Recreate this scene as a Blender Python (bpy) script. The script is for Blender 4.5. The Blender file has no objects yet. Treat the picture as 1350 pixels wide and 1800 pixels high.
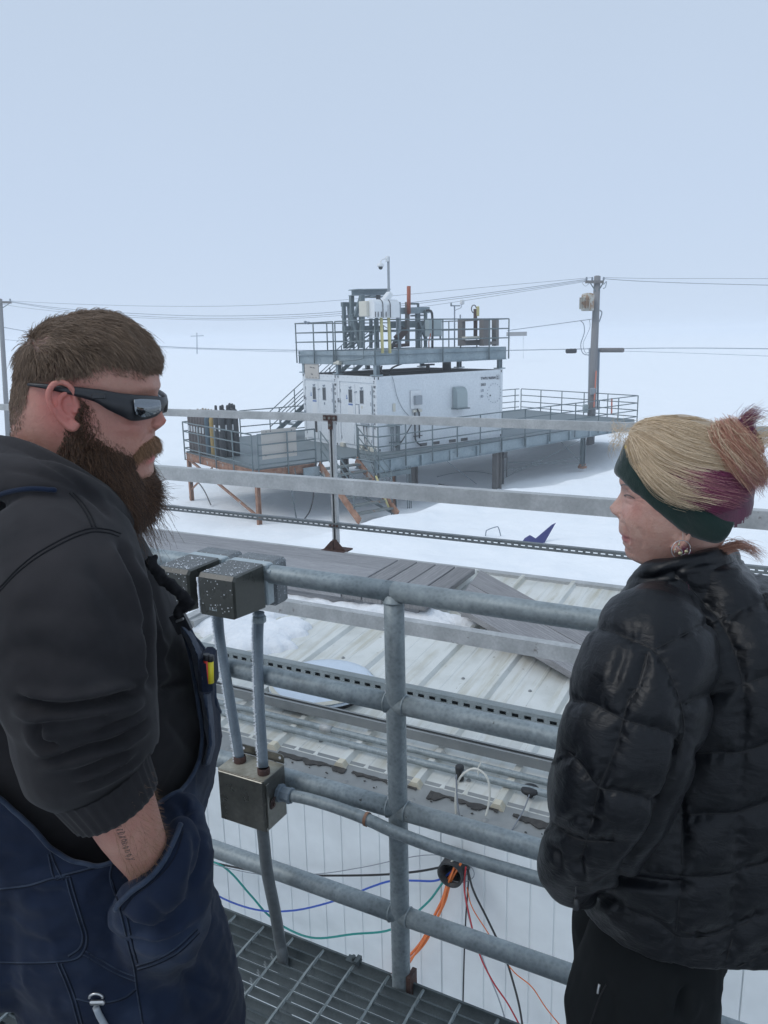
import bpy, bmesh, math, random
import numpy as np
from mathutils import Vector, Matrix
random.seed(7); rng = np.random.default_rng(7)
scene = bpy.context.scene
COL = scene.collection
R_ = math.radians

# ------------------------------------------------------------------ camera
FPX, CX, CY = 1380.0, 675.0, 900.0           # focal length and centre of the 1350 x 1800 photograph
_p = math.atan(308/1380.); _r = math.atan(.022)
CAMP = Vector((0, 0, 1.65))
FW = Vector((0, math.cos(_p), -math.sin(_p)))
_x0 = Vector((1, 0, 0)); _u0 = Vector((0, math.sin(_p), math.cos(_p)))
RT = math.cos(_r)*_x0 - math.sin(_r)*_u0
UP = math.cos(_r)*_u0 + math.sin(_r)*_x0
cd = bpy.data.cameras.new('camera'); cam = bpy.data.objects.new('camera', cd); COL.objects.link(cam)
cd.sensor_fit = 'VERTICAL'; cd.sensor_height = 36.0; cd.lens = FPX/1800*36.0
cd.clip_start = 0.05; cd.clip_end = 9000
m = Matrix((RT, UP, -FW)).transposed().to_4x4(); m.translation = CAMP
cam.matrix_world = m
scene.camera = cam
scene.render.resolution_x = 768; scene.render.resolution_y = 1024

# ------------------------------------------------------------------ sky and sun (whiteout overcast)
w = bpy.data.worlds.new('World'); scene.world = w; w.use_nodes = True
nt = w.node_tree; nt.nodes.clear()
wo = nt.nodes.new('ShaderNodeOutputWorld')
SUN_EL, SUN_ROT = R_(48), R_(250)
sky = nt.nodes.new('ShaderNodeTexSky'); sky.sky_type = 'NISHITA'; sky.sun_disc = False
sky.sun_elevation = SUN_EL; sky.sun_rotation = SUN_ROT
b1 = nt.nodes.new('ShaderNodeBackground'); b1.inputs[1].default_value = 0.08
nt.links.new(sky.outputs[0], b1.inputs[0])
tc = nt.nodes.new('ShaderNodeTexCoord'); sx = nt.nodes.new('ShaderNodeSeparateXYZ')
nt.links.new(tc.outputs['Generated'], sx.inputs[0])
cr = nt.nodes.new('ShaderNodeValToRGB')
cr.color_ramp.elements[0].position = 0.0; cr.color_ramp.elements[0].color = (0.582, 0.695, 0.866, 1)
cr.color_ramp.elements[1].position = 1.0; cr.color_ramp.elements[1].color = (0.62, 0.76, 0.93, 1)
el = cr.color_ramp.elements.new(0.16); el.color = (0.547, 0.657, 0.828, 1)
el = cr.color_ramp.elements.new(0.40); el.color = (0.512, 0.615, 0.762, 1)
nt.links.new(sx.outputs['Z'], cr.inputs[0])
# faint broad unevenness of the cloud sheet
no = nt.nodes.new('ShaderNodeTexNoise'); no.inputs['Scale'].default_value = 1.6; no.inputs['Detail'].default_value = 2.5
nt.links.new(tc.outputs['Generated'], no.inputs['Vector'])
mr = nt.nodes.new('ShaderNodeMapRange'); mr.inputs[3].default_value = 0.965; mr.inputs[4].default_value = 1.035
nt.links.new(no.outputs['Fac'], mr.inputs[0])
b2 = nt.nodes.new('ShaderNodeBackground')
nt.links.new(cr.outputs[0], b2.inputs[0]); nt.links.new(mr.outputs[0], b2.inputs[1])
mx = nt.nodes.new('ShaderNodeMixShader'); mx.inputs[0].default_value = 0.95
nt.links.new(b1.outputs[0], mx.inputs[1]); nt.links.new(b2.outputs[0], mx.inputs[2])
nt.links.new(mx.outputs[0], wo.inputs[0])
sl = bpy.data.lights.new('sun', 'SUN'); sl.energy = 1.0; sl.angle = R_(30); sl.color = (1.0, 0.97, 0.93)
so = bpy.data.objects.new('sun', sl); COL.objects.link(so)
sd = Vector((math.sin(SUN_ROT)*math.cos(SUN_EL), math.cos(SUN_ROT)*math.cos(SUN_EL), math.sin(SUN_EL)))
so.rotation_euler = sd.to_track_quat('Z', 'Y').to_euler()
vs = scene.view_settings
vs.view_transform = 'Standard'; vs.look = 'None'; vs.exposure = 0.07; vs.gamma = 1.0; vs.use_curve_mapping = False

HAZE = 0.0024
scene.cycles.volume_bounces = 4; scene.cycles.max_bounces = 10; scene.cycles.diffuse_bounces = 8
# ------------------------------------------------------------------ surveying helpers
def V(*a): return Vector(a)
def ray(x, y): return FW + RT*((x-CX)/FPX) + UP*(-(y-CY)/FPX)
def atD(x, y, d): return CAMP + ray(x, y)*d
def atZ(x, y, z): v = ray(x, y); return CAMP + v*((z-CAMP.z)/v.z)
def atP(x, y, P, nrm): v = ray(x, y); return CAMP + v*((Vector(P)-CAMP).dot(nrm)/v.dot(nrm))
E1 = V(.884, -.467, 0).normalized(); N1 = V(-E1.y, E1.x, 0)      # along / across the guard rail
def Q(s, t, z): return E1*s + N1*t + V(0, 0, z)
def atT(x, y, t): return atP(x, y, N1*t, N1)
C0 = V(-.17, 27.2, -2.28); _a = .634
UU = V(math.cos(_a), math.sin(_a), 0); VV = V(-math.sin(_a), math.cos(_a), 0)   # along / across the lab containers
def K(a, b, c): return C0 + UU*a + VV*b + V(0, 0, c)
def kU(x, y, uu): P = atP(x, y, C0+UU*uu, UU)-C0; return V(P.dot(UU), P.dot(VV), P.z)
def kV(x, y, vv): P = atP(x, y, C0+VV*vv, VV)-C0; return V(P.dot(UU), P.dot(VV), P.z)
def kZ(x, y, z): P = atZ(x, y, C0.z+z)-C0; return V(P.dot(UU), P.dot(VV), P.z)

# ------------------------------------------------------------------ mesh builder
class MB:
    def __init__(s): s.v = []; s.f = []; s.sm = []
    def add(s, vs, fs, smooth=False):
        o = len(s.v); s.v += [tuple(v) for v in vs]; s.f += [tuple(i+o for i in f) for f in fs]; s.sm += [smooth]*len(fs); return s
    def hexa(s, p):     # 8 points: bottom ring then top ring
        return s.add(p, [(3,2,1,0), (4,5,6,7), (0,1,5,4), (1,2,6,5), (2,3,7,6), (3,0,4,7)])
    def box(s, c, hx, hy, hz):      # centre and three half-axis vectors
        c = Vector(c); hx, hy, hz = Vector(hx), Vector(hy), Vector(hz)
        return s.hexa([c-hx-hy-hz, c+hx-hy-hz, c+hx+hy-hz, c-hx+hy-hz, c-hx-hy+hz, c+hx-hy+hz, c+hx+hy+hz, c-hx+hy+hz])
    def rbox(s, c, hx, hy, hz, b):  # box with chamfered edges
        c = Vector(c); H = [Vector(hx), Vector(hy), Vector(hz)]; L = [h.length for h in H]
        b = min(b, min(L)*.9); vs = []; idx = {}
        for sx_ in (-1, 1):
            for sy_ in (-1, 1):
                for sz_ in (-1, 1):
                    sg = (sx_, sy_, sz_)
                    for ax in range(3):
                        p = c.copy()
                        for k in range(3): p += H[k]*sg[k]*(1 if k == ax else (1-b/L[k]))
                        idx[sg, ax] = len(vs); vs.append(p)
        fs = []
        for ax in range(3):
            o = [k for k in range(3) if k != ax]
            for sg in (-1, 1):
                q = []
                for a_, b_ in ((-1,-1), (1,-1), (1,1), (-1,1)):
                    t = [0,0,0]; t[ax] = sg; t[o[0]] = a_; t[o[1]] = b_; q.append(idx[tuple(t), ax])
                fs.append(q)
        for ax in range(3):   # edges parallel to ax
            o = [k for k in range(3) if k != ax]
            for a_ in (-1, 1):
                for b_ in (-1, 1):
                    t0 = [0,0,0]; t0[o[0]] = a_; t0[o[1]] = b_; t1 = list(t0); t0[ax] = -1; t1[ax] = 1
                    fs.append([idx[tuple(t0), o[0]], idx[tuple(t1), o[0]], idx[tuple(t1), o[1]], idx[tuple(t0), o[1]]])
        for sx_ in (-1, 1):
            for sy_ in (-1, 1):
                for sz_ in (-1, 1): fs.append([idx[(sx_, sy_, sz_), k] for k in range(3)])
        return s.add(vs, fs)
    def tube(s, pts, r, n=8, cap=True, smooth=True):
        pts = [Vector(p) for p in pts]; rs = r if isinstance(r, (list, tuple)) else [r]*len(pts)
        vs = []; prev = None
        for i, p in enumerate(pts):
            d = (pts[min(i+1, len(pts)-1)]-pts[max(i-1, 0)]).normalized()
            if prev is None:
                a = d.cross(V(0,0,1)); a = a if a.length > .1 else d.cross(V(1,0,0)); a.normalize()
            else:
                a = prev - d*prev.dot(d); a.normalize()
            b = d.cross(a); prev = a
            for k in range(n):
                th = 2*math.pi*k/n; vs.append(p+(a*math.cos(th)+b*math.sin(th))*rs[i])
        fs = [(i*n+k, i*n+(k+1) % n, (i+1)*n+(k+1) % n, (i+1)*n+k) for i in range(len(pts)-1) for k in range(n)]
        s.add(vs, fs, smooth)
        if cap and n > 2:
            o = len(s.v)-len(vs)
            s.f += [tuple(o+k for k in range(n))[::-1], tuple(o+(len(pts)-1)*n+k for k in range(n))]; s.sm += [False]*2
        return s
    def cyl(s, a, b, r, n=12, r2=None): return s.tube([a, b], [r, r if r2 is None else r2], n)
    def beam(s, a, b, w_, h_, upv=(0,0,1)):   # rectangular bar a->b, w across, h along up
        a, b, upv = Vector(a), Vector(b), Vector(upv); d = (b-a); x = d.cross(upv)
        if x.length < 1e-5: x = d.cross(V(1,0,0))
        x.normalize(); z = x.cross(d.normalized())
        return s.box((a+b)/2, d/2, x*w_/2, z*h_/2)
    def ibeam(s, a, b, w_, h_, t=.012, upv=(0,0,1)):
        a, b, upv = Vector(a), Vector(b), Vector(upv); d = (b-a).normalized(); x = d.cross(upv).normalized(); z = x.cross(d)
        s.beam(a+z*(h_-t)/2, b+z*(h_-t)/2, w_, t, upv); s.beam(a-z*(h_-t)/2, b-z*(h_-t)/2, w_, t, upv)
        return s.beam(a, b, t, h_-2*t, upv)
    def lathe(s, prof, c=(0,0,0), ax=(0,0,1), n=24, smooth=True):    # prof: (r, h)
        c = Vector(c); ax = Vector(ax).normalized(); a = ax.cross(V(0,1,0)); a = a if a.length > .1 else ax.cross(V(1,0,0)); a.normalize(); b = ax.cross(a)
        vs = []
        for r, h in prof:
            for k in range(n):
                th = 2*math.pi*k/n; vs.append(c+ax*h+(a*math.cos(th)+b*math.sin(th))*max(r, 1e-5))
        fs = [(i*n+k, i*n+(k+1) % n, (i+1)*n+(k+1) % n, (i+1)*n+k) for i in range(len(prof)-1) for k in range(n)]
        return s.add(vs, fs, smooth)
    def prism(s, poly, ext):       # planar polygon (3d points) extruded by vector
        n = len(poly); P = [Vector(p) for p in poly]; ext = Vector(ext)
        return s.add(P+[p+ext for p in P], [tuple(range(n))[::-1], tuple(range(n, 2*n))]+[(i, (i+1) % n, n+(i+1) % n, n+i) for i in range(n)])
    def ball(s, c, r, n=12, m_=8, sc=(1,1,1)):
        c = Vector(c); vs = []; fs = []
        for i in range(m_+1):
            ph = math.pi*i/m_
            for k in range(n):
                th = 2*math.pi*k/n; vs.append(c+V(r*sc[0]*math.sin(ph)*math.cos(th), r*sc[1]*math.sin(ph)*math.sin(th), r*sc[2]*math.cos(ph)))
        for i in range(m_):
            for k in range(n): fs.append((i*n+k, (i+1)*n+k, (i+1)*n+(k+1) % n, i*n+(k+1) % n))
        return s.add(vs, fs, True)
    def mesh(s, name, org=(0,0,0)):
        me = bpy.data.meshes.new(name); o = Vector(org)
        me.from_pydata([tuple(Vector(v)-o) for v in s.v], [], s.f)
        me.polygons.foreach_set('use_smooth', s.sm)
        me.update(); return me
    def build(s, name, mat, parent=None, org=None, **kw):
        og = world_org(parent) if parent is not None else Vector(org if org is not None else (0,0,0))
        return link(name, s.mesh(name, og), mat, parent, None if parent is not None else og, **kw)

ORG = {}
def world_org(o):
    return ORG.get(o.name, Vector((0,0,0)))
def link(name, me, mat, parent=None, loc=None, label=None, category=None, group=None, kind=None):
    o = bpy.data.objects.new(name, me); COL.objects.link(o)
    if mat is not None and me is not None and not me.materials: me.materials.append(mat)
    if parent is not None: o.parent = parent; ORG[o.name] = world_org(parent)
    else: o.location = loc or (0,0,0); ORG[o.name] = Vector(loc or (0,0,0))
    if label: o['label'] = label
    if category: o['category'] = category
    if group: o['group'] = group
    if kind: o['kind'] = kind
    return o
def thing(name, loc, label, category, group=None):
    o = link(name, None, None, None, Vector(loc), label, category, group); o.empty_display_size = .1; return o
def inst(name, me, parent, off, rotz=0, **kw):      # a piece that shares mesh data; off = offset from parent's origin (world axes)
    o = bpy.data.objects.new(name, me); COL.objects.link(o)
    if parent is not None: o.parent = parent
    o.location = off; o.rotation_euler = (0,0,rotz); ORG[o.name] = world_org(parent)+Vector(off) if parent is not None else Vector(off)
    for k, v in kw.items(): o[k] = v
    return o
def dup(root, loc, **kw):
    r = root.copy(); COL.objects.link(r); r.location = loc; ORG[r.name] = Vector(loc)
    for k, v in kw.items(): r[k] = v
    for ch in list(root.children):
        c = ch.copy(); COL.objects.link(c); c.parent = r
        for g in list(ch.children):
            d = g.copy(); COL.objects.link(d); d.parent = c
    return r
def catmull(pts, n=8):
    P = [Vector(p) for p in pts]; P = [P[0]*2-P[1]]+P+[P[-1]*2-P[-2]]; out = []
    for i in range(1, len(P)-2):
        for k in range(n):
            t = k/n; a, b, c, d = P[i-1:i+3]
            out.append(.5*((2*b)+(c-a)*t+(2*a-5*b+4*c-d)*t*t+(3*b-a-3*c+d)*t**3))
    out.append(P[-2]); return out

# ------------------------------------------------------------------ materials
class NT:
    def __init__(s, name):
        s.m = bpy.data.materials.new(name); s.m.use_nodes = True; s.t = s.m.node_tree; s.b = s.t.nodes['Principled BSDF']
        s.tc = s.t.nodes.new('ShaderNodeTexCoord'); s.x = s.tc.outputs['Object']
    def n(s, typ, **kw):
        o = s.t.nodes.new(typ)
        for k, v in kw.items(): setattr(o, k, v)
        return o
    def lk(s, a, b): s.t.links.new(a, b)
    def noise(s, scale, detail=4, rough=.55, vec=None, stretch=None, dist=0):
        o = s.n('ShaderNodeTexNoise'); o.inputs['Scale'].default_value = scale; o.inputs['Detail'].default_value = detail
        o.inputs['Roughness'].default_value = rough; o.inputs['Distortion'].default_value = dist
        v = vec or s.x
        if stretch:
            mp = s.n('ShaderNodeMapping'); mp.inputs['Scale'].default_value = stretch; s.lk(v, mp.inputs[0]); v = mp.outputs[0]
        s.lk(v, o.inputs['Vector']); return o.outputs['Fac']
    def geo(s): return s.n('ShaderNodeNewGeometry')
    def wpos(s): return s.geo().outputs['Position']
    def ramp(s, fac, stops):
        o = s.n('ShaderNodeValToRGB'); e = o.color_ramp.elements
        for i, (p, c) in enumerate(stops):
            el = e[i] if i < 2 else e.new(p)
            el.position = p; el.color = (*c, 1) if len(c) == 3 else c
        s.lk(fac, o.inputs[0]); return o.outputs[0]
    def mix(s, fac, a, b, mode='MIX'):
        o = s.n('ShaderNodeMix', data_type='RGBA', blend_type=mode)
        for i, v in ((0, fac), (6, a), (7, b)):
            if isinstance(v, (int, float)): o.inputs[i].default_value = v
            elif isinstance(v, tuple): o.inputs[i].default_value = (*v, 1) if len(v) == 3 else v
            else: s.lk(v, o.inputs[i])
        return o.outputs[2]
    def math(s, op, a, b=0.0):
        o = s.n('ShaderNodeMath', operation=op)
        for i, v in ((0, a), (1, b)):
            if isinstance(v, (int, float)): o.inputs[i].default_value = v
            else: s.lk(v, o.inputs[i])
        return o.outputs[0]
    def bump(s, h, strength=.3, dist=.01):
        o = s.n('ShaderNodeBump'); o.inputs['Strength'].default_value = strength; o.inputs['Distance'].default_value = dist
        s.lk(h, o.inputs['Height']); s.lk(o.outputs[0], s.b.inputs['Normal']); return o
    def set(s, col=None, rough=None, metal=None, **kw):
        for k, v in (('Base Color', col), ('Roughness', rough), ('Metallic', metal)):
            if v is None: continue
            if isinstance(v, tuple): s.b.inputs[k].default_value = (*v, 1)
            elif isinstance(v, (int, float)): s.b.inputs[k].default_value = v
            else: s.lk(v, s.b.inputs[k])
        for k, v in kw.items(): s.b.inputs[k.replace('_', ' ')].default_value = v
        return s.m
def mottled(name, c1, c2, scale=12, rough=.5, metal=0., fine=120, bump=.1, speck=None, bd=.002, stretch=None):
    t = NT(name); a = t.noise(scale, 5, .6, stretch=stretch); b = t.noise(fine, 3)
    col = t.ramp(a, [(.3, c1), (.7, c2)])
    col = t.mix(t.ramp(b, [(.35, (.0,)*3), (.75, (.35,)*3)]), col, tuple(x*.6 for x in c1))
    if speck:
        col = t.mix(t.ramp(t.noise(speck[1], 6, .65), [(speck[2], (0,)*3), (speck[2]+.06, (1,)*3)]), col, speck[0])
    rr = t.ramp(a, [(.3, (max(rough-.1, .05),)*3), (.7, (rough+.1,)*3)])
    t.bump(b, bump, bd); return t.set(col, rr, metal)
M = {}
t = NT('galvanised_pipe'); a = t.noise(26, 6, .68, dist=.4); b = t.noise(5, 4, .6); c = t.noise(210, 3, .6); vo = t.n('ShaderNodeTexVoronoi'); vo.inputs['Scale'].default_value = 95; t.lk(t.x, vo.inputs['Vector'])
col = t.ramp(a, [(.30, (.12,.15,.165)), (.5, (.23,.275,.295)), (.72, (.38,.43,.45))]); col = t.mix(.30, col, t.ramp(vo.outputs['Distance'], [(.0, (.14,.17,.185)), (.6, (.42,.47,.49))])); col = t.mix(t.ramp(b, [(.35, (0,)*3), (.75, (.55,)*3)]), col, (.20,.225,.225))
col = t.mix(t.ramp(t.noise(38, 6, .7), [(.67, (0,)*3), (.71, (1,)*3)]), col, (.055,.06,.06)); col = t.mix(t.ramp(t.noise(70, 5, .7), [(.68, (0,)*3), (.72, (.8,)*3)]), col, (.55,.59,.61)); t.bump(t.math('ADD', c, t.math('MULTIPLY', a, 2.)), .22, .0015)
M['galv'] = t.set(col, t.ramp(a, [(.3, (.42,)*3), (.7, (.62,)*3)]), .25)
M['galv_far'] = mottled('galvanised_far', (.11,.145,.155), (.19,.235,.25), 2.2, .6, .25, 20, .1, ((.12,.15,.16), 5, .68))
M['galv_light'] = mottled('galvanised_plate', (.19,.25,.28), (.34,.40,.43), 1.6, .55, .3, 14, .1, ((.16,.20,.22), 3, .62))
M['grate'] = mottled('grating_steel', (.05,.065,.07), (.13,.155,.16), 9, .6, .3, 180, .2, ((.30,.33,.34), 14, .68))
M['grate_top'] = mottled('grating_worn_rod', (.20,.24,.25), (.42,.46,.46), 30, .5, .3, 180, .2)
M['alu'] = mottled('weathered_strut', (.36,.37,.37), (.54,.55,.55), 9, .55, .25, 90, .2, ((.22,.21,.20), 25, .64))
M['alu_dark'] = mottled('dark_strut', (.13,.15,.16), (.23,.25,.26), 9, .5, .4, 90, .2)
M['frost_pipe'] = mottled('grey_conduit', (.16,.20,.24), (.24,.29,.33), 18, .5, .2, 200, .2)
M['rust'] = mottled('rusty_steel', (.20,.085,.045), (.42,.25,.17), 5, .8, .1, 60, .3, ((.30,.30,.29), 3.5, .58))
M['alu_slot'] = mottled('slotted_strut', (.20,.235,.24), (.31,.34,.345), 9, .5, .3, 90, .1)
M['rust_dark'] = mottled('dark_rust', (.05,.03,.028), (.13,.07,.055), 40, .75, .2, 200, .3)
M['wood'] = None
def wood(name, c1, c2, stretch, knots=True):
    t = NT(name)
    g = t.noise(7, 8, .65, stretch=stretch, dist=.6); f = t.noise(60, 4, .6, stretch=stretch)
    col = t.ramp(g, [(.3, c1), (.5, tuple((a+b)/2 for a, b in zip(c1, c2))), (.72, c2)])
    col = t.mix(t.ramp(f, [(.35, (0,)*3), (.7, (.5,)*3)]), col, tuple(x*.55 for x in c1))
    oi = t.n('ShaderNodeObjectInfo')
    hv = t.n('ShaderNodeHueSaturation'); hv.inputs['Value'].default_value = 1
    mm = t.n('ShaderNodeMapRange'); mm.inputs[3].default_value = .82; mm.inputs[4].default_value = 1.2
    t.lk(oi.outputs['Random'], mm.inputs[0]); t.lk(mm.outputs[0], hv.inputs['Value']); t.lk(col, hv.inputs['Color'])
    t.bump(f, .4, .003); return t.set(hv.outputs[0], .85)
M['wood_s'] = wood('weathered_boards', (.19,.19,.195), (.34,.335,.33), (1.2, 14, 14))
M['wood_t'] = wood('weathered_cross_boards', (.19,.185,.18), (.33,.325,.315), (14, 1.2, 14))
def snow(name, sc=1.):
    t = NT(name); P = t.wpos()
    a = t.noise(.35*sc, 5, .55, vec=P); b = t.noise(2.2*sc, 6, .6, vec=P); c = t.noise(45, 4, .7, vec=P)
    h = t.math('ADD', t.math('MULTIPLY', a, 1.2), t.math('ADD', t.math('MULTIPLY', b, .22), t.math('MULTIPLY', c, .012)))
    t.bump(h, .35, .5)
    col = t.ramp(b, [(.3, (.86,.885,.91)), (.7, (.90,.915,.93))])
    return t.set(col, .75, 0, Subsurface_Weight=0.0)
M['snow'] = snow('snow')
t = NT('snow_clumps'); P = t.wpos(); bb = t.noise(28, 6, .65, vec=P); t.bump(bb, .5, .03)
M['snow_patch'] = t.set(t.ramp(bb, [(.3, (.80,.83,.87)), (.7, (.90,.91,.93))]), .7)
M['ice'] = mottled('grey_ice', (.45,.47,.50), (.66,.68,.70), 14, .45, 0, 120, .2)
M['frost'] = mottled('hoar_frost', (.80,.84,.89), (.90,.93,.96), 40, .8, 0, 300, .3)
M['white'] = mottled('white_container_paint', (.66,.70,.73), (.75,.78,.80), 1.1, .5, 0, 18, .05, ((.50,.48,.44), 2.5, .74))
M['white_wall'] = mottled('white_wall_panel', (.70,.74,.75), (.745,.78,.79), .8, .45, 0, 6, .0, ((.45,.46,.44), 45, .745))
t = NT('cream_roof_sheet')
a = t.noise(3.0, 6, .6); bfine = t.noise(70, 4); mpr = t.n('ShaderNodeMapping'); mpr.inputs['Rotation'].default_value = (0, 0, -math.atan2(E1.y, E1.x)); t.lk(t.wpos(), mpr.inputs[0]); streak = t.noise(3.2, 5, .6, vec=mpr.outputs[0], stretch=(5, .45, 1))
col = t.ramp(a, [(.28, (.50,.51,.48)), (.5, (.655,.67,.645)), (.75, (.72,.73,.71))])
col = t.mix(t.ramp(streak, [(.48, (0,)*3), (.70, (.75,)*3)]), col, (.44,.415,.32))
col = t.mix(t.ramp(t.noise(22, 5, .7), [(.66, (0,)*3), (.70, (1,)*3)]), col, (.32,.30,.26))
t.bump(bfine, .1, .002); M['roof'] = t.set(col, .55)
M['trim'] = mottled('grey_eave_trim', (.22,.235,.24), (.33,.34,.335), 2.5, .5, .1, 14, .02, ((.34,.27,.18), 5, .64))
M['cream'] = mottled('cream_closure', (.55,.50,.38), (.70,.66,.55), 20, .7, 0, 80, .1)
M['gasket'] = mottled('torn_black_gasket', (.035,.035,.035), (.09,.085,.08), 40, .9, 0, 200, .4)
M['rubber'] = mottled('black_rubber', (.012,.013,.015), (.03,.032,.035), 20, .55, 0, 200, .1)
M['roof_dark'] = mottled('container_dark_mottle', (.07,.07,.07), (.17,.17,.165), 1.2, .75, 0, 14, .2)  # dark mottled grey of the container roofs and fork pockets
M['deckgrey'] = mottled('far_deck_plate', (.12,.15,.16), (.19,.225,.24), 1.5, .6, .2, 22, .2)
M['boxgreen'] = mottled('olive_grey_enclosure', (.035,.038,.033), (.065,.068,.060), 8, .30, 0, 100, .03)
M['boxgrey'] = mottled('frosted_cast_body', (.12,.13,.14), (.22,.24,.25), 40, .65, .1, 260, .25, ((.62,.66,.70), 210, .60))
M['boxstrip'] = mottled('grey_gasket_plate', (.36,.42,.44), (.44,.50,.52), 10, .5)
M['steel'] = mottled('stainless_box', (.12,.12,.11), (.24,.235,.21), 7, .32, .75, 90, .05, ((.40,.38,.33), 12, .64))
M['steel_top'] = mottled('stained_steel_top', (.26,.24,.19), (.48,.46,.38), 22, .5, .3, 120, .1, ((.34,.15,.06), 15, .62))
def flat(name, c, rough=.5, metal=0., **kw):
    t = NT(name); f = t.noise(30, 4); col = t.mix(t.ramp(f, [(.3, (0,)*3), (.7, (.3,)*3)]), c, tuple(x*.75 for x in c)); return t.set(col, rough, metal, **kw)
for k, c, r in (('teal',(.005,.25,.22),.4), ('blue',(.02,.08,.42),.4), ('black',(.012,.012,.014),.45), ('orange',(.72,.17,.03),.45), ('red',(.45,.02,.03),.4),
                ('wire',(.22,.24,.27),.5), ('whitecable',(.62,.61,.55),.5), ('mark',(.035,.04,.055),.7), ('markgrey',(.24,.28,.33),.7), ('markblue',(.10,.18,.42),.7),
                ('glassdark',(.02,.025,.03),.12), ('hood',(.33,.39,.40),.5), ('yellow',(.56,.51,.24),.6), ('domewhite',(.72,.74,.75),.35), ('hatchwhite',(.62,.70,.79),.3), ('redpipe',(.36,.10,.05),.6),
                ('creamtin',(.60,.58,.50),.6), ('ply',(.50,.47,.43),.8), ('polewood',(.20,.20,.205),.85), ('bluefoil',(.03,.035,.16),.5), ('pink',(.50,.22,.20),.6),
                ('cylbrown',(.075,.060,.055),.5), ('cyldark',(.03,.032,.035),.45), ('cylgold',(.33,.22,.06),.5), ('cylblue',(.05,.09,.12),.5), ('cylneck',(.30,.24,.16),.5),
                ('flagred',(.58,.16,.10),.6), ('weathercol',(.17,.16,.155),.85), ('fadedgrey',(.30,.33,.36),.7)):
    M[k] = flat(k if k not in ('mark',) else 'stencil_paint', c, r)
def text(body, mat, parent, pos, xdir, ydir, size, name='marking', bold=.0, sx_=1., depth=.002):
    cu = bpy.data.curves.new('txt', 'FONT'); cu.body = body; cu.size = size; cu.extrude = depth; cu.offset = bold; cu.align_x = 'LEFT'; cu.resolution_u = 2
    ob = bpy.data.objects.new('txt', cu); COL.objects.link(ob); dg = bpy.context.evaluated_depsgraph_get()
    me = bpy.data.meshes.new_from_object(ob.evaluated_get(dg)); bpy.data.objects.remove(ob)
    x = Vector(xdir).normalized(); y = Vector(ydir).normalized(); z = x.cross(y); og = world_org(parent); p = Vector(pos)
    for v in me.vertices: v.co = p + x*v.co.x*sx_ + y*v.co.y + z*(v.co.z+depth) - og
    me.materials.clear(); me.name = name
    return link(name, me, mat, parent)
_th = math.atan2(E1.y, E1.x)
def wood_dir(name, c1, c2, ang):
    t = NT(name); mp0 = t.n('ShaderNodeMapping'); mp0.inputs['Rotation'].default_value = (0, 0, -ang); t.lk(t.x, mp0.inputs[0]); t.x = mp0.outputs[0]
    oi = t.n('ShaderNodeObjectInfo'); ad = t.n('ShaderNodeVectorMath', operation='ADD'); cb = t.n('ShaderNodeCombineXYZ')
    t.lk(t.math('MULTIPLY', oi.outputs['Random'], 40.), cb.inputs[1]); t.lk(t.x, ad.inputs[0]); t.lk(cb.outputs[0], ad.inputs[1]); t.x = ad.outputs[0]
    wv = t.n('ShaderNodeTexWave'); wv.wave_type = 'BANDS'; wv.bands_direction = 'Y'; wv.inputs['Scale'].default_value = 9; wv.inputs['Distortion'].default_value = 7; wv.inputs['Detail'].default_value = 3; wv.inputs['Detail Scale'].default_value = .8
    mp = t.n('ShaderNodeMapping'); mp.inputs['Scale'].default_value = (.35, 1.6, 1.6); t.lk(t.x, mp.inputs[0]); t.lk(mp.outputs[0], wv.inputs['Vector'])
    g = t.noise(4, 8, .65, stretch=(1., 10, 10)); f = t.noise(50, 4, .6, stretch=(.6, 9, 9))
    col = t.ramp(g, [(.3, c1), (.7, c2)])
    col = t.mix(t.math('MULTIPLY', wv.outputs['Fac'], .35), col, tuple(x*.6 for x in c1))
    col = t.mix(t.ramp(f, [(.35, (0,)*3), (.7, (.5,)*3)]), col, tuple(x*.5 for x in c1))
    hv = t.n('ShaderNodeHueSaturation'); mm = t.n('ShaderNodeMapRange'); mm.inputs[3].default_value = .85; mm.inputs[4].default_value = 1.15
    t.lk(oi.outputs['Random'], mm.inputs[0]); t.lk(mm.outputs[0], hv.inputs['Value']); t.lk(col, hv.inputs['Color'])
    t.bump(t.math('ADD', wv.outputs['Fac'], t.math('MULTIPLY', f, 2.)), .35, .002); return t.set(hv.outputs[0], .85)
M['wood_s'] = wood_dir('weathered_boards', (.27,.27,.285), (.43,.43,.44), _th)
M['wood_t'] = wood_dir('weathered_cross_boards', (.24,.24,.25), (.39,.385,.39), _th+math.pi/2)
_d = atZ(1100, 1190, 0)-atZ(824, 1025, .15)
M['wood_d'] = wood_dir('weathered_ramp_boards', (.28,.275,.285), (.44,.435,.44), math.atan2(_d.y, _d.x))
M['rust_tread'] = mottled('rusty_tread', (.13,.15,.15), (.24,.27,.27), 5, .7, .1, 40, .2, ((.20,.09,.05), 4, .58))
M['transf'] = mottled('rusty_transformer_paint', (.46,.45,.40), (.56,.55,.49), 3, .5, .1, 30, .1, ((.30,.19,.11), 2.2, .52))
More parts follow.
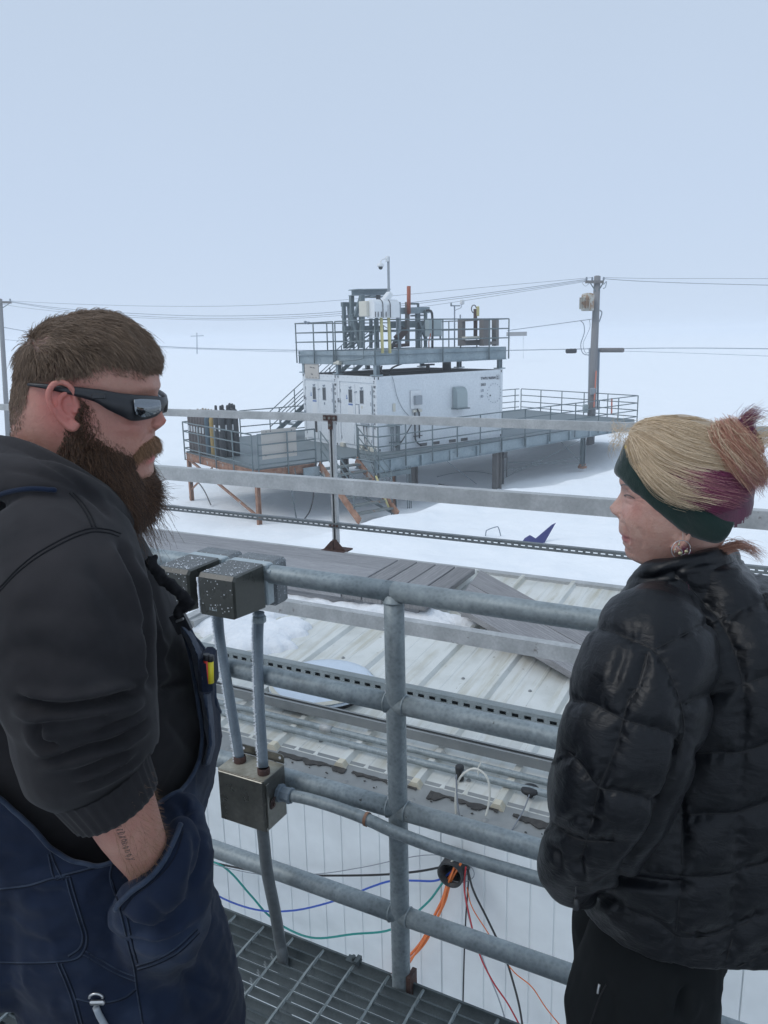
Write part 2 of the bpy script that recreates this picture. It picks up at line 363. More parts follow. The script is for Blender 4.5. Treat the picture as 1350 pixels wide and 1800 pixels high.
# ================================================================== SNOW FIELD
def fbm(x, y, seed, octs=4, base=1.):
    r = np.random.default_rng(seed); z = 0
    for o in range(octs):
        for k in range(4):
            a = r.uniform(0, 2*math.pi); fr = base*(2**o)*r.uniform(.7, 1.3); ph = r.uniform(0, 6.28)
            z = z + np.sin((x*math.cos(a)+y*math.sin(a))*fr+ph+1.3*np.sin((x*math.sin(a)-y*math.cos(a))*fr*.7+ph*2))*(.5**o)/4
    return z
def sstep(a, b, x): t = np.clip((x-a)/(b-a), 0, 1); return t*t*(3-2*t)
def ground_z(x, y):
    x = np.asarray(x, float); y = np.asarray(y, float)
    ka = (x-C0.x)*UU.x+(y-C0.y)*UU.y; kb = (x-C0.x)*VV.x+(y-C0.y)*VV.y
    z = -3.62+.10*fbm(x, y, 1, 3, .12)+.035*fbm(x, y, 2, 4, .8)
    # scoured hollow under and around the raised laboratory
    edge = .5*fbm(x, y, 5, 3, .35)
    dx = np.maximum(np.maximum(-7.0-ka, ka-11.8), 0); dy = np.maximum(np.maximum(-2.4+edge-kb+.11*(ka+4), kb-9.), 0)
    d = np.sqrt(dx*dx+dy*dy)
    z = z-.52*(1-sstep(0, 3.2, d))
    # lumps thrown up along the rim of the hollow
    z = z+.16*np.exp(-((d-2.4)/1.0)**2)*(1+.9*fbm(x, y, 9, 4, 1.1))
    near = np.exp(-(((x+.5)/12)**2+((y-17.5)/5.5)**2))
    z = z+near*(.13*fbm(x, y, 11, 4, .75)+.03*fbm(x, y, 12, 4, 3.2)+.10)+.022*fbm(x, y, 14, 3, 2.6)
    return z
def grid(xs, ys, name):
    X, Y = np.meshgrid(xs, ys); Z = ground_z(X, Y); far = np.sqrt(X**2+Y**2); Z = np.where(far > 120, -3.62+(Z+3.62)*np.clip((300-far)/180, 0, 1), Z)
    nx, ny = len(xs), len(ys); vs = np.stack([X.ravel(), Y.ravel(), Z.ravel()], 1)
    i = np.arange(nx-1); j = np.arange(ny-1); I, J = np.meshgrid(i, j); a = (J*nx+I).ravel()
    fs = np.stack([a, a+1, a+nx+1, a+nx], 1)
    me = bpy.data.meshes.new(name); me.from_pydata(vs.tolist(), [], fs.tolist()); me.polygons.foreach_set('use_smooth', [True]*len(fs)); me.update(); return me
def graded(lo, hi, fine, far):
    a = list(np.arange(lo, hi+1e-6, fine)); s = fine; x = hi; y = lo; up = []; dn = []
    while x < far: s *= 1.22; x += s; up.append(x)
    s = fine
    while y > -far: s *= 1.22; y -= s; dn.append(y)
    return dn[::-1]+a+up
link('snow_ground', grid(graded(-16, 22, .16, 3200), graded(6, 42, .16, 3200), 'snow_ground'), M['snow'], kind='structure')
# whiteout air
mb = MB(); mb.box((0, 100, .6), (3300,0,0), (0,3300,0), (0,0,5.9))
t = bpy.data.materials.new('whiteout_air'); t.use_nodes = True; nn = t.node_tree; nn.nodes.clear()
o_ = nn.nodes.new('ShaderNodeOutputMaterial'); pv = nn.nodes.new('ShaderNodeVolumePrincipled')
pv.inputs['Color'].default_value = (.94, .965, 1, 1); pv.inputs['Density'].default_value = HAZE; pv.inputs['Anisotropy'].default_value = .2
nn.links.new(pv.outputs[0], o_.inputs['Volume'])
mb.build('haze', t, kind='stuff')

# ================================================================== WALKWAY WE STAND ON
T0 = 1.556
wk = thing('grating_walkway', Q(-.6, .4, 0), 'open steel bar grating walkway both people stand on, dark galvanised bars with a worn edge', 'walkway')
off = lambda s, t_, z: Q(s, t_, z)-world_org(wk)
L0, L1 = -3.6, 2.6
bar = MB().box((0,0,0), E1*(L1-L0)/2, N1*.0024, V(0,0,.015)); bar_me = bar.mesh('bearing_bar'); bar_me.materials.append(M['grate'])
k = 0; tt = T0-.034
while tt > -1.3:
    inst('bearing_bar', bar_me, wk, off((L0+L1)/2, tt, -.019)); tt -= .0315; k += 1
rodmb = MB(); L = T0-.004+1.3
n_tw = 60
prev = []
for i in range(n_tw+1):       # square rod twisted along its length
    th = i*.5; c = N1*(L*(i/n_tw-.5))
    prev += [c+(E1*math.cos(th+q*math.pi/2)+V(0,0,1)*math.sin(th+q*math.pi/2))*.0045 for q in range(4)]
rodmb.add(prev, [(i*4+q, i*4+(q+1) % 4, (i+1)*4+(q+1) % 4, (i+1)*4+q) for i in range(n_tw) for q in range(4)])
rod_me = rodmb.mesh('cross_rod'); rod_me.materials.append(M['grate_top'])
s_ = L0+.02
while s_ < L1:
    inst('cross_rod', rod_me, wk, off(s_, (T0-.004-1.3)/2, -.0045)); s_ += .1016
MB().box(Q((L0+L1)/2, T0, -.017), E1*(L1-L0)/2, N1*.003, V(0,0,.019)).build('edge_band', M['grate'], wk)
mb = MB()
for s_ in (-3.2, -1.9, -.25, 1.2, 2.4): mb.ibeam(Q(s_, -1.25, -.14), Q(s_, T0-.02, -.14), .1, .2)
mb.ibeam(Q(L0, 1.44, -.33), Q(L1, 1.44, -.33), .12, .18); mb.ibeam(Q(L0, -1.0, -.33), Q(L1, -1.0, -.33), .12, .18)
mb.build('support_beam', M['grate'], wk)
mb = MB()
for s_, t_ in ((-3.4, 1.44), (2.4, 1.44), (-3.4, -1.0), (2.4, -1.0)): mb.box(Q(s_, t_, -2.1), E1*.06, N1*.06, V(0,0,1.68))
mb.build('column', M['grate'], wk)
c = atZ(622, 1690, -.004)   # saddle clip holding the grating at its edge
mb = MB(); mb.box(c+V(0,0,.004), E1*.02, N1*.012, V(0,0,.002)); mb.box(c-N1*.0+V(0,0,.010)+E1*.012, E1*.006, N1*.014, V(0,0,.004)); mb.cyl(c+V(0,0,.006), c+V(0,0,.018), .006, 6)
mb.build('saddle_clip', M['grate'], wk)

# guard rail of welded pipe
gr = thing('guard_railing', Q(-.8, T0, 0), 'galvanised round pipe guard railing with four rails, standing along the edge of the grating walkway', 'railing')
TR = 1.552; RP = .0242
for z in (1.07, .787, .502, .199):
    mb = MB()
    for a_, b_ in ((-3.6, -2.62), (-2.62, -.799), (-.799, 1.02), (1.02, 2.6)):
        mb.tube([Q(a_+(b_-a_)*q/6, TR, z) for q in range(7)], RP, 20)
    mb.build('rail', M['galv'], gr)
for s_ in (-2.62, -.799, 1.02):
    mb = MB().tube([Q(s_, TR, -.28+q*.1345) for q in range(11)], RP*1.0, 20)
    for z in (1.07, .787, .502, .199):     # weld beads
        for sg in (-1, 1):
            if z < 1: mb.tube([Q(s_+sg*.0245, TR, z)+(N1*math.cos(a_)+V(0,0,1)*math.sin(a_))*.0245 for a_ in np.linspace(0, 2*math.pi, 17)], .0028, 6)
    mb.tube([Q(s_, TR, 1.0465)+(N1*math.cos(a_)+E1*math.sin(a_))*.0245 for a_ in np.linspace(0, 2*math.pi, 17)], .003, 6)
    po_ = mb.build('post', M['galv'], gr); fr = MB()
    for i in range(420):
        z_ = random.uniform(.0, 1.04); d = (-E1*.97+N1*random.gauss(-.1, .35)).normalized(); b_ = Q(s_, TR, z_)+d*(RP-.0006); q_ = .0010; l_ = random.random()**2*.004+.0008; sd_ = d.cross(V(0,0,1))*q_
        fr.add([b_-sd_, b_+sd_, b_+V(0,0,q_*1.6), b_+d*l_], [(0,1,2), (0,3,1), (1,3,2), (2,3,0)])
    fr.build('rime_frost', M['frost'], po_).__setitem__('kind', 'stuff')
    MB().box(Q(s_+.028, TR+.004, .0), E1*.006, N1*.02, V(0,0,.03)).build('anchor_tab', M['rust_dark'], gr)

# ================================================================== BOXES AND CONDUITS ON THE RAIL
def weather_box(s0, s1, lbl):
    x = (s0+s1)/2; hw = (s1-s0)/2; zb_, zt = .985, 1.098
    r = thing('weatherproof_box', Q(x, 1.5, zb_), lbl, 'electrical box', 'weatherproof outlet boxes on the top rail')
    mb = MB()    # deep sloping lid
    t0, t1 = 1.407, 1.530
    poly = [Q(0, t0, zb_+.010), Q(0, t1, zb_), Q(0, t1, zt+.003), Q(0, t0+.008, zt+.002), Q(0, t0, zt-.008)]
    P = [p+E1*(s0) for p in poly]; n_ = len(P); ins = .006
    cen = sum(P, V(0,0,0))/n_
    rings = []
    for sh, sc in ((0, .93), (ins, 1.), (2*hw-ins, 1.), (2*hw, .93)):
        rings.append([cen+(p-cen)*sc+E1*sh for p in P])
    vs = [p for rg in rings for p in rg]; fs = [tuple(range(n_))[::-1], tuple(range(3*n_, 4*n_))]
    for q in range(3): fs += [(q*n_+i, q*n_+(i+1) % n_, (q+1)*n_+(i+1) % n_, (q+1)*n_+i) for i in range(n_)]
    mb.add(vs, fs).build('lid', M['boxgreen'], r)
    MB().rbox(Q(x, 1.546, (zb_+zt)/2+.004), E1*(hw+.004), N1*.015, V(0,0,.054), .003).build('gasket_plate', M['boxstrip'], r)
    MB().rbox(Q(x, 1.590, (zb_+zt)/2-.002), E1*(hw+.008), N1*.030, V(0,0,.060), .008).build('back_body', M['boxgrey'], r)
    MB().cyl(Q(s1+.002, 1.535, zt-.018), Q(s1+.016, 1.535, zt-.018), .007, 12).build('hinge_pin', M['boxstrip'], r)
    # wind-blown rime grains
    fr = MB()
    for _ in range(110):
        u_, v_ = random.random(), random.random()**1.4
        p = Q(s0+.008+(s1-s0-.016)*u_, t0+.012+(t1-t0-.02)*v_, zt+.0035); q_ = .0003+random.random()**2*.0008
        fr.box(p, E1*q_*1.3, N1*q_, V(0,0,q_*.8))
    for _ in range(30):
        p = Q(s0+.006+(s1-s0-.012)*random.random(), t0-.0005, zb_+.02+random.random()*.085); q_ = .0005+random.random()*.0007
        fr.box(p, E1*q_, N1*q_*.6, V(0,0,q_))
    for _ in range(90):
        z = zb_+.014+random.random()*.088; q_ = .001+random.random()*.0018
        fr.box(Q(s0-.0005, t0+.001+random.random()*.003, z), E1*q_, N1*.0015, V(0,0,q_*.8))
    fr.build('rime_frost', M['frost'], r).__setitem__('kind', 'stuff')
    mk = MB()
    for i, (dx, h_) in enumerate(((0, .007), (.007, .003), (.0105, .003), (.015, .003), (.0195, .006))):
        mk.box(Q(s0+.034+dx, t0-.0004, zb_+.024+h_/2), E1*(.0009 if h_ > .004 else .0014), N1*.0006, V(0,0,h_/2))
    mk.build('embossed_mark', M['boxstrip'], r)
    return r
weather_box(-1.262, -1.150, 'right of the two olive-grey outlet boxes on the top rail, frost grains on it')
weather_box(-1.398, -1.290, 'left of the two olive-grey outlet boxes, partly behind the bearded man\'s hoodie')
# frosted conduits down to the junction box
def frosted(pts, r, label, grp):
    P = catmull(pts, 10); o = MB().tube(P, r, 14).build('conduit', M['frost_pipe'], org=P[-1], label=label, category='conduit', group=grp)
    fr = MB(); windward = (-E1*.85-N1*.35).normalized()
    for i in range(1100):
        f_ = random.random()*(len(P)-1); a_ = int(f_); p = P[a_].lerp(P[min(a_+1, len(P)-1)], f_-a_)
        th = random.gauss(0, .33); d = (windward*math.cos(th)+windward.cross(V(0,0,1))*math.sin(th)).normalized(); l_ = random.random()**1.4*.0068+.0016; q_ = .0014
        b_ = p+d*(r-.0006); tp = b_+d*l_+V(0,0,random.uniform(-.001,.002)); side = d.cross(V(0,0,1)).normalized()*q_
        fr.add([b_-side, b_+side, b_+V(0,0,q_*1.6), tp], [(0,1,2), (0,3,1), (1,3,2), (2,3,0)])
    fo = fr.build('rime_frost', M['frost'], o); fo['kind'] = 'stuff'
    return o
g = 'frosted conduits between the outlet boxes and the junction box'
frosted([atT(383, 1076, 1.53), atT(388, 1130, 1.53), atT(402, 1215, 1.505), atT(422, 1338, 1.478)], .0128, 'left of two frosted grey conduits running down into the steel junction box', g)
frosted([atT(456, 1076, 1.545), atT(454, 1130, 1.54), atT(456, 1230, 1.50), atT(463, 1348, 1.458)], .0130, 'right of two frosted grey conduits running down into the steel junction box', g)
MB().lathe([(.016,0),(.0175,.004),(.0175,.016),(.014,.018)], atT(456, 1086, 1.545)-V(0,0,.012), (0,0,1), 8, False).build('conduit_nut', M['galv'], bpy.data.objects['conduit.001'])
# stainless junction box
jb = thing('junction_box', Q(-1.187, 1.5, .42), 'square stainless steel junction box with stained top, fixed to the third pipe rail', 'junction box')
MB().rbox(Q(-1.187, 1.4735, .4905), E1*.0735, N1*.0455, V(0,0,.0725), .0015).build('body', M['steel'], jb)
MB().rbox(Q(-1.187, 1.427, .4905), E1*.071, N1*.0035, V(0,0,.070), .002).build('front_cover', M['steel'], jb)
MB().box(Q(-1.187, 1.472, .5637), E1*.0725, N1*.044, V(0,0,.0012)).build('top_plate', M['steel_top'], jb)
mb = MB()
for sc in (-1.24, -1.136):
    pass
arc = [Q(-1.257, 1.521, .563), Q(-1.257, 1.521, .582), Q(-1.252, 1.521, .588), Q(-1.122, 1.521, .588), Q(-1.117, 1.521, .582), Q(-1.117, 1.521, .563)]
MB().prism(arc, N1*.003).build('mounting_flange', M['steel'], jb)
mb = MB()
for sc in (-1.246, -1.128): mb.cyl(Q(sc, 1.5195, .578), Q(sc, 1.5205, .578), .004, 10)
mb.build('flange_hole', M['frost'], jb)
MB().rbox(Q(-1.1115, 1.438, .49), E1*.002, N1*.006, V(0,0,.062), .001).build('cover_lip', M['steel'], jb)
mb = MB(); mb.rbox(Q(-1.1085, 1.452, .488), E1*.003, N1*.009, V(0,0,.012), .002); mb.cyl(Q(-1.106, 1.452, .488), Q(-1.101, 1.452, .488), .004, 10); mb.beam(Q(-1.106, 1.448, .499), Q(-1.106, 1.462, .503), .002, .004)
mb.build('latch', M['rust_dark'], jb)
for p in (atT(422, 1338, 1.478), atT(463, 1348, 1.458)):
    MB().lathe([(.0155,-.004),(.0165,.002),(.0165,.014),(.0140,.017)], V(p.x, p.y, .565), (0,0,1), 12, True).build('rusty_hub', M['rust_dark'], jb)
MB().lathe([(.013,0),(.024,.001),(.024,.010),(.019,.012),(.019,.030),(.021,.032),(.021,.040),(.016,.042)], Q(-1.113, 1.487, .500), E1, 8, False).build('side_hub', M['frost_pipe'], jb)
# rigid conduit clipped under the third rail, and flexible tail into the grating
pts = [Q(-1.085, 1.487, .500)]+[atT(x, y, 1.497) for x, y in ((540, 1404), (590, 1419), (645, 1440), (700, 1465), (800, 1501), (955, 1547), (1100, 1592), (1340, 1668), (1500, 1722))]
o = MB().tube(catmull(pts, 5), .0150, 14).build('rigid_conduit', M['galv'], org=pts[0], label='long bent galvanised conduit running from the junction box along under the third pipe rail', category='conduit')
mb = MB().lathe([(.0175,-.004),(.0175,.004)], atT(645, 1440, 1.497), E1, 12); mb.build('coupling_band', M['rust'], o)
pts = [atT(461, 1452, 1.462), atT(464, 1480, 1.462), atT(470, 1535, 1.465), atT(483, 1600, 1.475), atT(492, 1655, 1.485), V(*atZ(497, 1682, 0))-V(0,0,.02), V(*atZ(497, 1682, 0))-V(0,0,.25)]
MB().tube(catmull(pts, 8), .0158, 14).build('flexible_conduit', M['black' if 0 else 'alu_dark'], org=pts[0], label='dark flexible conduit hanging from the junction box and passing down through the grating', category='conduit')
# ================================================================== WHITE BUILDING BESIDE THE WALKWAY
TW = 2.51                                     # wall plane
def rz(t): return -.150+.045*(t-2.62)         # roof surface height
bl = thing('white_building', Q(-1, 3.9, -3.6), 'low white metal building with a ribbed cream-white roof right beyond the guard railing', 'building')
SA, SB = -9.9, 5.5
# wall panels, tongue and groove, with shallow vertical flutes
def wall_panel():
    mb = MB(); W_ = 1.1; zt, zb_ = -.195, -3.9; prof = []
    x = .004
    while x < W_-.01:
        prof += [(x, 0), (min(x+.0835, W_-.004), 0)]; 
        if x+.0917 < W_-.02: prof += [(x+.0855, .0035), (x+.0897, .0035)]
        x += .0917
    prof[0] = (.004, 0); prof = [(.0, .008), (.003, .001)]+prof+[(W_-.003, .001), (W_, .008)]
    vs = [E1*a+N1*b+V(0,0,z) for z in (zb_, zt) for a, b in prof]; n_ = len(prof)
    mb.add(vs, [(i, i+1, n_+i+1, n_+i) for i in range(n_-1)])
    return mb.mesh('wall_panel')
me = wall_panel(); me.materials.append(M['white_wall'])
s_ = -2.205-1.1*7
while s_ < SB-1.: inst('wall_panel', me, bl, Q(s_, TW, 0)-world_org(bl)); s_ += 1.1
MB().box(Q((SA+SB)/2, TW+.06+1.25, -2.05), E1*((SB-SA)/2-.01), N1*1.27, V(0,0,1.82)).build('wall_core', M['white_wall'], bl)
# roof sheets: trapezoidal ribs every .355 m and two small pencil ribs between
def rib_prof():
    P = []; p = .3555
    for q in range(2):
        b = q*p
        P += [(b+.0, 0), (b+.020, 0), (b+.036, .021), (b+.062, .021), (b+.078, 0), (b+.145, 0), (b+.150, .0025), (b+.163, .0025), (b+.168, 0), (b+.245, 0), (b+.250, .0025), (b+.263, .0025), (b+.268, 0), (b+.310, 0)]
    P += [(.711, 0)]; return P
def roof_panel():
    P = rib_prof(); n_ = len(P); ts = [2.635, 3.3, 4.0, 4.6, 5.16]; vs = []
    for t_ in ts: vs += [E1*a+N1*t_+V(0,0,rz(t_)+b) for a, b in P]
    fs = [(j*n_+i, j*n_+i+1, (j+1)*n_+i+1, (j+1)*n_+i) for j in range(len(ts)-1) for i in range(n_-1)]
    vs += [E1*a+N1*2.635+V(0,0,rz(2.635)-.004) for a, b in P]; o = len(ts)*n_
    fs += [(i, o+i, o+i+1, i+1) for i in range(n_-1)]
    return MB().add(vs, fs).mesh('roof_panel')
me = roof_panel(); me.materials.append(M['roof'])
RS = -2.35-.711*10-.03
s_ = RS; ribs = []
while s_ < SB:
    inst('roof_panel', me, bl, E1*s_-world_org(bl)); ribs += [s_+.049, s_+.4045]; s_ += .711
mb = MB()      # fasteners along the sheets
for r0 in ribs:
    for t_ in (2.75, 3.25, 3.55, 4.05): 
        for d_ in (.18,):
            if random.random() < .75: mb.lathe([(.0,.008),(.006,.007),(.010,.002),(.010,0)], Q(r0+d_+random.uniform(-.01,.01), t_+random.uniform(-.02,.02), rz(t_)+.001), (0,0,1), 8)
mb.build('roof_screws', M['trim'], bl).__setitem__('kind', 'stuff')
# eave trim: sloping grey band, cream drip edge, rounded joints
mb = MB(); 
MB().hexa([Q(SA,TW+.012,-.172), Q(SB,TW+.012,-.172), Q(SB,2.66,-.150), Q(SA,2.66,-.150), Q(SA,TW+.012,-.168), Q(SB,TW+.012,-.168), Q(SB,2.66,-.146), Q(SA,2.66,-.146)]).build('eave_flashing', M['trim'], bl)
MB().box(Q((SA+SB)/2, TW-.003, -.176), E1*(SB-SA)/2, N1*.012, V(0,0,.009)).build('drip_edge', M['cream'], bl)
mb = MB()
s_ = -3.1
while s_ < 1.2:
    mb.lathe([(0,.005),(.010,.004),(.014,0)], Q(s_, TW+.028, -.167), (0,0,1), 10); s_ += .31
mb.build('trim_rivets', M['trim'], bl).__setitem__('kind', 'stuff')
clm = MB(); clm.hexa([E1*-.030+V(0,0,0), E1*.030, E1*.030+N1*.035, E1*-.030+N1*.035, E1*-.014+V(0,0,.026), E1*.014+V(0,0,.026), E1*.014+N1*.035+V(0,0,.026), E1*-.014+N1*.035+V(0,0,.026)])
cme = clm.mesh('rib_closure'); cme.materials.append(M['cream'])
for r0 in ribs:
    if -3.6 < r0 < 1.5: inst('rib_closure', cme, bl, Q(r0, 2.600, rz(2.635)-.006)-world_org(bl))
# perished black sealing strip torn along the sheet ends
def torn(sa, sb, tc_, seed, amp):
    rr = np.random.default_rng(seed); mb = MB(); n_ = int((sb-sa)/.004); S_ = np.linspace(sa, sb, n_)
    up_e = tc_+.012+.004*fbm(S_, S_*0, seed, 3, 70.); lo_e = tc_-.62*amp*np.clip(.36+.75*fbm(S_, S_*0, seed+5, 4, 38.), -.1, 1); keep = fbm(S_, S_*0, seed+9, 2, 24.) > -.55
    z0 = lambda t_: -.170+(t_-TW)*.15+.004
    for i in range(n_-1):
        if not keep[i] or lo_e[i] > up_e[i]-.003: continue
        q = [(S_[i], lo_e[i]), (S_[i+1], lo_e[i+1]), (S_[i+1], up_e[i+1]), (S_[i], up_e[i])]
        mb.hexa([Q(a_, b_, z0(b_)) for a_, b_ in q]+[Q(a_, b_, z0(b_)+.0035) for a_, b_ in q])
    for _ in range(int((sb-sa)*26)):     # loose flakes
        a_, b_ = rr.uniform(sa, sb), tc_-amp*rr.uniform(.4, 1.5); r_ = rr.uniform(.002, .006); mb.prism([Q(a_+r_*rr.uniform(.5,1.6)*math.cos(k_*1.25), b_+r_*rr.uniform(.4,1.1)*math.sin(k_*1.25), z0(b_)) for k_ in range(5)], V(0,0,.003))
    o = mb.build('sealing_strip', M['gasket'], bl); o['kind'] = 'stuff'
torn(-1.93, -1.58, 2.588, 1, .050); torn(-1.55, -1.25, 2.588, 2, .035); torn(-1.19, -.90, 2.590, 3, .060); torn(-.84, -.50, 2.590, 4, .055); torn(-.48, .6, 2.590, 5, .04)
# far roof edge: channel gutter
mb = MB(); mb.box(Q((SA+SB)/2, 5.13, rz(5.2)-.01), E1*(SB-SA)/2, N1*.004, V(0,0,.022)); mb.box(Q((SA+SB)/2, 5.16, rz(5.2)+.014), E1*(SB-SA)/2, N1*.034, V(0,0,.004)); mb.box(Q((SA+SB)/2, 5.195, rz(5.2)-.07), E1*(SB-SA)/2, N1*.003, V(0,0,.078))
mb.build('far_edge_trim', M['alu'], bl)
# sleeve where the cables leave the wall
p = atT(808, 1512, TW); sl_ = MB().lathe([(.050,-.004),(.052,-.03),(.052,-.10),(.045,-.10),(.043,-.02),(.040,.0)], p, N1, 28).build('cable_sleeve', M['rubber'], bl)
MB().lathe([(0,.0),(.041,-.002)], p-N1*.035, N1, 24).build('sleeve_dark_disc', M['rubber'], sl_); SLV = p  # black disc added so the sleeve mouth looks dark inside
# ---------------- loose things along the eave
def strand(pxs, t_, r, mat, label, cat='cable', grp=None, n=6, z=0, ts=None, name='cable'):
    P = [atT(x, y, t_ if ts is None else ts[i]) for i, (x, y) in enumerate(pxs)]
    return MB().tube(catmull(P, n), r, 7).build(name, M[mat], org=P[0], label=label, category=cat, group=grp)
MB().cyl(Q(-5, 2.80, -.108), Q(3.2, 2.80, -.108), .0145, 14).build('eave_conduit', M['galv'], org=Q(-1,2.80,-.1), label='galvanised conduit lying along the roof eave, next to the strut channel', category='conduit', group='conduits along the eave')
mb = MB().cyl(Q(-5, 2.722, -.106), Q(3.2, 2.722, -.112), .0150, 14)
mb.build('eave_conduit', M['galv'], org=Q(-1,2.72,-.1), label='galvanised conduit lying along the roof eave, outermost one nearest the wall edge', category='conduit', group='conduits along the eave')
a_ = atT(575, 1300, 2.80); mb = MB().cyl(V(a_.x,a_.y,-.108)-E1*.03, V(a_.x,a_.y,-.108)+E1*.03, .0175, 12).build('coupling', M['alu'], bpy.data.objects['eave_conduit'])
mb = MB(); c = Q(-1, 2.885, -.098)
mb.box(c, E1*4.2, N1*.020, V(0,0,.002)); mb.box(c-N1*.0195+V(0,0,.022), E1*4.2, N1*.0012, V(0,0,.020)); mb.box(c+N1*.0195+V(0,0,.022), E1*4.2, N1*.0012, V(0,0,.020))
mb.box(c-N1*.015+V(0,0,.0425), E1*4.2, N1*.0055, V(0,0,.001)); mb.box(c+N1*.015+V(0,0,.0425), E1*4.2, N1*.0055, V(0,0,.001))
mb.build('strut_channel', M['trim'], org=c, label='long open strut channel laid on the roof just inside the eave conduits', category='strut channel')
p = Q(-1.05, 2.76, -.07)
q = atT(808, 1358, 2.72); MB().lathe([(0,.030),(.017,.030),(.018,.026),(.018,-.03),(.0,-.03)], q, (0,0,1), 18).build('vent_cap', M['rubber'], org=q, label='small black cylindrical plug standing on the eave conduits', category='cap')
q = atT(932, 1388, 2.72); MB().lathe([(0,.012),(.030,.010),(.036,.004),(.036,-.006),(.012,-.010),(.012,-.03)], q, (0,0,1), 22).build('vent_cap', M['rubber'], org=q, label='flat black mushroom-shaped cap on the eave conduits near the woman\'s sleeve', category='cap')
strand([(932, 1392), (922, 1420), (905, 1450), (893, 1468)], 0, .0028, 'wire', 'thin dark lead running down from the flat black cap over the eave', ts=[2.70, 2.62, 2.54, 2.505])
strand([(802, 1440), (801, 1400), (808, 1368), (832, 1351), (854, 1363), (861, 1390), (858, 1418), (854, 1434)], 2.53, .0042, 'whitecable', 'white cable bent in an arch over the eave, zip-tied at its top')
strand([(802, 1362), (803, 1395), (806, 1425), (809, 1441)], 2.52, .0030, 'wire', 'dark lead dropping over the eave inside the white cable arch')
strand([(841, 1362), (840, 1352), (845, 1341)], 2.60, .0028, 'whitecable', 'white zip tie sticking up from the arched cable', 'zip tie', name='zip_tie')
# ---------------- cables from the wall sleeve
CG = 'cables coming out of the black wall sleeve'
tw = 2.455
strand([(255, 1470), (330, 1502), (392, 1523), (440, 1573), (470, 1607), (508, 1634), (555, 1649), (620, 1642), (690, 1633), (748, 1590), (778, 1552), (806, 1520)], tw, .0046, 'teal', 'teal cable swinging low from the wall sleeve to behind the bearded man', grp=CG)
strand([(300, 1505), (333, 1534), (382, 1574), (450, 1599), (520, 1600), (600, 1580), (650, 1560), (690, 1548), (730, 1548), (770, 1547), (804, 1524)], tw-.01, .0042, 'blue', 'blue cable swinging from the wall sleeve below the black one', grp=CG)
strand([(255, 1478), (330, 1500), (380, 1517), (450, 1531), (520, 1538), (610, 1539), (680, 1537), (740, 1531), (795, 1520)], tw+.01, .0046, 'black', 'thick black cable running almost level from the wall sleeve to the left', grp=CG)
strand([(330, 1506), (400, 1526), (470, 1538), (560, 1536), (640, 1524), (700, 1511), (750, 1503), (795, 1506), (828, 1524), (832, 1542), (812, 1551), (788, 1546)], tw-.02, .0018, 'wire', 'thin grey wire looping once round the mouth of the wall sleeve', grp=CG)
strand([(806, 1516), (789, 1545), (779, 1578), (765, 1607), (741, 1655), (705, 1695), (660, 1745)], tw-.015, .0058, 'orange', 'thick orange cable slanting down left from the wall sleeve', grp=CG)
strand([(810, 1518), (793, 1548), (784, 1580), (771, 1609), (748, 1656), (712, 1696), (668, 1748)], tw-.022, .0048, 'orange', 'orange cable lying against the right side of the thick orange one', grp=CG)
strand([(800, 1520), (786, 1560), (774, 1600), (750, 1645), (720, 1692), (680, 1760)], tw-.03, .0044, 'orange', 'thinner orange cable beside the thick orange one', grp=CG)
strand([(318, 1490), (333, 1525), (345, 1562), (362, 1620), (380, 1700)], tw+.02, .0085, 'orange', 'orange cable dropping past the man\'s elbow at the left end of the wall', grp=CG)
strand([(822, 1526), (823, 1555), (819, 1610), (816, 1680), (814, 1760), (813, 1830)], tw-.01, .0032, 'black', 'black cable hanging straight down from the wall sleeve', grp=CG)
strand([(822, 1526), (832, 1565), (858, 1618), (887, 1680), (903, 1730), (914, 1775), (922, 1830)], tw-.02, .0042, 'black', 'thicker black cable curving down right from the wall sleeve', grp=CG)
strand([(819, 1524), (816, 1560), (824, 1605), (842, 1675), (866, 1725), (893, 1765), (920, 1815)], tw-.03, .0032, 'red', 'red cable curving down from the wall sleeve', grp=CG)
strand([(820, 1530), (818, 1580), (832, 1640), (856, 1705), (878, 1760), (893, 1810)], tw, .0028, 'fadedgrey', 'grey cable close beside the red one', grp=CG)
strand([(821, 1560), (830, 1595), (858, 1640), (882, 1680), (905, 1710), (935, 1735), (960, 1772), (995, 1815)], tw-.02, .0022, 'orange', 'thin orange cord wandering to the lower right of the wall', grp=CG)
strand([(790, 1516), (797, 1512), (802, 1502), (799, 1493)], tw-.03, .0030, 'whitecable', 'white tie at the mouth of the wall sleeve', 'zip tie', name='zip_tie')
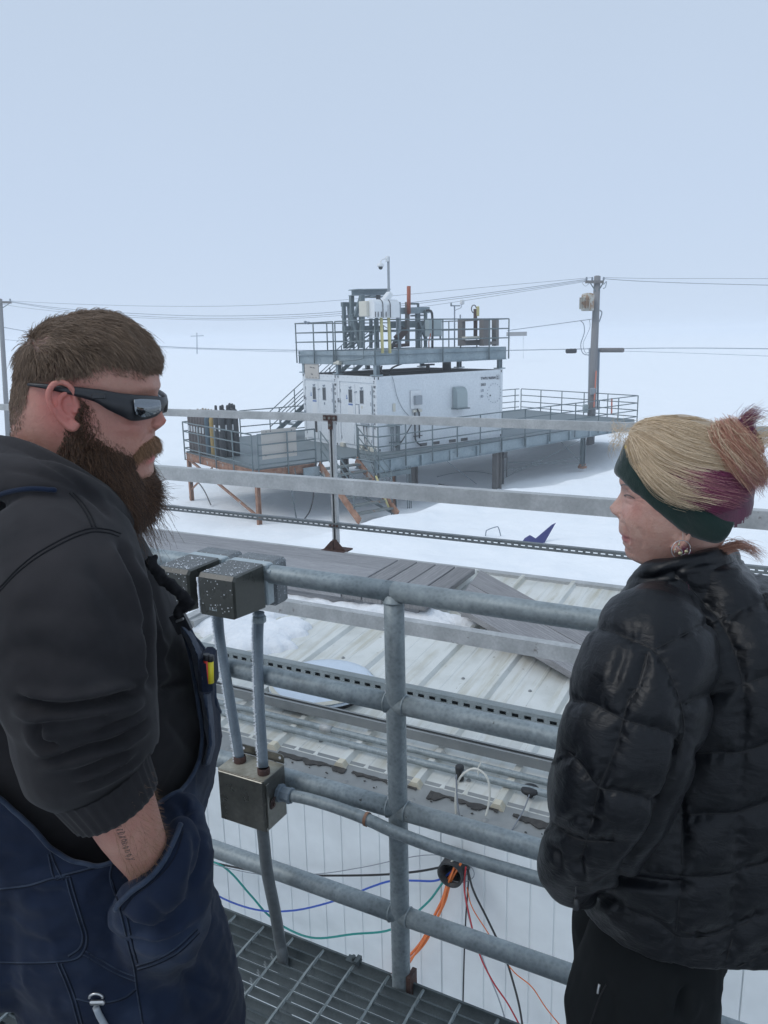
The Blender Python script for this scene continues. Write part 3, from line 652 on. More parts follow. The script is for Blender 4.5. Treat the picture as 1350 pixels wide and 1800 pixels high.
# ---------------- round hatch cover lying on the roof
hc = Q(-2.055, 3.165, rz(3.16)+.045)
ht = thing('hatch_cover', hc-V(0,0,.04), 'round white hatch cover with chipped rim lying on the ribbed roof', 'hatch cover')
MB().lathe([(0,.012),(.22,.011),(.262,.007),(.272,.0),(.272,-.006),(.255,-.012),(0,-.012)], hc, (0,-.03,1), 56).build('disc', M['hatchwhite'], ht)
MB().lathe([(.245,-.012),(.235,-.030),(.240,-.055)], hc, (0,-.03,1), 40).build('curb', M['rubber'], ht)
mb = MB()
for a_, l_, w_ in ((-1.35,.16,.028), (-.7,.03,.012), (.15,.20,.03), (.75,.10,.02), (1.5,.05,.015), (2.6,.09,.02), (3.5,.12,.018)):
    n_ = 7; A = [a_+l_*q*1.6 for q in range(n_)]
    P0 = [hc+E1*math.cos(x)*.271+N1*math.sin(x)*.271+V(0,0,.0042) for x in A]; P1 = [hc+E1*math.cos(x)*(.268-w_*math.sin(math.pi*(q+.4)/n_)*random.uniform(.7,1.1))+N1*math.sin(x)*(.268-w_*math.sin(math.pi*(q+.4)/n_))+V(0,0,.0112) for q, x in enumerate(A)]
    mb.add(P0+P1, [(q, q+1, n_+q+1, n_+q) for q in range(n_-1)])
mb.build('chipped_rim', M['creamtin'], ht)
# ---------------- roof railings (strut channel)
def roof_rail(t_, zbase, label, posts, sa, sb, near):
    r = thing('roof_railing', Q(-1, t_, zbase), label, 'railing', 'strut-channel railings on the white roof')
    mat = M['alu']; c = lambda z: Q((sa+sb)/2, t_, zbase+z); H = E1*(sb-sa)/2
    for z in (1.07, .50):       # C-channel: web with two flanges
        zz = z+ (0 if near else 0)
        mb = MB(); mb.box(c(z)+V(0,0,.0), H, N1*.0015, V(0,0,.030)); mb.box(c(z)+N1*.0205+V(0,0,.029), H, N1*.019, V(0,0,.0012)); mb.box(c(z)+N1*.0205-V(0,0,.029), H, N1*.019, V(0,0,.0012))
        mb.build('rail', mat, r)
    # perforated channel: web pierced with slots
    mb = MB(); pitch = .0508 if near else .0508; z = zbase+.212; h_ = .0205; sl = .0135 if near else .0155; so = .0150 if near else .0075; n_ = int((sb-sa)/pitch)
    for i in range(n_):
        s0 = sa+i*pitch
        if near and not (-3.2 < s0 < .4): continue
        mb.box(Q(s0+(pitch-2*sl)/2, t_, z), E1*((pitch-2*sl)/2), N1*.0013, V(0,0,h_))
        for sg in (-1, 1): mb.box(Q(s0+pitch-sl, t_, z+sg*(h_+so/2)/2), E1*sl, N1*.0013, V(0,0,(h_-so/2)/2))
    if near:
        mb.box(Q((sa-3.2)/2, t_, z), E1*(-3.2-sa)/2, N1*.0013, V(0,0,h_)); mb.box(Q((sb+.4)/2, t_, z), E1*(sb-.4)/2, N1*.0013, V(0,0,h_))
    for sg in (-1, 1):
        mb.box(Q((sa+sb)/2, t_+.0205, z+sg*h_), H, N1*.0195, V(0,0,.0012))
    if near: mb.box(Q((sa+sb)/2, t_+.0395, z), H, N1*.0012, V(0,0,h_))  # closed back plate added to shade the slots from behind
    mb.build('slotted_rail', M['alu_slot' if near else 'alu_dark'], r)
    for s_ in posts:
        mb = MB(); b0 = .06
        mb.box(Q(s_, t_+.044, zbase+(b0+1.07)/2), E1*.0200, N1*.0013, V(0,0,(1.07-b0)/2)); 
        for sg in (-1, 1):
            mb.box(Q(s_+sg*.0205, t_+.025, zbase+(b0+1.07)/2), E1*.0013, N1*.020, V(0,0,(1.07-b0)/2)); mb.box(Q(s_+sg*.015, t_+.0050, zbase+(b0+1.07)/2), E1*.0060, N1*.0012, V(0,0,(1.07-b0)/2))
        mb.build('post', M['alu'], r)
        mb = MB(); z = zbase+1.07    # T bracket with three bolts
        mb.box(Q(s_, t_-.0045, z), E1*.062, N1*.003, V(0,0,.021)); mb.box(Q(s_, t_-.0045, z-.055), E1*.019, N1*.003, V(0,0,.034))
        mb.build('tee_bracket', M['rust_dark'], r)
        mb = MB()
        for dx, dz in ((-.042,0), (0,0), (.042,0), (0,-.055)): mb.cyl(Q(s_+dx, t_-.0075, z+dz), Q(s_+dx, t_-.018, z+dz), .011, 6)
        mb.build('bolt', M['steel'], r)
        mb = MB()
        for zz in (.50, .212):
            for dx in (-.03, .0, .03): mb.cyl(Q(s_+dx, t_-.0016, zbase+zz), Q(s_+dx, t_-.013, zbase+zz), .010, 6)
        mb.build('lower_bolts', M['rust_dark'], r)
        mb = MB(); z = zbase
        mb.box(Q(s_, t_+.03, z+.006), E1*.105, N1*.075, V(0,0,.006)); 
        for sg in (-1, 1): mb.prism([Q(s_+sg*.012, t_-.008, z+.012), Q(s_+sg*.100, t_-.008, z+.012), Q(s_+sg*.030, t_-.008, z+.085), Q(s_+sg*.012, t_-.008, z+.085)][::sg], N1*.007)
        mb.box(Q(s_, t_+.0, z+.05), E1*.022, N1*.003, V(0,0,.045))
        mb.build('base_foot', M['rust_dark'], r)
    return r
roof_rail(5.20, rz(5.2)+.01+.0, 'far roof railing of grey strut channel with a rust-bracketed post, beyond the boardwalk', (-5.6, -3.2, -.55, 2.0), -9.5, 5.2, False)
roof_rail(2.735, -.022, 'near roof railing of grey strut channel crossing just beyond the pipe guard railing', (-3.9, 1.1, 3.6), -6.0, 4.2, True)
# ---------------- boardwalk
bw = thing('boardwalk', Q(-4.2, 4.35, rz(4.3)), 'weathered grey timber boardwalk raised along the far side of the roof', 'boardwalk')
zt = .050
def plank(c, hx, hy, hz, mat, parent, twist=0):
    mb = MB(); mb.rbox(Vector(c), hx, hy, hz, .004)
    return mb.build('plank', M[mat], parent)
for t_, w_ in ((4.27, .275), (4.55, .275), (4.83, .275)):
    for a_, b_ in ((-9.6, -6.5), (-6.49, -2.51)):
        plank(Q((a_+b_)/2, t_, zt-.02+random.uniform(-.002,.002)), E1*((b_-a_)/2-.003), N1*(w_/2-.001), V(0,0,.019), 'wood_s', bw)
for i in range(4):
    s0 = -2.505+i*.150
    plank(Q(s0+.075, 4.55+random.uniform(-.008,.008), zt-.019+random.uniform(-.002,.003)), E1*.0705, N1*.420, V(0,0,.019), 'wood_t', bw)
for t_ in (4.18, 4.55, 4.92):
    mb = MB(); mb.rbox(Q(-5.75, t_, (zt-.04+rz(t_)+.005)/2), E1*3.78, N1*.02, V(0,0,(zt-.04-rz(t_)-.005)/2), .003); mb.build('joist', M['wood_s'], bw)
mb = MB(); mb.rbox(atZ(820, 1078, -.02)+V(0,0,.0), E1*.02, N1*.045, V(0,0,.055), .003); mb.build('block', M['wood_s'], bw)
rp = thing('board_ramp', atZ(900, 1080, .05), 'two loose weathered boards laid slanting from the boardwalk down across the ribbed roof', 'ramp')
A, G, B = atZ(845, 1002, .105), atZ(826, 1026, .10), atZ(800, 1064, .095)
A2, G2, B2 = atZ(1128, 1158, -.04), atZ(1120, 1188, -.045), atZ(1090, 1232, -.05)
for a_, b_, a2, b2 in ((A, G, A2, G2), (G, B, G2, B2)):
    g_ = (b_-a_).normalized()*.004; up = V(0,0,.036)
    mb = MB(); mb.hexa([p-up for p in (a_+g_, b_-g_, b2-g_, a2+g_)]+[a_+g_, b_-g_, b2-g_, a2+g_]); mb.build('plank', M['wood_d'], rp)
# ---------------- snow lying on the roof and the boards
def snow_blob(cx, cy, rx, ry, h, seed, label, rot=0, base=None, thin=.0):
    rr = np.random.default_rng(seed); n_ = 46; ph = rr.uniform(0, 6.28, 6)
    vs = []; fs = []
    for i in range(n_+1):
        for j in range(n_+1):
            u_ = (i/n_-.5)*2.5; v_ = (j/n_-.5)*2.5; vs.append((u_, v_))
    U_ = np.array(vs); ang = np.arctan2(U_[:,1], U_[:,0]); rad = np.hypot(U_[:,0], U_[:,1])
    edge = 1+.16*np.sin(3*ang+ph[0])+.12*np.sin(5*ang+ph[1])+.08*np.sin(9*ang+ph[2])+.05*np.sin(17*ang+ph[3])
    prof = np.clip(1-(rad/edge)**2.2, 0, 1)**.42
    x = U_[:,0]*rx; y = U_[:,1]*ry
    hh = h*prof*(1+.35*fbm(x*1., y*1., seed, 4, 14.)) ; ok = prof > 0
    cr_, sr_ = math.cos(rot), math.sin(rot); P = []
    for k in range(len(U_)):
        s_, t_ = cx+x[k]*cr_-y[k]*sr_, cy+x[k]*sr_+y[k]*cr_
        z = (rz(t_) if base is None else base)+ (hh[k] if ok[k] else -.012)
        P.append(Q(s_, t_, z))
    m1 = n_+1; F = []
    for i in range(n_):
        for j in range(n_):
            q = (i*m1+j, (i+1)*m1+j, (i+1)*m1+j+1, i*m1+j+1)
            if any(ok[a] for a in q): F.append(q)
    used = sorted({a for q in F for a in q}); mp = {a: i for i, a in enumerate(used)}
    mb = MB(); mb.add([P[a] for a in used], [tuple(mp[a] for a in q) for q in F], True)
    return mb.build('snow_patch', M['snow_patch'], org=Q(cx, cy, rz(cy)), label=label, category='snow patch', kind='stuff')
def px_blob(x, y, rx, ry, h, seed, label, rot=0):
    p = atZ(x, y, -.08); snow_blob(p.dot(E1), p.dot(N1), rx, ry, h, seed, label, rot)
px_blob(452, 1112, .30, .24, .07, 21, 'broad patch of snow on the roof behind the two frosted conduits', .1)
px_blob(692, 1082, .46, .13, .075, 22, 'snow lying against the near side of the boardwalk, left of the slanting boards', .04)
px_blob(538, 1062, .22, .10, .06, 24, 'small snow heap beside the boardwalk, right of the outlet boxes')
px_blob(395, 1085, .35, .25, .06, 23, 'snow on the roof under the outlet boxes')
snow_blob(-.60, 3.30, .085, .10, .075, 26, 'small mound of snow on the roof beside the woman\'s sleeve')
snow_blob(-5.2, 3.5, 1.2, .4, .09, 28, 'broad snow patch at the left end of the roof')
# dark strut end seen past the man's chest
a_, b_ = atZ(300, 1105, -.06), atZ(412, 1050, -.02)
mb = MB(); mb.beam(a_, b_, .06, .05); mb.beam(a_+N1*.12+E1*.06, b_+N1*.1+E1*.1, .05, .04); mb.build('roof_strut', M['alu'], org=a_, label='pair of loose strut lengths on the roof behind the outlet boxes', category='strut')
# ================================================================== RAISED LABORATORY IN THE SNOW
def kk(p): return K(p[0], p[1], p[2])
# ---------------- two white laboratory containers
def container(v0, v1, code, label, main):
    c = thing('lab_container', K(0, v0, 0), label, 'container', 'white laboratory containers side by side')
    L, H, g = 6.06, 2.6, .13
    MB().box(K(L/2, (v0+v1)/2, H/2+.04), UU*(L/2-.03), VV*((v1-v0)/2-.02), V(0,0,H/2-.08)).build('wall', M['white'], c)
    mb = MB()
    for u_ in (.06, L-.06):
        for v_ in (v0+.07, v1-.07): mb.box(K(u_, v_, H/2), UU*.06, VV*.07, V(0,0,H/2))
    for v_ in (v0+.04, v1-.04):
        mb.box(K(L/2, v_, H-.06), UU*(L/2-.12), VV*.045, V(0,0,.06)); mb.box(K(L/2, v_, .075), UU*(L/2-.12), VV*.045, V(0,0,.075))
    for u_ in (.045, L-.045):
        mb.box(K(u_, (v0+v1)/2, H-.11), UU*.045, VV*((v1-v0)/2-.14), V(0,0,.11)); mb.box(K(u_, (v0+v1)/2, .10), UU*.045, VV*((v1-v0)/2-.14), V(0,0,.10))
    mb.build('frame', M['white'], c)
    mb = MB()
    for u_ in (.09, L-.09):
        for v_ in (v0+.085, v1-.085):
            for z in (.06, H-.055): mb.rbox(K(u_, v_, z), UU*.098, VV*.092, V(0,0,.062), .012)
    mb.build('corner_casting', M['white'], c)
    mb = MB()
    for v_ in (v0+.085, v1-.085):
        for z in (.06, H-.06): mb.rbox(K(-.010, v_, z), UU*.004, VV*.026, V(0,0,.042), .02)
    for u_ in (.09, L-.09):
        mb.rbox(K(u_, v0-.009, H-.06), UU*.026, VV*.003, V(0,0,.042), .02); mb.rbox(K(u_, v0-.009, .06), UU*.026, VV*.003, V(0,0,.042), .02)
    mb.build('casting_holes', M['glassdark'], c).__setitem__('kind', 'stuff')
    MB().box(K(L/2, (v0+v1)/2, H-.002), UU*(L/2-.05), VV*((v1-v0)/2-.06), V(0,0,.004)).build('roof', M['roof_dark'], c)
    # twin door leaves on the near end
    a, b = v0+.26, v1-.24; mid = (a+b)/2+.02
    for k_, (p, q) in enumerate(((mid+.008, b), (a, mid-.008))):
        d = MB().rbox(K(-.018, (p+q)/2, 1.215), UU*.022, VV*((q-p)/2), V(0,0,1.08), .008).build('door', M['white'], c)
        wv = mid+.33-.04 if k_ == 0 else mid-.42
        mb = MB(); 
        mb.rbox(K(-.041, wv, 1.88), UU*.006, VV*.125, V(0,0,.245), .03); mb.build('window_frame', M['fadedgrey'], d)
        MB().rbox(K(-.0465, wv, 1.88), UU*.004, VV*.10, V(0,0,.22), .03).build('window_pane', M['glassdark'], d)
        for z in (.35, .95, 1.65, 2.05): MB().box(K(-.043, q-.03 if k_ == 0 else p+.03, z), UU*.006, VV*.02, V(0,0,.06)).build('hinge', M['fadedgrey'], d)
        mb = MB(); hv = wv
        mb.beam(K(-.05, hv+.08, 2.19), K(-.05, hv-.08, 2.21), .025, .03); mb.cyl(K(-.045, hv, 2.17), K(-.07, hv, 2.17), .03, 8)
        if k_ == 1: mb.beam(K(-.05, mid+.02, 2.02), K(-.05, mid-.14, 2.06), .02, .03)
        mb.build('door_fitting', M['markgrey'], d)
        if k_ == 0:
            MB().box(K(-.042, wv, 1.58), UU*.002, VV*.14, V(0,0,.028)).build('blue_label', M['markblue'], d)
            MB().box(K(-.042, wv, 1.28), UU*.002, VV*.17, V(0,0,.22)).build('notice_sheet', M['domewhite'], d)
            tri = [K(-.042, wv+.27, 1.84), K(-.042, wv+.20, 1.84), K(-.042, wv+.235, 1.93)]
            MB().prism(tri, UU*-.003).build('warning_mark', M['markblue'], d)
            MB().box(K(-.042, wv+.235, 1.79), UU*.002, VV*.045, V(0,0,.025)).build('warning_text', M['markblue'], d)
            if not main:
                MB().box(K(-.05, wv-.05, .65), UU*.012, VV*.07, V(0,0,.16)).build('vent_grille', M['cyldark'], d)
                MB().box(K(-.05, wv-.05, .44), UU*.012, VV*.07, V(0,0,.05)).build('vent_grille', M['cylbrown'], d)
        else:
            MB().box(K(-.043, wv-.0, 1.52), UU*.003, VV*.04, V(0,0,.045)).build('small_plate', M['creamtin' if main else 'markgrey'], d)
            if main:
                f_ = MB().rbox(K(-.048, mid-.14, 1.42), UU*.008, VV*.12, V(0,0,.20), .004).build('notice_frame', M['markgrey'], d)
                MB().box(K(-.058, mid-.14, 1.42), UU*.002, VV*.09, V(0,0,.165)).build('notice_sheet', M['domewhite'], d)
                mb = MB(); mb.beam(K(-.05, mid-.04, 1.04), K(-.05, mid-.04, .86), .03, .04); mb.build('handle', M['markgrey'], d)
        if True:
            mb = MB()
            for z in (.9, 1.0): pass
            mb.cyl(K(-.05, (mid+.10 if k_ == 0 else mid-.10), .16), K(-.05, (mid+.10 if k_ == 0 else mid-.10), .9), .012, 6); mb.build('lock_rod', M['white'], d)
    # stencilled codes
    text(code, M['mark'], c, K(-.013, v1-.05 if not main else v1-.02, 1.62), -VV, V(0,0,1), .20, bold=.004, sx_=.85)
    for i, ch in enumerate('TWPU 960504'):
        if ch != ' ': text(ch, M['mark'], c, K(-.014, v0+.16, 2.36-.158*i), -VV, V(0,0,1), .13, bold=.003)
    mb = MB()
    for k_ in range(5): mb.box(K(-.043, mid-.30-.07*k_, 1.02), UU*.002, VV*.026, V(0,0,.012)); mb.box(K(-.043, mid-.30-.07*k_, .95), UU*.002, VV*.022, V(0,0,.010))
    for z in (2.53,):
        for k_ in range(7): mb.cyl(K(-.091+.09, v0+.35+k_*.28, z), K(-.006, v0+.35+k_*.28, z), .012, 6)
    mb.build('small_print', M['markgrey'], c)
    mb = MB(); mb.cyl(K(-.03, v0+.42, 1.1), K(-.03, v0+.42, 1.1)-UU*.02, .02, 6)
    return c
c5 = container(0, 2.44, 'E-5', 'nearer white laboratory container marked E-5, a grey vent hood on its long side', True)
c4 = container(2.46, 4.90, 'E-4', 'farther white laboratory container marked E-4, left of the one marked E-5', False)
# fittings on the long side
text('TWPU 960504', M['mark'], c5, K(4.90, -.006, 2.26), UU, V(0,0,1), .135, bold=.003, sx_=.93)
text('2', M['mark'], c5, K(5.75, -.006, 2.26), UU, V(0,0,1), .14, bold=.003)
mb = MB()
for a_, b_, cc, dd in ((5.715,5.725,2.235,2.40), (5.855,5.865,2.235,2.40), (5.715,5.865,2.235,2.245), (5.715,5.865,2.39,2.40)): mb.box(K((a_+b_)/2, -.006, (cc+dd)/2), UU*(b_-a_)/2, VV*.002, V(0,0,(dd-cc)/2))
mb.build('number_frame', M['mark'], c5)
for i, s_ in enumerate(('2053', 'US', '83')): text(s_, M['mark' if i == 0 else 'markgrey'], c5, K(4.90, -.006, 2.03-.22*i), UU, V(0,0,1), .13, bold=.003)
mb = MB()
for i in range(18):
    a_ = 2*math.pi*i/18; mb.box(K(5.60+.36*math.cos(a_), -.006, 1.72+.36*math.sin(a_)), (UU*-math.sin(a_)+V(0,0,1)*math.cos(a_))*.022, VV*.002, (UU*math.cos(a_)+V(0,0,1)*math.sin(a_))*.012)
mb.build('dashed_circle', M['markgrey'], c5)
MB().cyl(K(5.40, -.0, 1.64), K(5.40, -.012, 1.64), .03, 10).build('port_plug', M['mark'], c5)
mb = MB(); 
for a_, b_, cc, dd in ((5.15,5.70,.88,.89), (5.15,5.70,.48,.49), (5.15,5.16,.48,.89), (5.69,5.70,.48,.89)): mb.box(K((a_+b_)/2, -.008, (cc+dd)/2), UU*(b_-a_)/2, VV*.004, V(0,0,(dd-cc)/2))
mb.build('hatch_outline', M['white'], c5)
# vent hood with curved shoulders
mb = MB(); prof = [(0,0,2.06)]
side = [(0, 2.06), (-.10, 2.05), (-.20, 1.98), (-.26, 1.86), (-.27, 1.30), (0, 1.30)]
mb.add([K(3.48, a, b) for a, b in side]+[K(3.98, a, b) for a, b in side], [tuple(range(6)), tuple(range(6, 12))[::-1]]+[(i+1, i, 6+i, 7+i) for i in range(5)])
hd = mb.build('vent_hood', M['hood'], c5); MB().box(K(3.73, -.16, 1.275), UU*.31, VV*.18, V(0,0,.02)).build('drip_tray', M['galv_far'], hd)
mb = MB(); mb.box(K(1.72, -.02, 1.72), UU*.24, VV*.012, V(0,0,.32)); b_ = mb.build('backing_board', M['domewhite'], c5)
MB().rbox(K(1.76, -.09, 1.70), UU*.15, VV*.07, V(0,0,.16), .01).build('socket_box', M['fadedgrey'], c5)
MB().box(K(1.74, -.06, 1.32), UU*.20, VV*.03, V(0,0,.045)).build('terminal_block', M['creamtin'], c5)
mb = MB()
mb.tube(catmull([K(1.70,-.1,1.40), K(1.74,-.12,1.30), K(1.80,-.1,1.18), K(1.78,-.08,1.05)], 5), .03, 6)
for u_ in (1.62, 1.82): mb.cyl(K(u_, -.07, 1.28), K(u_, -.07, .33), .028, 8)
mb.beam(K(1.55,-.07,.42), K(1.95,-.07,.42), .03, .03); mb.tube(catmull([K(1.62,-.07,.33), K(1.70,-.09,.18), K(1.90,-.1,.05)], 5), .028, 8)
mb.tube(catmull([K(1.60,-.10,1.05), K(1.30,-.12,.70), K(.95,-.12,.28), K(.70,-.1,.12)], 6), .020, 6); mb.build('cable', M['cyldark'], c5)
for u_ in (.58, .84): MB().rbox(K(u_, -.09, .98), UU*.115, VV*.08, V(0,0,.12), .01).build('switch_box', M['hood'], c5)
mb = MB()
for u_ in (.54, .62, .78, .84, .90): mb.cyl(K(u_, -.08, .9), K(u_, -.08, -.9), .020, 8)
mb.beam(K(.45,-.08,.30), K(1.0,-.08,.30), .03, .04); mb.build('riser_pipe', M['galv_far'], c5)
mb = MB()
for u_ in (2.05, 2.65, 3.45, 4.05): mb.box(K(u_, -.002, .075), UU*.17, VV*.012, V(0,0,.055))
mb.build('fork_pocket', M['roof_dark'], c5)
MB().box(K(.75, -.004, 1.50), UU*.06, VV*.004, V(0,0,.14)).build('pale_patch', M['creamtin'], c5)
MB().tube(catmull([K(.65,.1,2.64), K(.70,-.03,2.5), K(.86,-.03,1.9), K(1.10,-.03,1.45), K(1.4,-.03,1.15)], 6), .012, 6).build('hanging_wire', M['fadedgrey'], c5)
# cables and boxes on the near end
MB().rbox(K(-.08, .62, .93), UU*.04, VV*.22, V(0,0,.05), .01).build('terminal_block', M['fadedgrey'], c5)
mb = MB(); mb.tube(catmull([K(-.09,.72,.9), K(-.1,.66,.6), K(-.1,.62,.3), K(-.1,.56,.1)], 5), .016, 6); mb.tube(catmull([K(-.09,.52,.9), K(-.1,.48,.6), K(-.1,.50,.3), K(-.1,.52,.1)], 5), .016, 6)
mb.rbox(K(-.08,.55,.1), UU*.04, VV*.10, V(0,0,.05), .01); mb.build('cable', M['cyldark'], c5)
mb = MB()
for v_ in (.9, .5, .2, 2.1): mb.box(K(-.06, v_, .08), UU*.05, VV*.11, V(0,0,.07))
mb.build('step_lug', M['creamtin'], c5)
MB().box(K(-.02, 4.15, 2.70), UU*.012, VV*.50, V(0,0,.28)).build('plywood_patch', M['ply'], c4)
mb = MB()
for a_, b_ in ((4.25, 2.86), (4.05, 2.84), (4.2, 2.60)): mb.beam(K(-.036, a_, b_), K(-.036, a_-.13, b_-.015), .01, .03)
for k_ in range(4): mb.box(K(-.036, 4.5-k_*.22, 2.47), UU*.004, VV*.018, V(0,0,.018))
mb.build('patch_marks', M['cyldark'], c4)
MB().box(K(-.014, 4.80, 1.10), UU*.004, VV*.07, V(0,0,.07)).build('label_plate', M['markgrey'], c4)
MB().box(K(-.014, 4.78, 1.42), UU*.004, VV*.03, V(0,0,.03)).build('label_plate', M['markgrey'], c4)

# ---------------- lower walkway and landings
lw = thing('raised_walkway', K(0, -1, -1.7), 'lower grey steel walkway around the two white containers, its left landing edged with rusty beams', 'walkway')
def slab(poly, z, th, name, mat, parent): return MB().prism([K(a, b, z-th) for a, b in poly], V(0,0,th)).build(name, M[mat], parent)
fy = lambda u_: -1.30+.088*(u_+1.1)
slab([(-4.85,-.22), (-4.85,5.25), (-.012,5.25), (-.012,-.22)], 0, .05, 'deck', 'deckgrey', lw)
slab([(-1.10,fy(-1.1)), (-1.10,-.225), (14.6,-.225), (14.6,fy(14.6)), ], -.001, .05, 'deck', 'deckgrey', lw) if False else slab([(-1.10,fy(-1.1)), (14.6,fy(14.6)), (14.6,.20), (6.09,.20), (6.09,-.015), (-.0,-.015), (-.0,-.225), (-1.10,-.225)], -.002, .05, 'deck', 'deckgrey', lw)
slab([(6.09,.203), (14.6,.203), (14.9,7.5), (6.09,7.5)], 0, .05, 'deck', 'deckgrey', lw)
slab([(-3.0,5.253), (-3.0,7.8), (6.08,7.8), (6.08,4.93), (.0,4.93), (0,5.253)], -.002, .05, 'deck', 'deckgrey', lw)
def edge_beam(a, b, za, h_, mat, n_st=0, name='edge_beam'):
    mb = MB(); A_, B_ = K(a[0], a[1], za-h_/2), K(b[0], b[1], za-h_/2); mb.ibeam(A_, B_, .14, h_, .018)
    d = B_-A_
    for i in range(n_st):
        c = A_+d*((i+.5)/n_st); mb.box(c, d.normalized()*.045, d.cross(V(0,0,1)).normalized()*.074, V(0,0,h_/2-.02))
    return mb.build(name, M[mat], lw)
edge_beam((-4.85,-.22), (-4.85,5.25), -.05, .26, 'rust', 0); edge_beam((-4.85,-.22), (-2.65,-.22), -.05, .26, 'rust', 0)
edge_beam((-1.1,fy(-1.1)), (14.6,fy(14.6)), -.05, .40, 'galv_light', 11)
edge_beam((-1.1,fy(-1.1)), (-1.1,-.25), -.05, .36, 'galv_light'); edge_beam((14.6,fy(14.6)), (14.9,7.5), -.05, .36, 'galv_light')
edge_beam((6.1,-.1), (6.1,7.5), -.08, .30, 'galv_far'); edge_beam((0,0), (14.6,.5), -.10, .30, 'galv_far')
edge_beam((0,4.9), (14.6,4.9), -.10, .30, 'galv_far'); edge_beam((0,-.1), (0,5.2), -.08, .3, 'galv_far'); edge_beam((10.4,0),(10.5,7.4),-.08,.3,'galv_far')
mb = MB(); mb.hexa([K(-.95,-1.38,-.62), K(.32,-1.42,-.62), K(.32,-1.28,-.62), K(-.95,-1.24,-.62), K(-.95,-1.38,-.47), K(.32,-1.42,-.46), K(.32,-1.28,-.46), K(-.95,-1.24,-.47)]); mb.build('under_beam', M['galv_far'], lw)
# railing: each post and each rail a piece
def rail_run(pts, z0, parent, posts=None, levels=(1.07,.74,.41,.12), r=.022, mat='galv_far', closed_ends=False, foot=-.35):
    for i in range(len(pts)-1):
        a, b = pts[i], pts[i+1]
        for z in levels: MB().cyl(K(a[0], a[1], z0+z), K(b[0], b[1], z0+z), r, 8).build('rail', M[mat], parent)
    for p in (posts or pts): MB().cyl(K(p[0], p[1], z0+foot), K(p[0], p[1], z0+1.07), r*1.15, 8).build('post', M[mat], parent)
def lin(a, b, n_): return [(a[0]+(b[0]-a[0])*i/n_, a[1]+(b[1]-a[1])*i/n_) for i in range(n_+1)]
fr_ = [(u_, fy(u_)-.09) for u_ in (-.98, .25, 1.52, 2.77, 4.0, 5.22, 6.6, 8.2, 9.9, 11.6, 13.1, 14.68)]
rail_run([fr_[0], fr_[-1]], 0, lw, fr_)
rail_run([(-2.2+1.1, -.35), (-.98, fy(-1.1)-.06)], 0, lw, [(-1.1, -.35)])
rail_run([(14.7, fy(14.6)), (14.98, 7.5)], 0, lw, lin((14.72, 1.7), (14.95, 7.5), 4))
rail_run([(14.9, 7.6), (6.2, 7.6)], 0, lw, lin((14.6, 7.6), (6.2, 7.6), 5))
rail_run([(-4.93,5.2), (-4.93,-.15)], 0, lw, lin((-4.93,5.2), (-4.93,-.15), 4), foot=-.31)
rail_run([(-4.80,-.30), (-2.72,-.30)], 0, lw, [(-4.80,-.30), (-3.75,-.30), (-2.72,-.30)], foot=-.31)
rail_run([(-4.9,5.3), (-3.05,5.3)], 0, lw, [(-4.0,5.3)]); rail_run([(-3.05,5.35), (-3.05,7.7)], 0, lw, [(-3.05,6.5)]); rail_run([(-3.05,7.75), (-1.5,7.75)], 0, lw, [(-3.05,7.75), (-1.5,7.75)])
MB().cyl(K(-3.75,-.30,-.2), K(-3.55,-.30,-1.75), .022, 8).build('prop', M['galv_far'], lw)
rail_run([(-1.4,7.75), (6.1,7.75)], 0, lw, lin((-1.4,7.75), (6.1,7.75), 4))
# legs, braces
def leg(u_, v_, z1, mat, w_=.15, zb_=-1.9):
    mb = MB(); mb.ibeam(K(u_, v_, zb_), K(u_, v_, z1), w_, w_, .02, UU); return mb.build('leg', M[mat], lw)
leg(-4.83,-.20,-.31,'rust',.13); leg(-4.83,5.1,-.31,'rust',.13)
mb = MB(); mb.beam(K(-4.83,5.0,-.31), K(-4.83,.05,-1.5), .07, .07); mb.build('brace', M['rust'], lw)
mb = MB(); mb.beam(K(-4.83,5.1,-1.42), K(-4.83,3.1,-.36), .05, .05); mb.build('brace', M['rust'], lw)
mb = MB(); mb.beam(K(-4.7,-.2,-.32), K(-2.6,.35,-.55), .12, .22); mb.build('brace', M['rust_dark'], lw)
mb = MB(); mb.beam(K(-2.6,-.25,-.38), K(-.6,-2.1,-1.9), .07, .07); mb.build('brace', M['galv_far'], lw)
mb = MB(); mb.rbox(K(-2.95,-.38,-.30), UU*.30, VV*.03, V(0,0,.16), .01); mb.build('end_plate', M['galv_light'], lw)
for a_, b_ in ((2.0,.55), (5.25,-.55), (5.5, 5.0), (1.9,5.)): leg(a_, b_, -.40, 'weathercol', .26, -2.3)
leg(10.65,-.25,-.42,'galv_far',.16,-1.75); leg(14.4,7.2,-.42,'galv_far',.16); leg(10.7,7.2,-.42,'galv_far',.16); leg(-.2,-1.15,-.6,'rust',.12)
mb = MB(); mb.rbox(K(10.65,-.25,-1.72), UU*.14, VV*.14, V(0,0,.05), .01); mb.box(K(10.65,-.25,-1.62), UU*.2, VV*.04, V(0,0,.03)); mb.build('leg_foot', M['rust'], lw)
mb = MB(); u_ = 5.48
mb.beam(K(u_,-.62,-.4), K(u_,-.62,-1.75), .05, .12); mb.rbox(K(u_+.06,-.66,-.62), UU*.1, VV*.06, V(0,0,.10), .01); mb.cyl(K(u_+.22,-.64,-.5), K(u_+.22,-.64,-1.5), .018, 6)
mb.build('conduit_stack', M['cyldark'], lw)
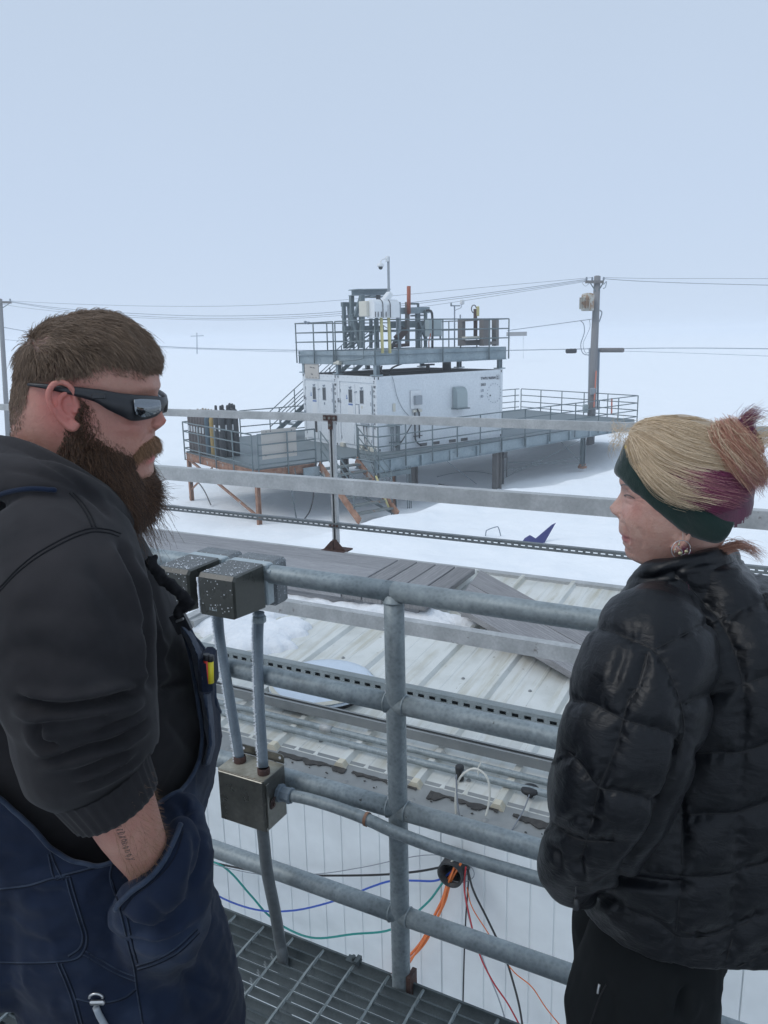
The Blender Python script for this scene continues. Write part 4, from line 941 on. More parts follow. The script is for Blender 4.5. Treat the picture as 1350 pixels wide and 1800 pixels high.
for a_, b_ in (((10.6,-.3,-.5), (5.6,-.55,-1.55)), ((5.9,-.5,-.95), (10.5,-.3,-1.55)), ((5.7,-.5,-1.25), (10.5,-.3,-1.25)), ((9.2,-.3,-.5), (10.5,-.3,-1.5))):
    mb = MB(); mb.cyl(K(*a_), K(*b_), .012, 6); mb.build('brace_rod', M['galv_far'], lw)
mb = MB()
for u_ in (-.35, -.18, .30, .38, .46): mb.cyl(K(u_, -1.25, -.4), K(u_, -1.25, -1.9), .018, 6)
mb.build('conduit_drop', M['galv_far'], lw)
mb = MB(); mb.tube(catmull([K(-4.83,5.3,-1.75), K(-4.83,5.1,-1.2), K(-4.8,4.6,-1.05), K(-4.8,4.0,-1.3), K(-4.8,3.5,-1.75)], 6), .022, 6)
mb.tube(catmull([K(-3.0,-.35,-.45), K(-2.95,-.45,-1.0), K(-3.2,-.6,-1.5), K(-3.5,-.7,-1.75)], 6), .022, 6)
mb.build('hanging_cable', M['cyldark'], lw)
mb = MB(); mb.tube(catmull([K(-3.55,-.34,-.1), K(-3.52,-.38,-.35), K(-3.40,-.4,-.42), K(-3.25,-.4,-.40)], 5), .016, 6); mb.build('grey_pipe', M['galv_far'], lw)
# ---------------- stair down to the snow
st_ = thing('steel_stair', K(-1.85, -2.2, -1.45), 'short rusty steel stair with grey handrails going down from the landing into the snow', 'stairs')
for u_ in (-2.60, -1.12):
    MB().beam(K(u_, -.30, -.10), K(u_, -2.55, -1.62), .05, .25).build('stringer', M['rust'], st_)
    a_, b_ = (u_, -.42, 1.0), (u_, -2.30, -.28)
    for dz in (0, -.30, -.58): MB().cyl(K(a_[0], a_[1], a_[2]+dz), K(b_[0], b_[1], b_[2]+dz), .020, 8).build('handrail', M['galv_far'], st_)
    for f_ in (.02, .5, .98):
        v_ = a_[1]+(b_[1]-a_[1])*f_; z = a_[2]+(b_[2]-a_[2])*f_; MB().cyl(K(u_, v_, z), K(u_, v_, z-1.12), .022, 8).build('post', M['galv_far'], st_)
for i in range(7):
    f_ = (i+.5)/7.0; mb = MB(); mb.box(K(-1.86, -.34-2.05*f_, -.12-1.42*f_), UU*.715, VV*.125, V(0,0,.012)); mb.box(K(-1.86, -.34-2.05*f_-.12, -.14-1.42*f_), UU*.715, VV*.006, V(0,0,.022)); mb.build('tread', M['rust_tread'], st_)
pl = MB(); a_, b_ = atP(588+2, 842, K(-1.1,-1.8,0), VV), atP(583, 862, K(-1.1,-1.8,0), VV)
p0 = K(-1.10,-1.15,-.20); p1 = K(-1.25,-2.42,-1.66)
tl_ = thing('probe_pole', p1, 'yellow-sleeved pole leaning on the stair handrail, its foot in the snow', 'pole')
MB().cyl(p0, p0.lerp(p1, .22), .014, 8).build('upper_rod', M['cyldark'], tl_); MB().cyl(p0.lerp(p1, .22), p0.lerp(p1, .85), .036, 10).build('yellow_sleeve', M['yellow'], tl_); MB().cyl(p0.lerp(p1, .85), p1, .014, 8).build('lower_rod', M['cyldark'], tl_)
# back stair up to the roof platform
bs = thing('back_stair', K(-.9, 5.9, 0), 'grey steel stair climbing behind the containers to the roof platform', 'stairs')
A_, B_ = V(-.7, 0, 0), V(4.1, 0, 3.4)
for v_ in (5.55, 6.45):
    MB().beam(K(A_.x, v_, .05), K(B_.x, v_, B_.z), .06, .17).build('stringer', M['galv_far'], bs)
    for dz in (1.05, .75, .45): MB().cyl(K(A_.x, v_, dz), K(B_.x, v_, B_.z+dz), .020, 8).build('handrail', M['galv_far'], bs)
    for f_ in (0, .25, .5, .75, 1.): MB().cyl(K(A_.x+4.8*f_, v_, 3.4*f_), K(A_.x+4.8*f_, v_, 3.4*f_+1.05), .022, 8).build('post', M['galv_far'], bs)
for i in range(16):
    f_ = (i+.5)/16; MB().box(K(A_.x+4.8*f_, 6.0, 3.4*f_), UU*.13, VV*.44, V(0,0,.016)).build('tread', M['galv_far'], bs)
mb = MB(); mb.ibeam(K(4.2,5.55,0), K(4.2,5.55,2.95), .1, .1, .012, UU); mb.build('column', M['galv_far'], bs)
# ---------------- roof platform
up_ = thing('roof_platform', K(3, 2.5, 2.6), 'grey steel platform with railings standing on stub legs above the two containers', 'platform')
zt, zb_ = 3.42, 2.98; U1, V1 = 6.22, 5.12
slab([(.04,.06), (U1-.06,.06), (U1-.06,V1-.06), (.04,V1-.06)], zt-.004, .04, 'deck', 'deckgrey', up_)
for a_, b_ in (((0,0),(U1,0)), ((0,V1),(U1,V1))):
    mb = MB(); mb.ibeam(K(a_[0], a_[1], (zt+zb_)/2-.06), K(b_[0], b_[1], (zt+zb_)/2-.06), .12, .32, .016); mb.box(K(U1/2, a_[1], zt-.035), UU*U1/2, VV*.008, V(0,0,.075)); mb.build('beam', M['galv_light'], up_)
for u_ in (-.0, U1):
    mb = MB(); mb.ibeam(K(u_, .066, (zt+zb_)/2-.06), K(u_, V1-.066, (zt+zb_)/2-.06), .12, .32, .016); mb.box(K(u_, V1/2, zt-.035), UU*.008, VV*(V1/2-.07), V(0,0,.074)); mb.build('beam', M['galv_light'], up_)
mb = MB()
for u_ in (1.5, 3.0, 4.5): mb.ibeam(K(u_, .07, 3.16), K(u_, V1-.07, 3.16), .1, .24, .012)
mb.build('joist', M['galv_far'], up_)
for u_, v_ in ((.09,.10), (.09,2.45), (.09,4.85), (6.0,.12), (6.0,2.45), (6.0,4.85), (3.1, 4.85)):
    mb = MB(); mb.ibeam(K(u_, v_, 2.66), K(u_, v_, 2.99), .15, .15, .02, UU); mb.box(K(u_, v_, 2.645), UU*.16, VV*.16, V(0,0,.02)); mb.build('stub_leg', M['galv_light'], up_)
MB().cyl(K(4.5,1.5,2.6), K(4.5,1.5,3.15), .17, 14).build('roof_vent', M['cyldark'], up_)
mb = MB(); mb.cyl(K(3.05,.9,2.6), K(3.05,.9,2.9), .07, 8); mb.box(K(3.05,.9,2.88), UU*.25, VV*.1, V(0,0,.03)); mb.build('exhaust_cap', M['cyldark'], up_)
MB().tube(catmull([K(.4,.2,2.95), K(.45,.3,2.72), K(.75,.3,2.66), K(1.0,.4,2.85), K(1.5,.4,3.0)], 6), .03, 6).build('hanging_hose', M['cyldark'], up_)
PL_ = (1.08,.72,.37)
rail_run([(-.07,5.15), (-.07,2.50)], zt, up_, [(-.07,5.15), (-.07,3.85), (-.07,2.50)], PL_, foot=-.42)
rail_run([(-.07,2.36), (-.07,-.08)], zt, up_, [(-.07,2.36), (-.07,-.08)], PL_, foot=-.42)
rail_run([(-.07,-.08), (6.28,-.08)], zt, up_, [(.93,-.08), (2.95,-.08), (5.25,-.08), (6.28,-.08)], PL_, foot=-.42)
rail_run([(6.28,-.08), (6.28,5.2)], zt, up_, [(6.28,1.7), (6.28,3.4), (6.28,5.2)], PL_, foot=-.3)
rail_run([(-.07,5.2), (6.28,5.2)], zt, up_, [(1.4,5.2), (2.9,5.2), (4.6,5.2)], PL_, foot=-.3)
for v_ in (.35, 2.2, 4.9): MB().cyl(K(-.02,v_-.12,3.12), K(-.02,v_-.12,3.12)-UU*.0+V(0,0,.01), .01, 6) 
lt = MB(); lt.rbox(K(-.12,2.1,3.05), UU*.07, VV*.10, V(0,0,.07), .02); lt.cyl(K(-.16,2.35,3.02), K(-.12,2.18,3.05), .05, 10); lt.build('flood_lamp', M['creamtin'], up_)
lt = MB(); lt.rbox(K(-.10,4.35,4.52), UU*.05, VV*.05, V(0,0,.06), .02); lt.rbox(K(-.10,4.15,4.50), UU*.05, VV*.07, V(0,0,.05), .02); lt.build('rail_clamp', M['markgrey'], up_)
MB().tube(catmull([K(-.14,.62,4.3), K(-.15,.50,4.4), K(-.15,.45,4.0), K(-.15,.5,3.4), K(-.15,.62,3.2), K(-.15,2.0,3.1)], 6), .018, 6).build('conduit_loop', M['galv_far'], up_)
# ---------------- instrument frames on the roof platform
def pv(x, y, vv): return atP(x, y, C0+VV*vv, VV)
def frame(label, segs, name='steel_tower', cat='steel frame', base=None, vv=2., grp=None):
    r = thing(name, base, label, cat, grp)
    for nm, x0, y0, x1, y1, v_, w_, mat in segs:
        MB().beam(pv(x0, y0, v_), pv(x1, y1, v_), w_, w_, VV).build(nm, M[mat], r)
    return r
ff = frame('tall braced grey steel tower frame standing on the roof platform, left of the instruments', [
    ('column',619,612,618,519,2.9,.14,'galv_far'), ('column',636,612,636,519,2.2,.16,'galv_far'), ('column',607,612,604,534,3.6,.12,'galv_far'), ('column',618,612,612,534,3.9,.09,'galv_far'),
    ('brace',634,610,620,552,2.4,.16,'galv_far'), ('brace',635,521,624,558,2.3,.12,'galv_far'), ('brace',609,592,640,560,3.0,.08,'galv_far'), ('brace',604,612,652,572,3.4,.06,'galv_far'), ('brace',610,612,668,578,2.6,.05,'galv_far'),
    ('cross_beam',601,535,640,535,3.7,.16,'galv_far'), ('cross_beam',601,557,640,555,3.7,.10,'fadedgrey'), ('cross_beam',604,578,672,577,3.0,.20,'galv_far'), ('cross_beam',640,532,690,530,2.8,.08,'galv_far'),
    ('column',652,612,652,560,3.0,.10,'galv_far'), ('column',664,612,662,558,2.8,.10,'galv_far'), ('hanger',665,519,665,527,2.2,.12,'cyldark')], base=K(1.3,2.9,zt))
pa, pb = pv(618,514.5,2.6), pv(681,513.5,2.6)
mb = MB(); mb.ibeam(pa-VV*.0, pb, .45, .20, .02); mb.box((pa+pb)/2+V(0,0,.11), (pb-pa)/2*.94, VV*.24, V(0,0,.010)); mb.box((pa*.4+pb*.6)-V(0,0,.16), UU*.35, VV*.3, V(0,0,.03)); mb.build('top_platform', M['galv_light'], ff)
f2 = frame('lower grey steel frame of posts and beams, middle of the roof platform', [
    ('beam',690,547,752,545,2.6,.24,'galv_light'), ('beam',685,571,755,569,2.6,.26,'galv_far'), ('column',701,612,700,531,2.2,.14,'fadedgrey'), ('column',716,608,716,531,2.4,.13,'weathercol'), ('column',735,612,734,548,2.6,.15,'galv_far'),
    ('column',748,610,748,545,2.4,.10,'galv_far'), ('brace',735,596,747,566,2.4,.10,'galv_far'), ('brace',737,566,748,594,2.4,.10,'galv_far'), ('rail',722,534,735,534,3.,.07,'galv_far'), ('rail',722,555,748,554,3.,.07,'fadedgrey'), ('rail',735,534,735,548,3.,.07,'galv_far'),
    ('plate',697,596,712,580,2.2,.22,'rust_dark'), ('plate',693,608,718,606,2.2,.12,'rust_dark'), ('brace',688,612,708,575,2.2,.10,'cyldark')], base=K(4.5,2.5,zt))
rp_ = pv(718.5, 552, 2.3); MB().cyl(rp_, pv(718.5, 503, 2.3), .075, 12).build('red_stack_pipe', M['redpipe'], org=rp_, label='upright rust-red pipe sticking up from the frame on the roof platform', category='pipe')
# yellow posts with the white instrument cluster
ic = thing('instrument_cluster', K(.9, -.1, zt), 'white rounded instrument cases strapped on two yellow posts at the roof platform\'s near corner', 'instrument')
for x in (671.5, 684.5): MB().cyl(pv(x+1, 621, -.14), pv(x-1.5, 556, -.14), .055, 10).build('yellow_post', M['yellow'], ic)
MB().box(pv(676, 556.5, -.1), UU*.45, VV*.2, V(0,0,.025)).build('support_plate', M['yellow'], ic)
MB().rbox(pv(648.5, 543, .2), UU*.27, VV*.22, V(0,0,.25), .02).build('beige_case', M['creamtin'], ic)
for x, w_ in ((661, .22), (672, .20), (684.5, .27)):
    c = pv(x, 542.5, -.1); prof = []
    for i in range(13):
        a_ = math.pi*i/12; prof.append((math.cos(a_)*.22, .10+math.sin(a_)*.20))
    poly = [c-VV*0+VV*(-.22)+V(0,0,-.30), c+VV*.22+V(0,0,-.30)]+[c+VV*p[0]+V(0,0,p[1]) for p in prof]
    mb = MB(); mb.prism([p-UU*w_ for p in poly], UU*2*w_); mb.build('white_case', M['domewhite'], ic)
mb = MB()
for x in (666, 679):
    c = pv(x, 542.5, -.1); ar = [c+VV*(-.235)+V(0,0,-.3)]+[c+VV*(-math.cos(math.pi*i/10)*.235)+V(0,0,.10+math.sin(math.pi*i/10)*.215) for i in range(11)]; mb.tube(ar, .013, 5)
mb.build('strap', M['cyldark'], ic)
MB().rbox(pv(680, 523, -.1), (UU*.7+V(0,0,.7)).normalized()*.20, VV*.12, (V(0,0,.7)-UU*.7).normalized()*.09, .02).build('tilted_case', M['domewhite'], ic)
mb = MB()
for x in (660, 665, 671, 679): mb.cyl(pv(x, 557, -.34), pv(x, 548, -.34), .014, 6)
mb.tube(catmull([pv(674,572,-.1), pv(681,577,-.1), pv(693,582,-.1)], 4), .012, 5)
mb.build('cable_gland', M['cyldark'], ic)
# mast with dome camera
mc = thing('camera_mast', pv(684, 560, .15), 'slim mast with a white dome camera on a short arm, topmost on the roof platform', 'camera')
MB().cyl(pv(684, 560, .15), pv(682.5, 451, .15), .045, 10).build('mast', M['fadedgrey'], mc)
mb = MB(); a_ = pv(682, 455, .15); mb.tube(catmull([a_, pv(675, 455, .15), pv(670, 458, .15), pv(669, 463, .15)], 5), .022, 8); mb.rbox(pv(680.5, 455, .15), UU*.04, VV*.05, V(0,0,.09), .01); mb.build('arm', M['domewhite'], mc)
c = pv(669, 466, .15); MB().lathe([(0,.08),(.06,.07),(.115,.02),(.12,-.03),(.10,-.05),(0,-.05)], c, (0,0,1), 16).build('camera_housing', M['domewhite'], mc)
MB().lathe([(.075,-.05),(.072,-.10),(.045,-.135),(0,-.15)], c, (0,0,1), 14).build('camera_dome', M['glassdark'], mc)
# panel, hook mast, weather mast, weathered cabinet
pb_ = thing('control_panel', K(5.0, 1.0, zt), 'grey electrical cabinet on a post behind the platform railing', 'electrical box')
MB().rbox(pv(762, 576, 1.0), UU*.32, VV*.12, V(0,0,.32), .015).build('cabinet', M['hood'], pb_); MB().cyl(pv(774, 597, 1.1), pv(774, 562, 1.1), .035, 8).build('post', M['galv_far'], pb_)
MB().tube(catmull([pv(760, 612, .9), pv(760, 560, .9), pv(758, 548, .9), pv(753, 545.5, .9), pv(750, 546, .9)], 6), .045, 8).build('hook_pipe', M['cyldark'], pb_)
MB().tube(catmull([pv(757, 586, .8), pv(756, 592, .8), pv(754, 600, .8), pv(754, 611, .8)], 4), .02, 6).build('red_cable', M['redpipe'], pb_)
wm = thing('weather_mast', K(4.4, 3.5, zt), 'thin weather mast with a crossbar of small white sensors on the roof platform', 'weather station')
MB().cyl(pv(799, 612, 3.), pv(799, 537, 3.), .028, 8).build('mast', M['markgrey'], wm); MB().cyl(pv(792, 537.5, 3.), pv(809, 537.5, 3.), .022, 8).build('crossbar', M['markgrey'], wm)
MB().rbox(pv(812.5, 531, 3.), UU*.075, VV*.075, V(0,0,.095), .02).build('radiation_shield', M['domewhite'], wm); MB().cyl(pv(793, 538, 3.), pv(793, 532, 3.), .035, 8).build('sensor', M['fadedgrey'], wm)
MB().tube(catmull([pv(812, 535, 3.), pv(810, 541, 3.), pv(803, 544, 3.), pv(800, 546, 3.)], 5), .012, 6).build('sensor_cable', M['markgrey'], wm)
MB().cyl(pv(809.5, 612, 2.), pv(809, 553, 2.), .028, 8).build('thin_post', M['markgrey'], wm)
wc = thing('sampling_cabinet', K(5.6, 1.5, zt), 'open weathered wooden stand with a dark pipe, right end of the roof platform', 'stand')
for x0, x1, v_ in ((812, 818, 1.8), (850, 862, 1.2), (872, 877, 1.2)): MB().prism([pv(x0, 608, v_), pv(x1, 607.5, v_), pv(x1, 561, v_), pv(x0, 561, v_)], VV*.25).build('board', M['weathercol'], wc)
MB().prism([pv(818, 565, 1.6), pv(850, 563, 1.6), pv(850, 560.5, 1.6), pv(818, 561, 1.6)], VV*.4).build('top_board', M['weathercol'], wc)
MB().prism([pv(818, 607.5, 1.6), pv(850, 606.5, 1.6), pv(850, 597, 1.6), pv(818, 598, 1.6)], VV*.3).build('base_board', M['weathercol'], wc)
MB().prism([pv(821, 597, 1.4), pv(848, 596, 1.4), pv(848, 590.5, 1.4), pv(821, 591.5, 1.4)], VV*.3).build('grey_tray', M['creamtin'], wc)
MB().prism([pv(862, 606, 1.2), pv(872, 605, 1.2), pv(872, 600, 1.2), pv(862, 600.5, 1.2)], VV*.2).build('low_board', M['weathercol'], wc)
MB().cyl(pv(835.5, 591, 1.7), pv(835.5, 543, 1.7), .075, 10).build('pipe', M['rust_dark'], wc)
mb = MB(); c = pv(833, 543, 1.7)
mb.tube([c+UU*math.cos(a_)*.13+V(0,0,math.sin(a_)*.15) for a_ in np.linspace(.2, 5.2, 16)], .02, 6); mb.build('coiled_hose', M['cyldark'], wc)
MB().rbox(pv(840, 547, 1.6), UU*.05, VV*.05, V(0,0,.19), .02).build('pale_tube', M['yellow'], wc)
# ---------------- gas cylinders
def gas(mat, cap, label, h_=1.38, r_=.115):
    r = thing('gas_cylinder', (0,0,0), label, 'gas cylinder', 'gas cylinders standing on the left landing')
    prof = [(0,0),(r_*.9,0),(r_,.03),(r_,h_-.14),(r_*.93,h_-.09),(r_*.72,h_-.03),(r_*.42,h_),(.033,h_+.01)]
    MB().lathe(prof, (0,0,0), (0,0,1), 14).build('body', M[mat], r)
    MB().lathe([(.040,h_+.0),(.046,h_+.02),(.046,h_+.11),(.034,h_+.145),(0,h_+.155)], (0,0,0), (0,0,1), 10).build('valve_cap', M[cap], r)
    if random.random() < .5: MB().box(Vector((-.06,-.098,h_*.62)), (.03,0,0), (0,.012,0), (0,0,.10)).build('paper_label', M['domewhite'], r)
    return r
ty = {'brown': gas('cylbrown', 'cylneck', 'brown gas cylinder with tan collar in the row along the left landing rail'),
      'blue': gas('cylblue', 'cylneck', 'dark blue gas cylinder among the brown ones on the left landing'),
      'gold': gas('cylgold', 'cylgold', 'ochre gas cylinder between the brown row and the black ones'),
      'dark': gas('cyldark', 'cyldark', 'tall black gas cylinder in the bunch right of the ochre one', 1.62, .118)}
spots = []
for i in range(7): spots.append(('blue' if i == 6 else 'brown', -4.68, 5.04-.245*i))
for i in range(6): spots.append(('brown', -4.43, 4.92-.245*i))
for i in range(6): spots.append(('brown', -4.18, 5.04-.245*i))
spots += [('gold', -4.62, 3.30), ('gold', -4.36, 3.34), ('brown', -4.12, 3.44)]
for i in range(3): spots += [('dark', -4.58+.25*i, 3.04), ('dark', -4.52+.25*i, 2.79)]
spots += [('dark', -3.85, 3.28), ('dark', -3.83, 3.52)]
used = set(); nth = {}
word = ['leftmost', 'second', 'third', 'fourth', 'fifth', 'sixth', 'seventh', 'eighth', 'ninth', 'tenth']
rows = {-4.68: 'front row', -4.43: 'middle row', -4.18: 'back row'}
for kd, u_, v_ in spots:
    P_ = K(u_, v_, .005)
    nth[(kd, u_ if kd == 'brown' else 0)] = i_ = nth.get((kd, u_ if kd == 'brown' else 0), -1)+1
    if kd == 'brown': lb = f'brown gas cylinder, {word[i_]}{"" if i_ == 0 else " from the left"} in the {rows.get(u_, "short row")} on the left landing'
    elif kd == 'blue': lb = 'dark blue gas cylinder at the right end of the front brown row'
    elif kd == 'gold': lb = ('front' if i_ == 0 else 'rear')+' ochre gas cylinder between the brown row and the black bunch'
    else: lb = 'tall black gas cylinder, '+word[i_]+' from the left in the bunch right of the ochre ones'
    if kd not in used: ty[kd].location = P_; ORG[ty[kd].name] = P_; ty[kd]['label'] = lb; used.add(kd)
    else: dup(ty[kd], P_, label=lb)
# plywood sheet tied to the landing rail
ps = MB(); ps.rbox(K(-3.98, -.20, .72), UU*.62, VV*.010, V(0,0,.46), .003); o = ps.build('plywood_sheet', M['ply'], org=K(-3.98,-.2,.3), label='pale plywood sheet fixed behind the railing of the left landing', category='plywood sheet')
mb = MB()
for du, dz in ((-.45,.4), (-.3,.41), (.45,.38), (.5,-.3), (-.5,-.35)): mb.cyl(K(-3.98+du,-.212,.72+dz), K(-3.98+du,-.216,.72+dz), .018, 6)
mb.build('nail_mark', M['mark'], o)
# ---------------- utility pole on the right, its gear and wires
pd = 38.; B_, T_ = atD(1039, 735, pd-.6), atD(1050, 486, pd)
B_.z = -4.2
po = thing('utility_pole', B_, 'tall grey wooden utility pole behind the right end of the walkway, carrying crossarm and transformer', 'utility pole')
MB().tube([B_, B_.lerp(T_, .5), T_], [.20, .185, .155], 14).build('pole_shaft', M['polewood'], po)
def pp(x, y, d=pd): return atD(x, y, d)
MB().beam(pp(1029, 495.5, pd-.2), pp(1061, 495.5, pd-.2), .09, .13).build('crossarm', M['weathercol'], po)
mb = MB(); mb.beam(pp(1038, 498, pd-.15), pp(1047, 512, pd-.15), .03, .05); mb.beam(pp(1060, 498, pd-.15), pp(1052, 511, pd-.15), .03, .05); mb.build('arm_brace', M['galv_far'], po)
mb = MB()
for x in (1031, 1041, 1061): mb.lathe([(.03,0),(.06,.03),(.03,.06),(.06,.09),(.03,.12),(.05,.15),(0,.17)], pp(x, 493, pd-.2), (0,0,1), 10)
mb.build('insulator', M['markgrey'], po)
tf = MB().lathe([(0,0),(.27,0),(.30,.03),(.30,.72),(.275,.78),(.14,.83),(0,.83)], pp(1032.5, 546.5, pd-.3), (0,0,1), 18).build('transformer_tank', M['transf'], po)
mb = MB(); c = pp(1032.5, 546.5, pd-.3)
for k_ in range(7): a_ = math.radians(150+k_*20); mb.box(c+V(math.cos(a_)*.33, math.sin(a_)*.33, .36), V(math.cos(a_),math.sin(a_),0)*.06, V(-math.sin(a_),math.cos(a_),0)*.012, V(0,0,.27))
mb.build('cooling_fin', M['transf'], tf)
mb = MB(); mb.beam(pp(1040, 523, pd-.1), pp(1047, 523, pd-.1), .05, .06); mb.beam(pp(1040, 534, pd-.1), pp(1047, 534, pd-.1), .05, .06); mb.build('bracket', M['redpipe'], po)
mb = MB()
mb.tube(catmull([pp(1054, 545), pp(1058, 549), pp(1056, 558), pp(1053, 566)], 5), .03, 6)
mb.tube(catmull([pp(1020, 563), pp(1026, 570), pp(1027, 585), pp(1021, 605), pp(1024, 620), pp(1033, 624), pp(1040, 622)], 6), .022, 6)
mb.tube(catmull([pp(1036, 561), pp(1037, 575), pp(1030, 592), pp(1025, 605), pp(1029, 620), pp(1038, 618)], 6), .012, 6)
mb.tube(catmull([pp(1061, 500), pp(1066, 495), pp(1064, 505), pp(1060, 507)], 5), .02, 6); mb.tube(catmull([pp(1030, 493), pp(1024, 497), pp(1029, 503), pp(1036, 498)], 5), .010, 5)
mb.cyl(pp(1036.5, 612), pp(1034.5, 735), .045, 8); mb.cyl(pp(1053, 612), pp(1050, 720), .05, 8)
mb.build('pole_cables', M['markgrey'], po).__setitem__('kind', 'stuff')
mb = MB()
for i in range(10): y = 524+i*24; mb.cyl(pp(1050-(y-487)*.046, y), pp(1056-(y-487)*.046, y), .012, 5)
mb.build('step_bolt', M['cyldark'], po)
MB().beam(pp(1048, 652, pd-.45), pp(1044, 716, pd-.45), .055, .06).build('orange_guard', M['flagred'], po)
mb = MB(); mb.rbox(pp(1042, 688, pd-.4), V(.12,0,0), V(0,.1,0), V(0,0,.16), .03); mb.build('meter_box', M['fadedgrey'], po)
mb = MB(); mb.rbox(pp(1029, 718, pd-.4), V(.12,0,0), V(0,.1,0), V(0,0,.20), .03); mb.build('grey_box', M['hood'], po)
MB().beam(pp(1075.5, 700, pd), pp(1075, 728, pd), .07, .05).build('orange_marker', M['flagred'], org=pp(1075, 740, pd), label='slim orange marker stake beyond the right railing of the walkway', category='stake')
# splice closures on the lower line
MB().lathe([(.0,0),(.09,.01),(.11,.06),(.11,1.15),(.09,1.2),(0,1.21)], pp(1053, 615.5), (pp(1086, 615.5)-pp(1053, 615.5)), 12).build('splice_closure', M['weathercol'], po)
mb = MB(); c = pp(1004, 617); mb.rbox(c, V(.27,0,0), V(0,.07,0), V(0,0,.11), .05); o = mb.build('splice_closure', M['cyldark'], po)
# left pole
LB, LT = atD(5, 700, 45), atD(0, 526, 45); LB.z = -4.0
lp = thing('utility_pole', LB, 'grey utility pole at the left edge, mostly outside the frame', 'utility pole')
MB().tube([LB, LT], [.145, .12], 12).build('pole_shaft', M['polewood'], lp)
MB().beam(atD(-22, 531, 45), atD(20, 531.5, 45), .10, .13).build('crossarm', M['weathercol'], lp); mb = MB(); mb.beam(atD(17, 533, 45), atD(2, 543, 45), .03, .04); mb.build('arm_brace', M['galv_far'], lp)
mb = MB()
for x in (-20, 2, 18): mb.lathe([(.03,0),(.06,.03),(.03,.06),(.06,.09),(.03,.12),(0,.14)], atD(x, 529, 45), (0,0,1), 8)
mb.build('insulator', M['markgrey'], lp)
# overhead lines in the vertical plane through the two poles
pn = (T_-LT); pn.z = 0; pn = V(-pn.y, pn.x, 0).normalized()
def line(pts, r, label, off_=0.):
    P = [atP(x, y, T_+pn*off_, pn) for x, y in pts]; return MB().tube(catmull(P, 10), r, 5, smooth=True).build('overhead_line', M['markgrey'], org=P[0], label=label, category='power line', group='overhead lines between the utility poles')
line([(18, 529), (120, 534), (260, 538), (400, 538), (530, 532.5), (700, 519), (850, 505), (1040, 488)], .010, 'uppermost faint overhead line between the two utility poles')
line([(18, 530), (100, 541), (200, 549), (340, 555), (480, 554), (600, 547.5), (730, 531), (880, 512), (1031, 491)], .014, 'second overhead line from the top, sagging behind the camera mast')
line([(18, 531), (110, 545), (220, 554), (350, 559.5), (480, 558), (600, 551), (740, 533), (880, 515), (1031, 493)], .012, 'third overhead line from the top, just under the second')
line([(-18, 531), (60, 543), (200, 556), (350, 562), (480, 561), (620, 553), (750, 538), (890, 517), (1041, 493)], .010, 'lowest of the upper bundle of overhead lines', .3)
line([(0, 574), (45, 582), (150, 597), (280, 608.5), (400, 613.5), (560, 616), (760, 617), (880, 616), (990, 614), (1044, 613)], .018, 'dark lower line passing just under the rail of the roof platform')
line([(0, 596), (45, 600), (150, 606), (280, 611), (450, 617), (600, 620)], .010, 'thin lowest line at the left, below the dark one')
line([(1061, 490), (1120, 494), (1220, 498), (1380, 502)], .014, 'right-hand overhead line leaving the crossarm, lower of the pair')
line([(1061, 488), (1150, 489.5), (1260, 489.5), (1380, 490)], .010, 'right-hand overhead line leaving the crossarm, upper of the pair')
line([(1086, 613), (1150, 612), (1250, 612), (1380, 613.5)], .018, 'dark line running right from the splice closure')
line([(1086, 617), (1160, 619), (1260, 622.5), (1380, 627)], .009, 'thin line drooping right below the dark line')
line([(892, 581), (960, 572), (1018, 564), (1040, 561)], .016, 'dark service line from the pole down to the roof platform', -.2)
# faint far structures in the fog
a_ = thing('far_antenna', atD(346, 622, 205), 'faint T-shaped antenna mast far out in the fog, left of the cylinders', 'antenna')
MB().cyl(atD(346.5, 622, 205), atD(346, 585, 205), .16, 6).build('mast', M['markgrey'], a_); MB().cyl(atD(335, 591, 205), atD(358, 590, 205), .13, 6).build('crossbar', M['markgrey'], a_)
a_ = thing('far_hut', atD(908, 626, 150), 'faint flat grey hut far away in the fog, right of the roof platform', 'hut')
MB().box(atD(908, 587, 150), V(1.75,0,0), V(0,1.2,0), V(0,0,.38)).build('wall', M['weathercol'], a_)
mb = MB()
for x in (896, 920): mb.cyl(atD(x, 590, 150), atD(x, 630, 150), .05, 5)
mb.build('stilt', M['domewhite'], a_)
# ---------------- things in the snow
def gz(x, y, zoff=0):
    z = -3.7
    for _ in range(8): P = atZ(x, y, z); z = float(ground_z(P.x, P.y))+zoff
    return atZ(x, y, z)
c = gz(866, 944); mb = MB(); mb.tube(catmull([c+V(-.19,0,-.12), c+V(-.18,0,.13), c+V(-.13,0,.20), c+V(.10,.02,.27), c+V(.16,.03,.23), c+V(.22,.04,.02)], 5), .014, 8); mb.build('bent_pipe', M['markgrey'], org=c, label='small bent grey pipe handle poking out of the snow, left of the blue sheet', category='pipe')
c = gz(940, 955); mb = MB()
mb.add([c+V(-.40,.0,-.06), c+V(-.07,-.05,.02), c+V(-.12,.05,.21), c+V(-.24,.1,.12), c+V(.02,.0,.13), c+V(.55,.12,.50), c+V(.45,.15,.44), c+V(.20,-.05,-.06)], [(0,1,2,3), (1,7,4,2), (4,7,5), (4,5,6)])
mb.v = mb.v; o = mb.build('blue_sheet', M['bluefoil'], org=c, label='crumpled dark blue plastic sheet sticking out of the snow', category='plastic sheet')
md = o.modifiers.new('thick', 'SOLIDIFY'); md.thickness = .012
def cord(pts, r, lb):
    P = [gz(x, y, .02) for x, y in pts]; MB().tube(catmull(P, 6), r, 5).build('snow_cord', M['markgrey'], org=P[0], label=lb, category='cord')
cord([(768, 838), (800, 831), (836, 829), (868, 834)], .012, 'dark cord arching over the snow under the walkway')
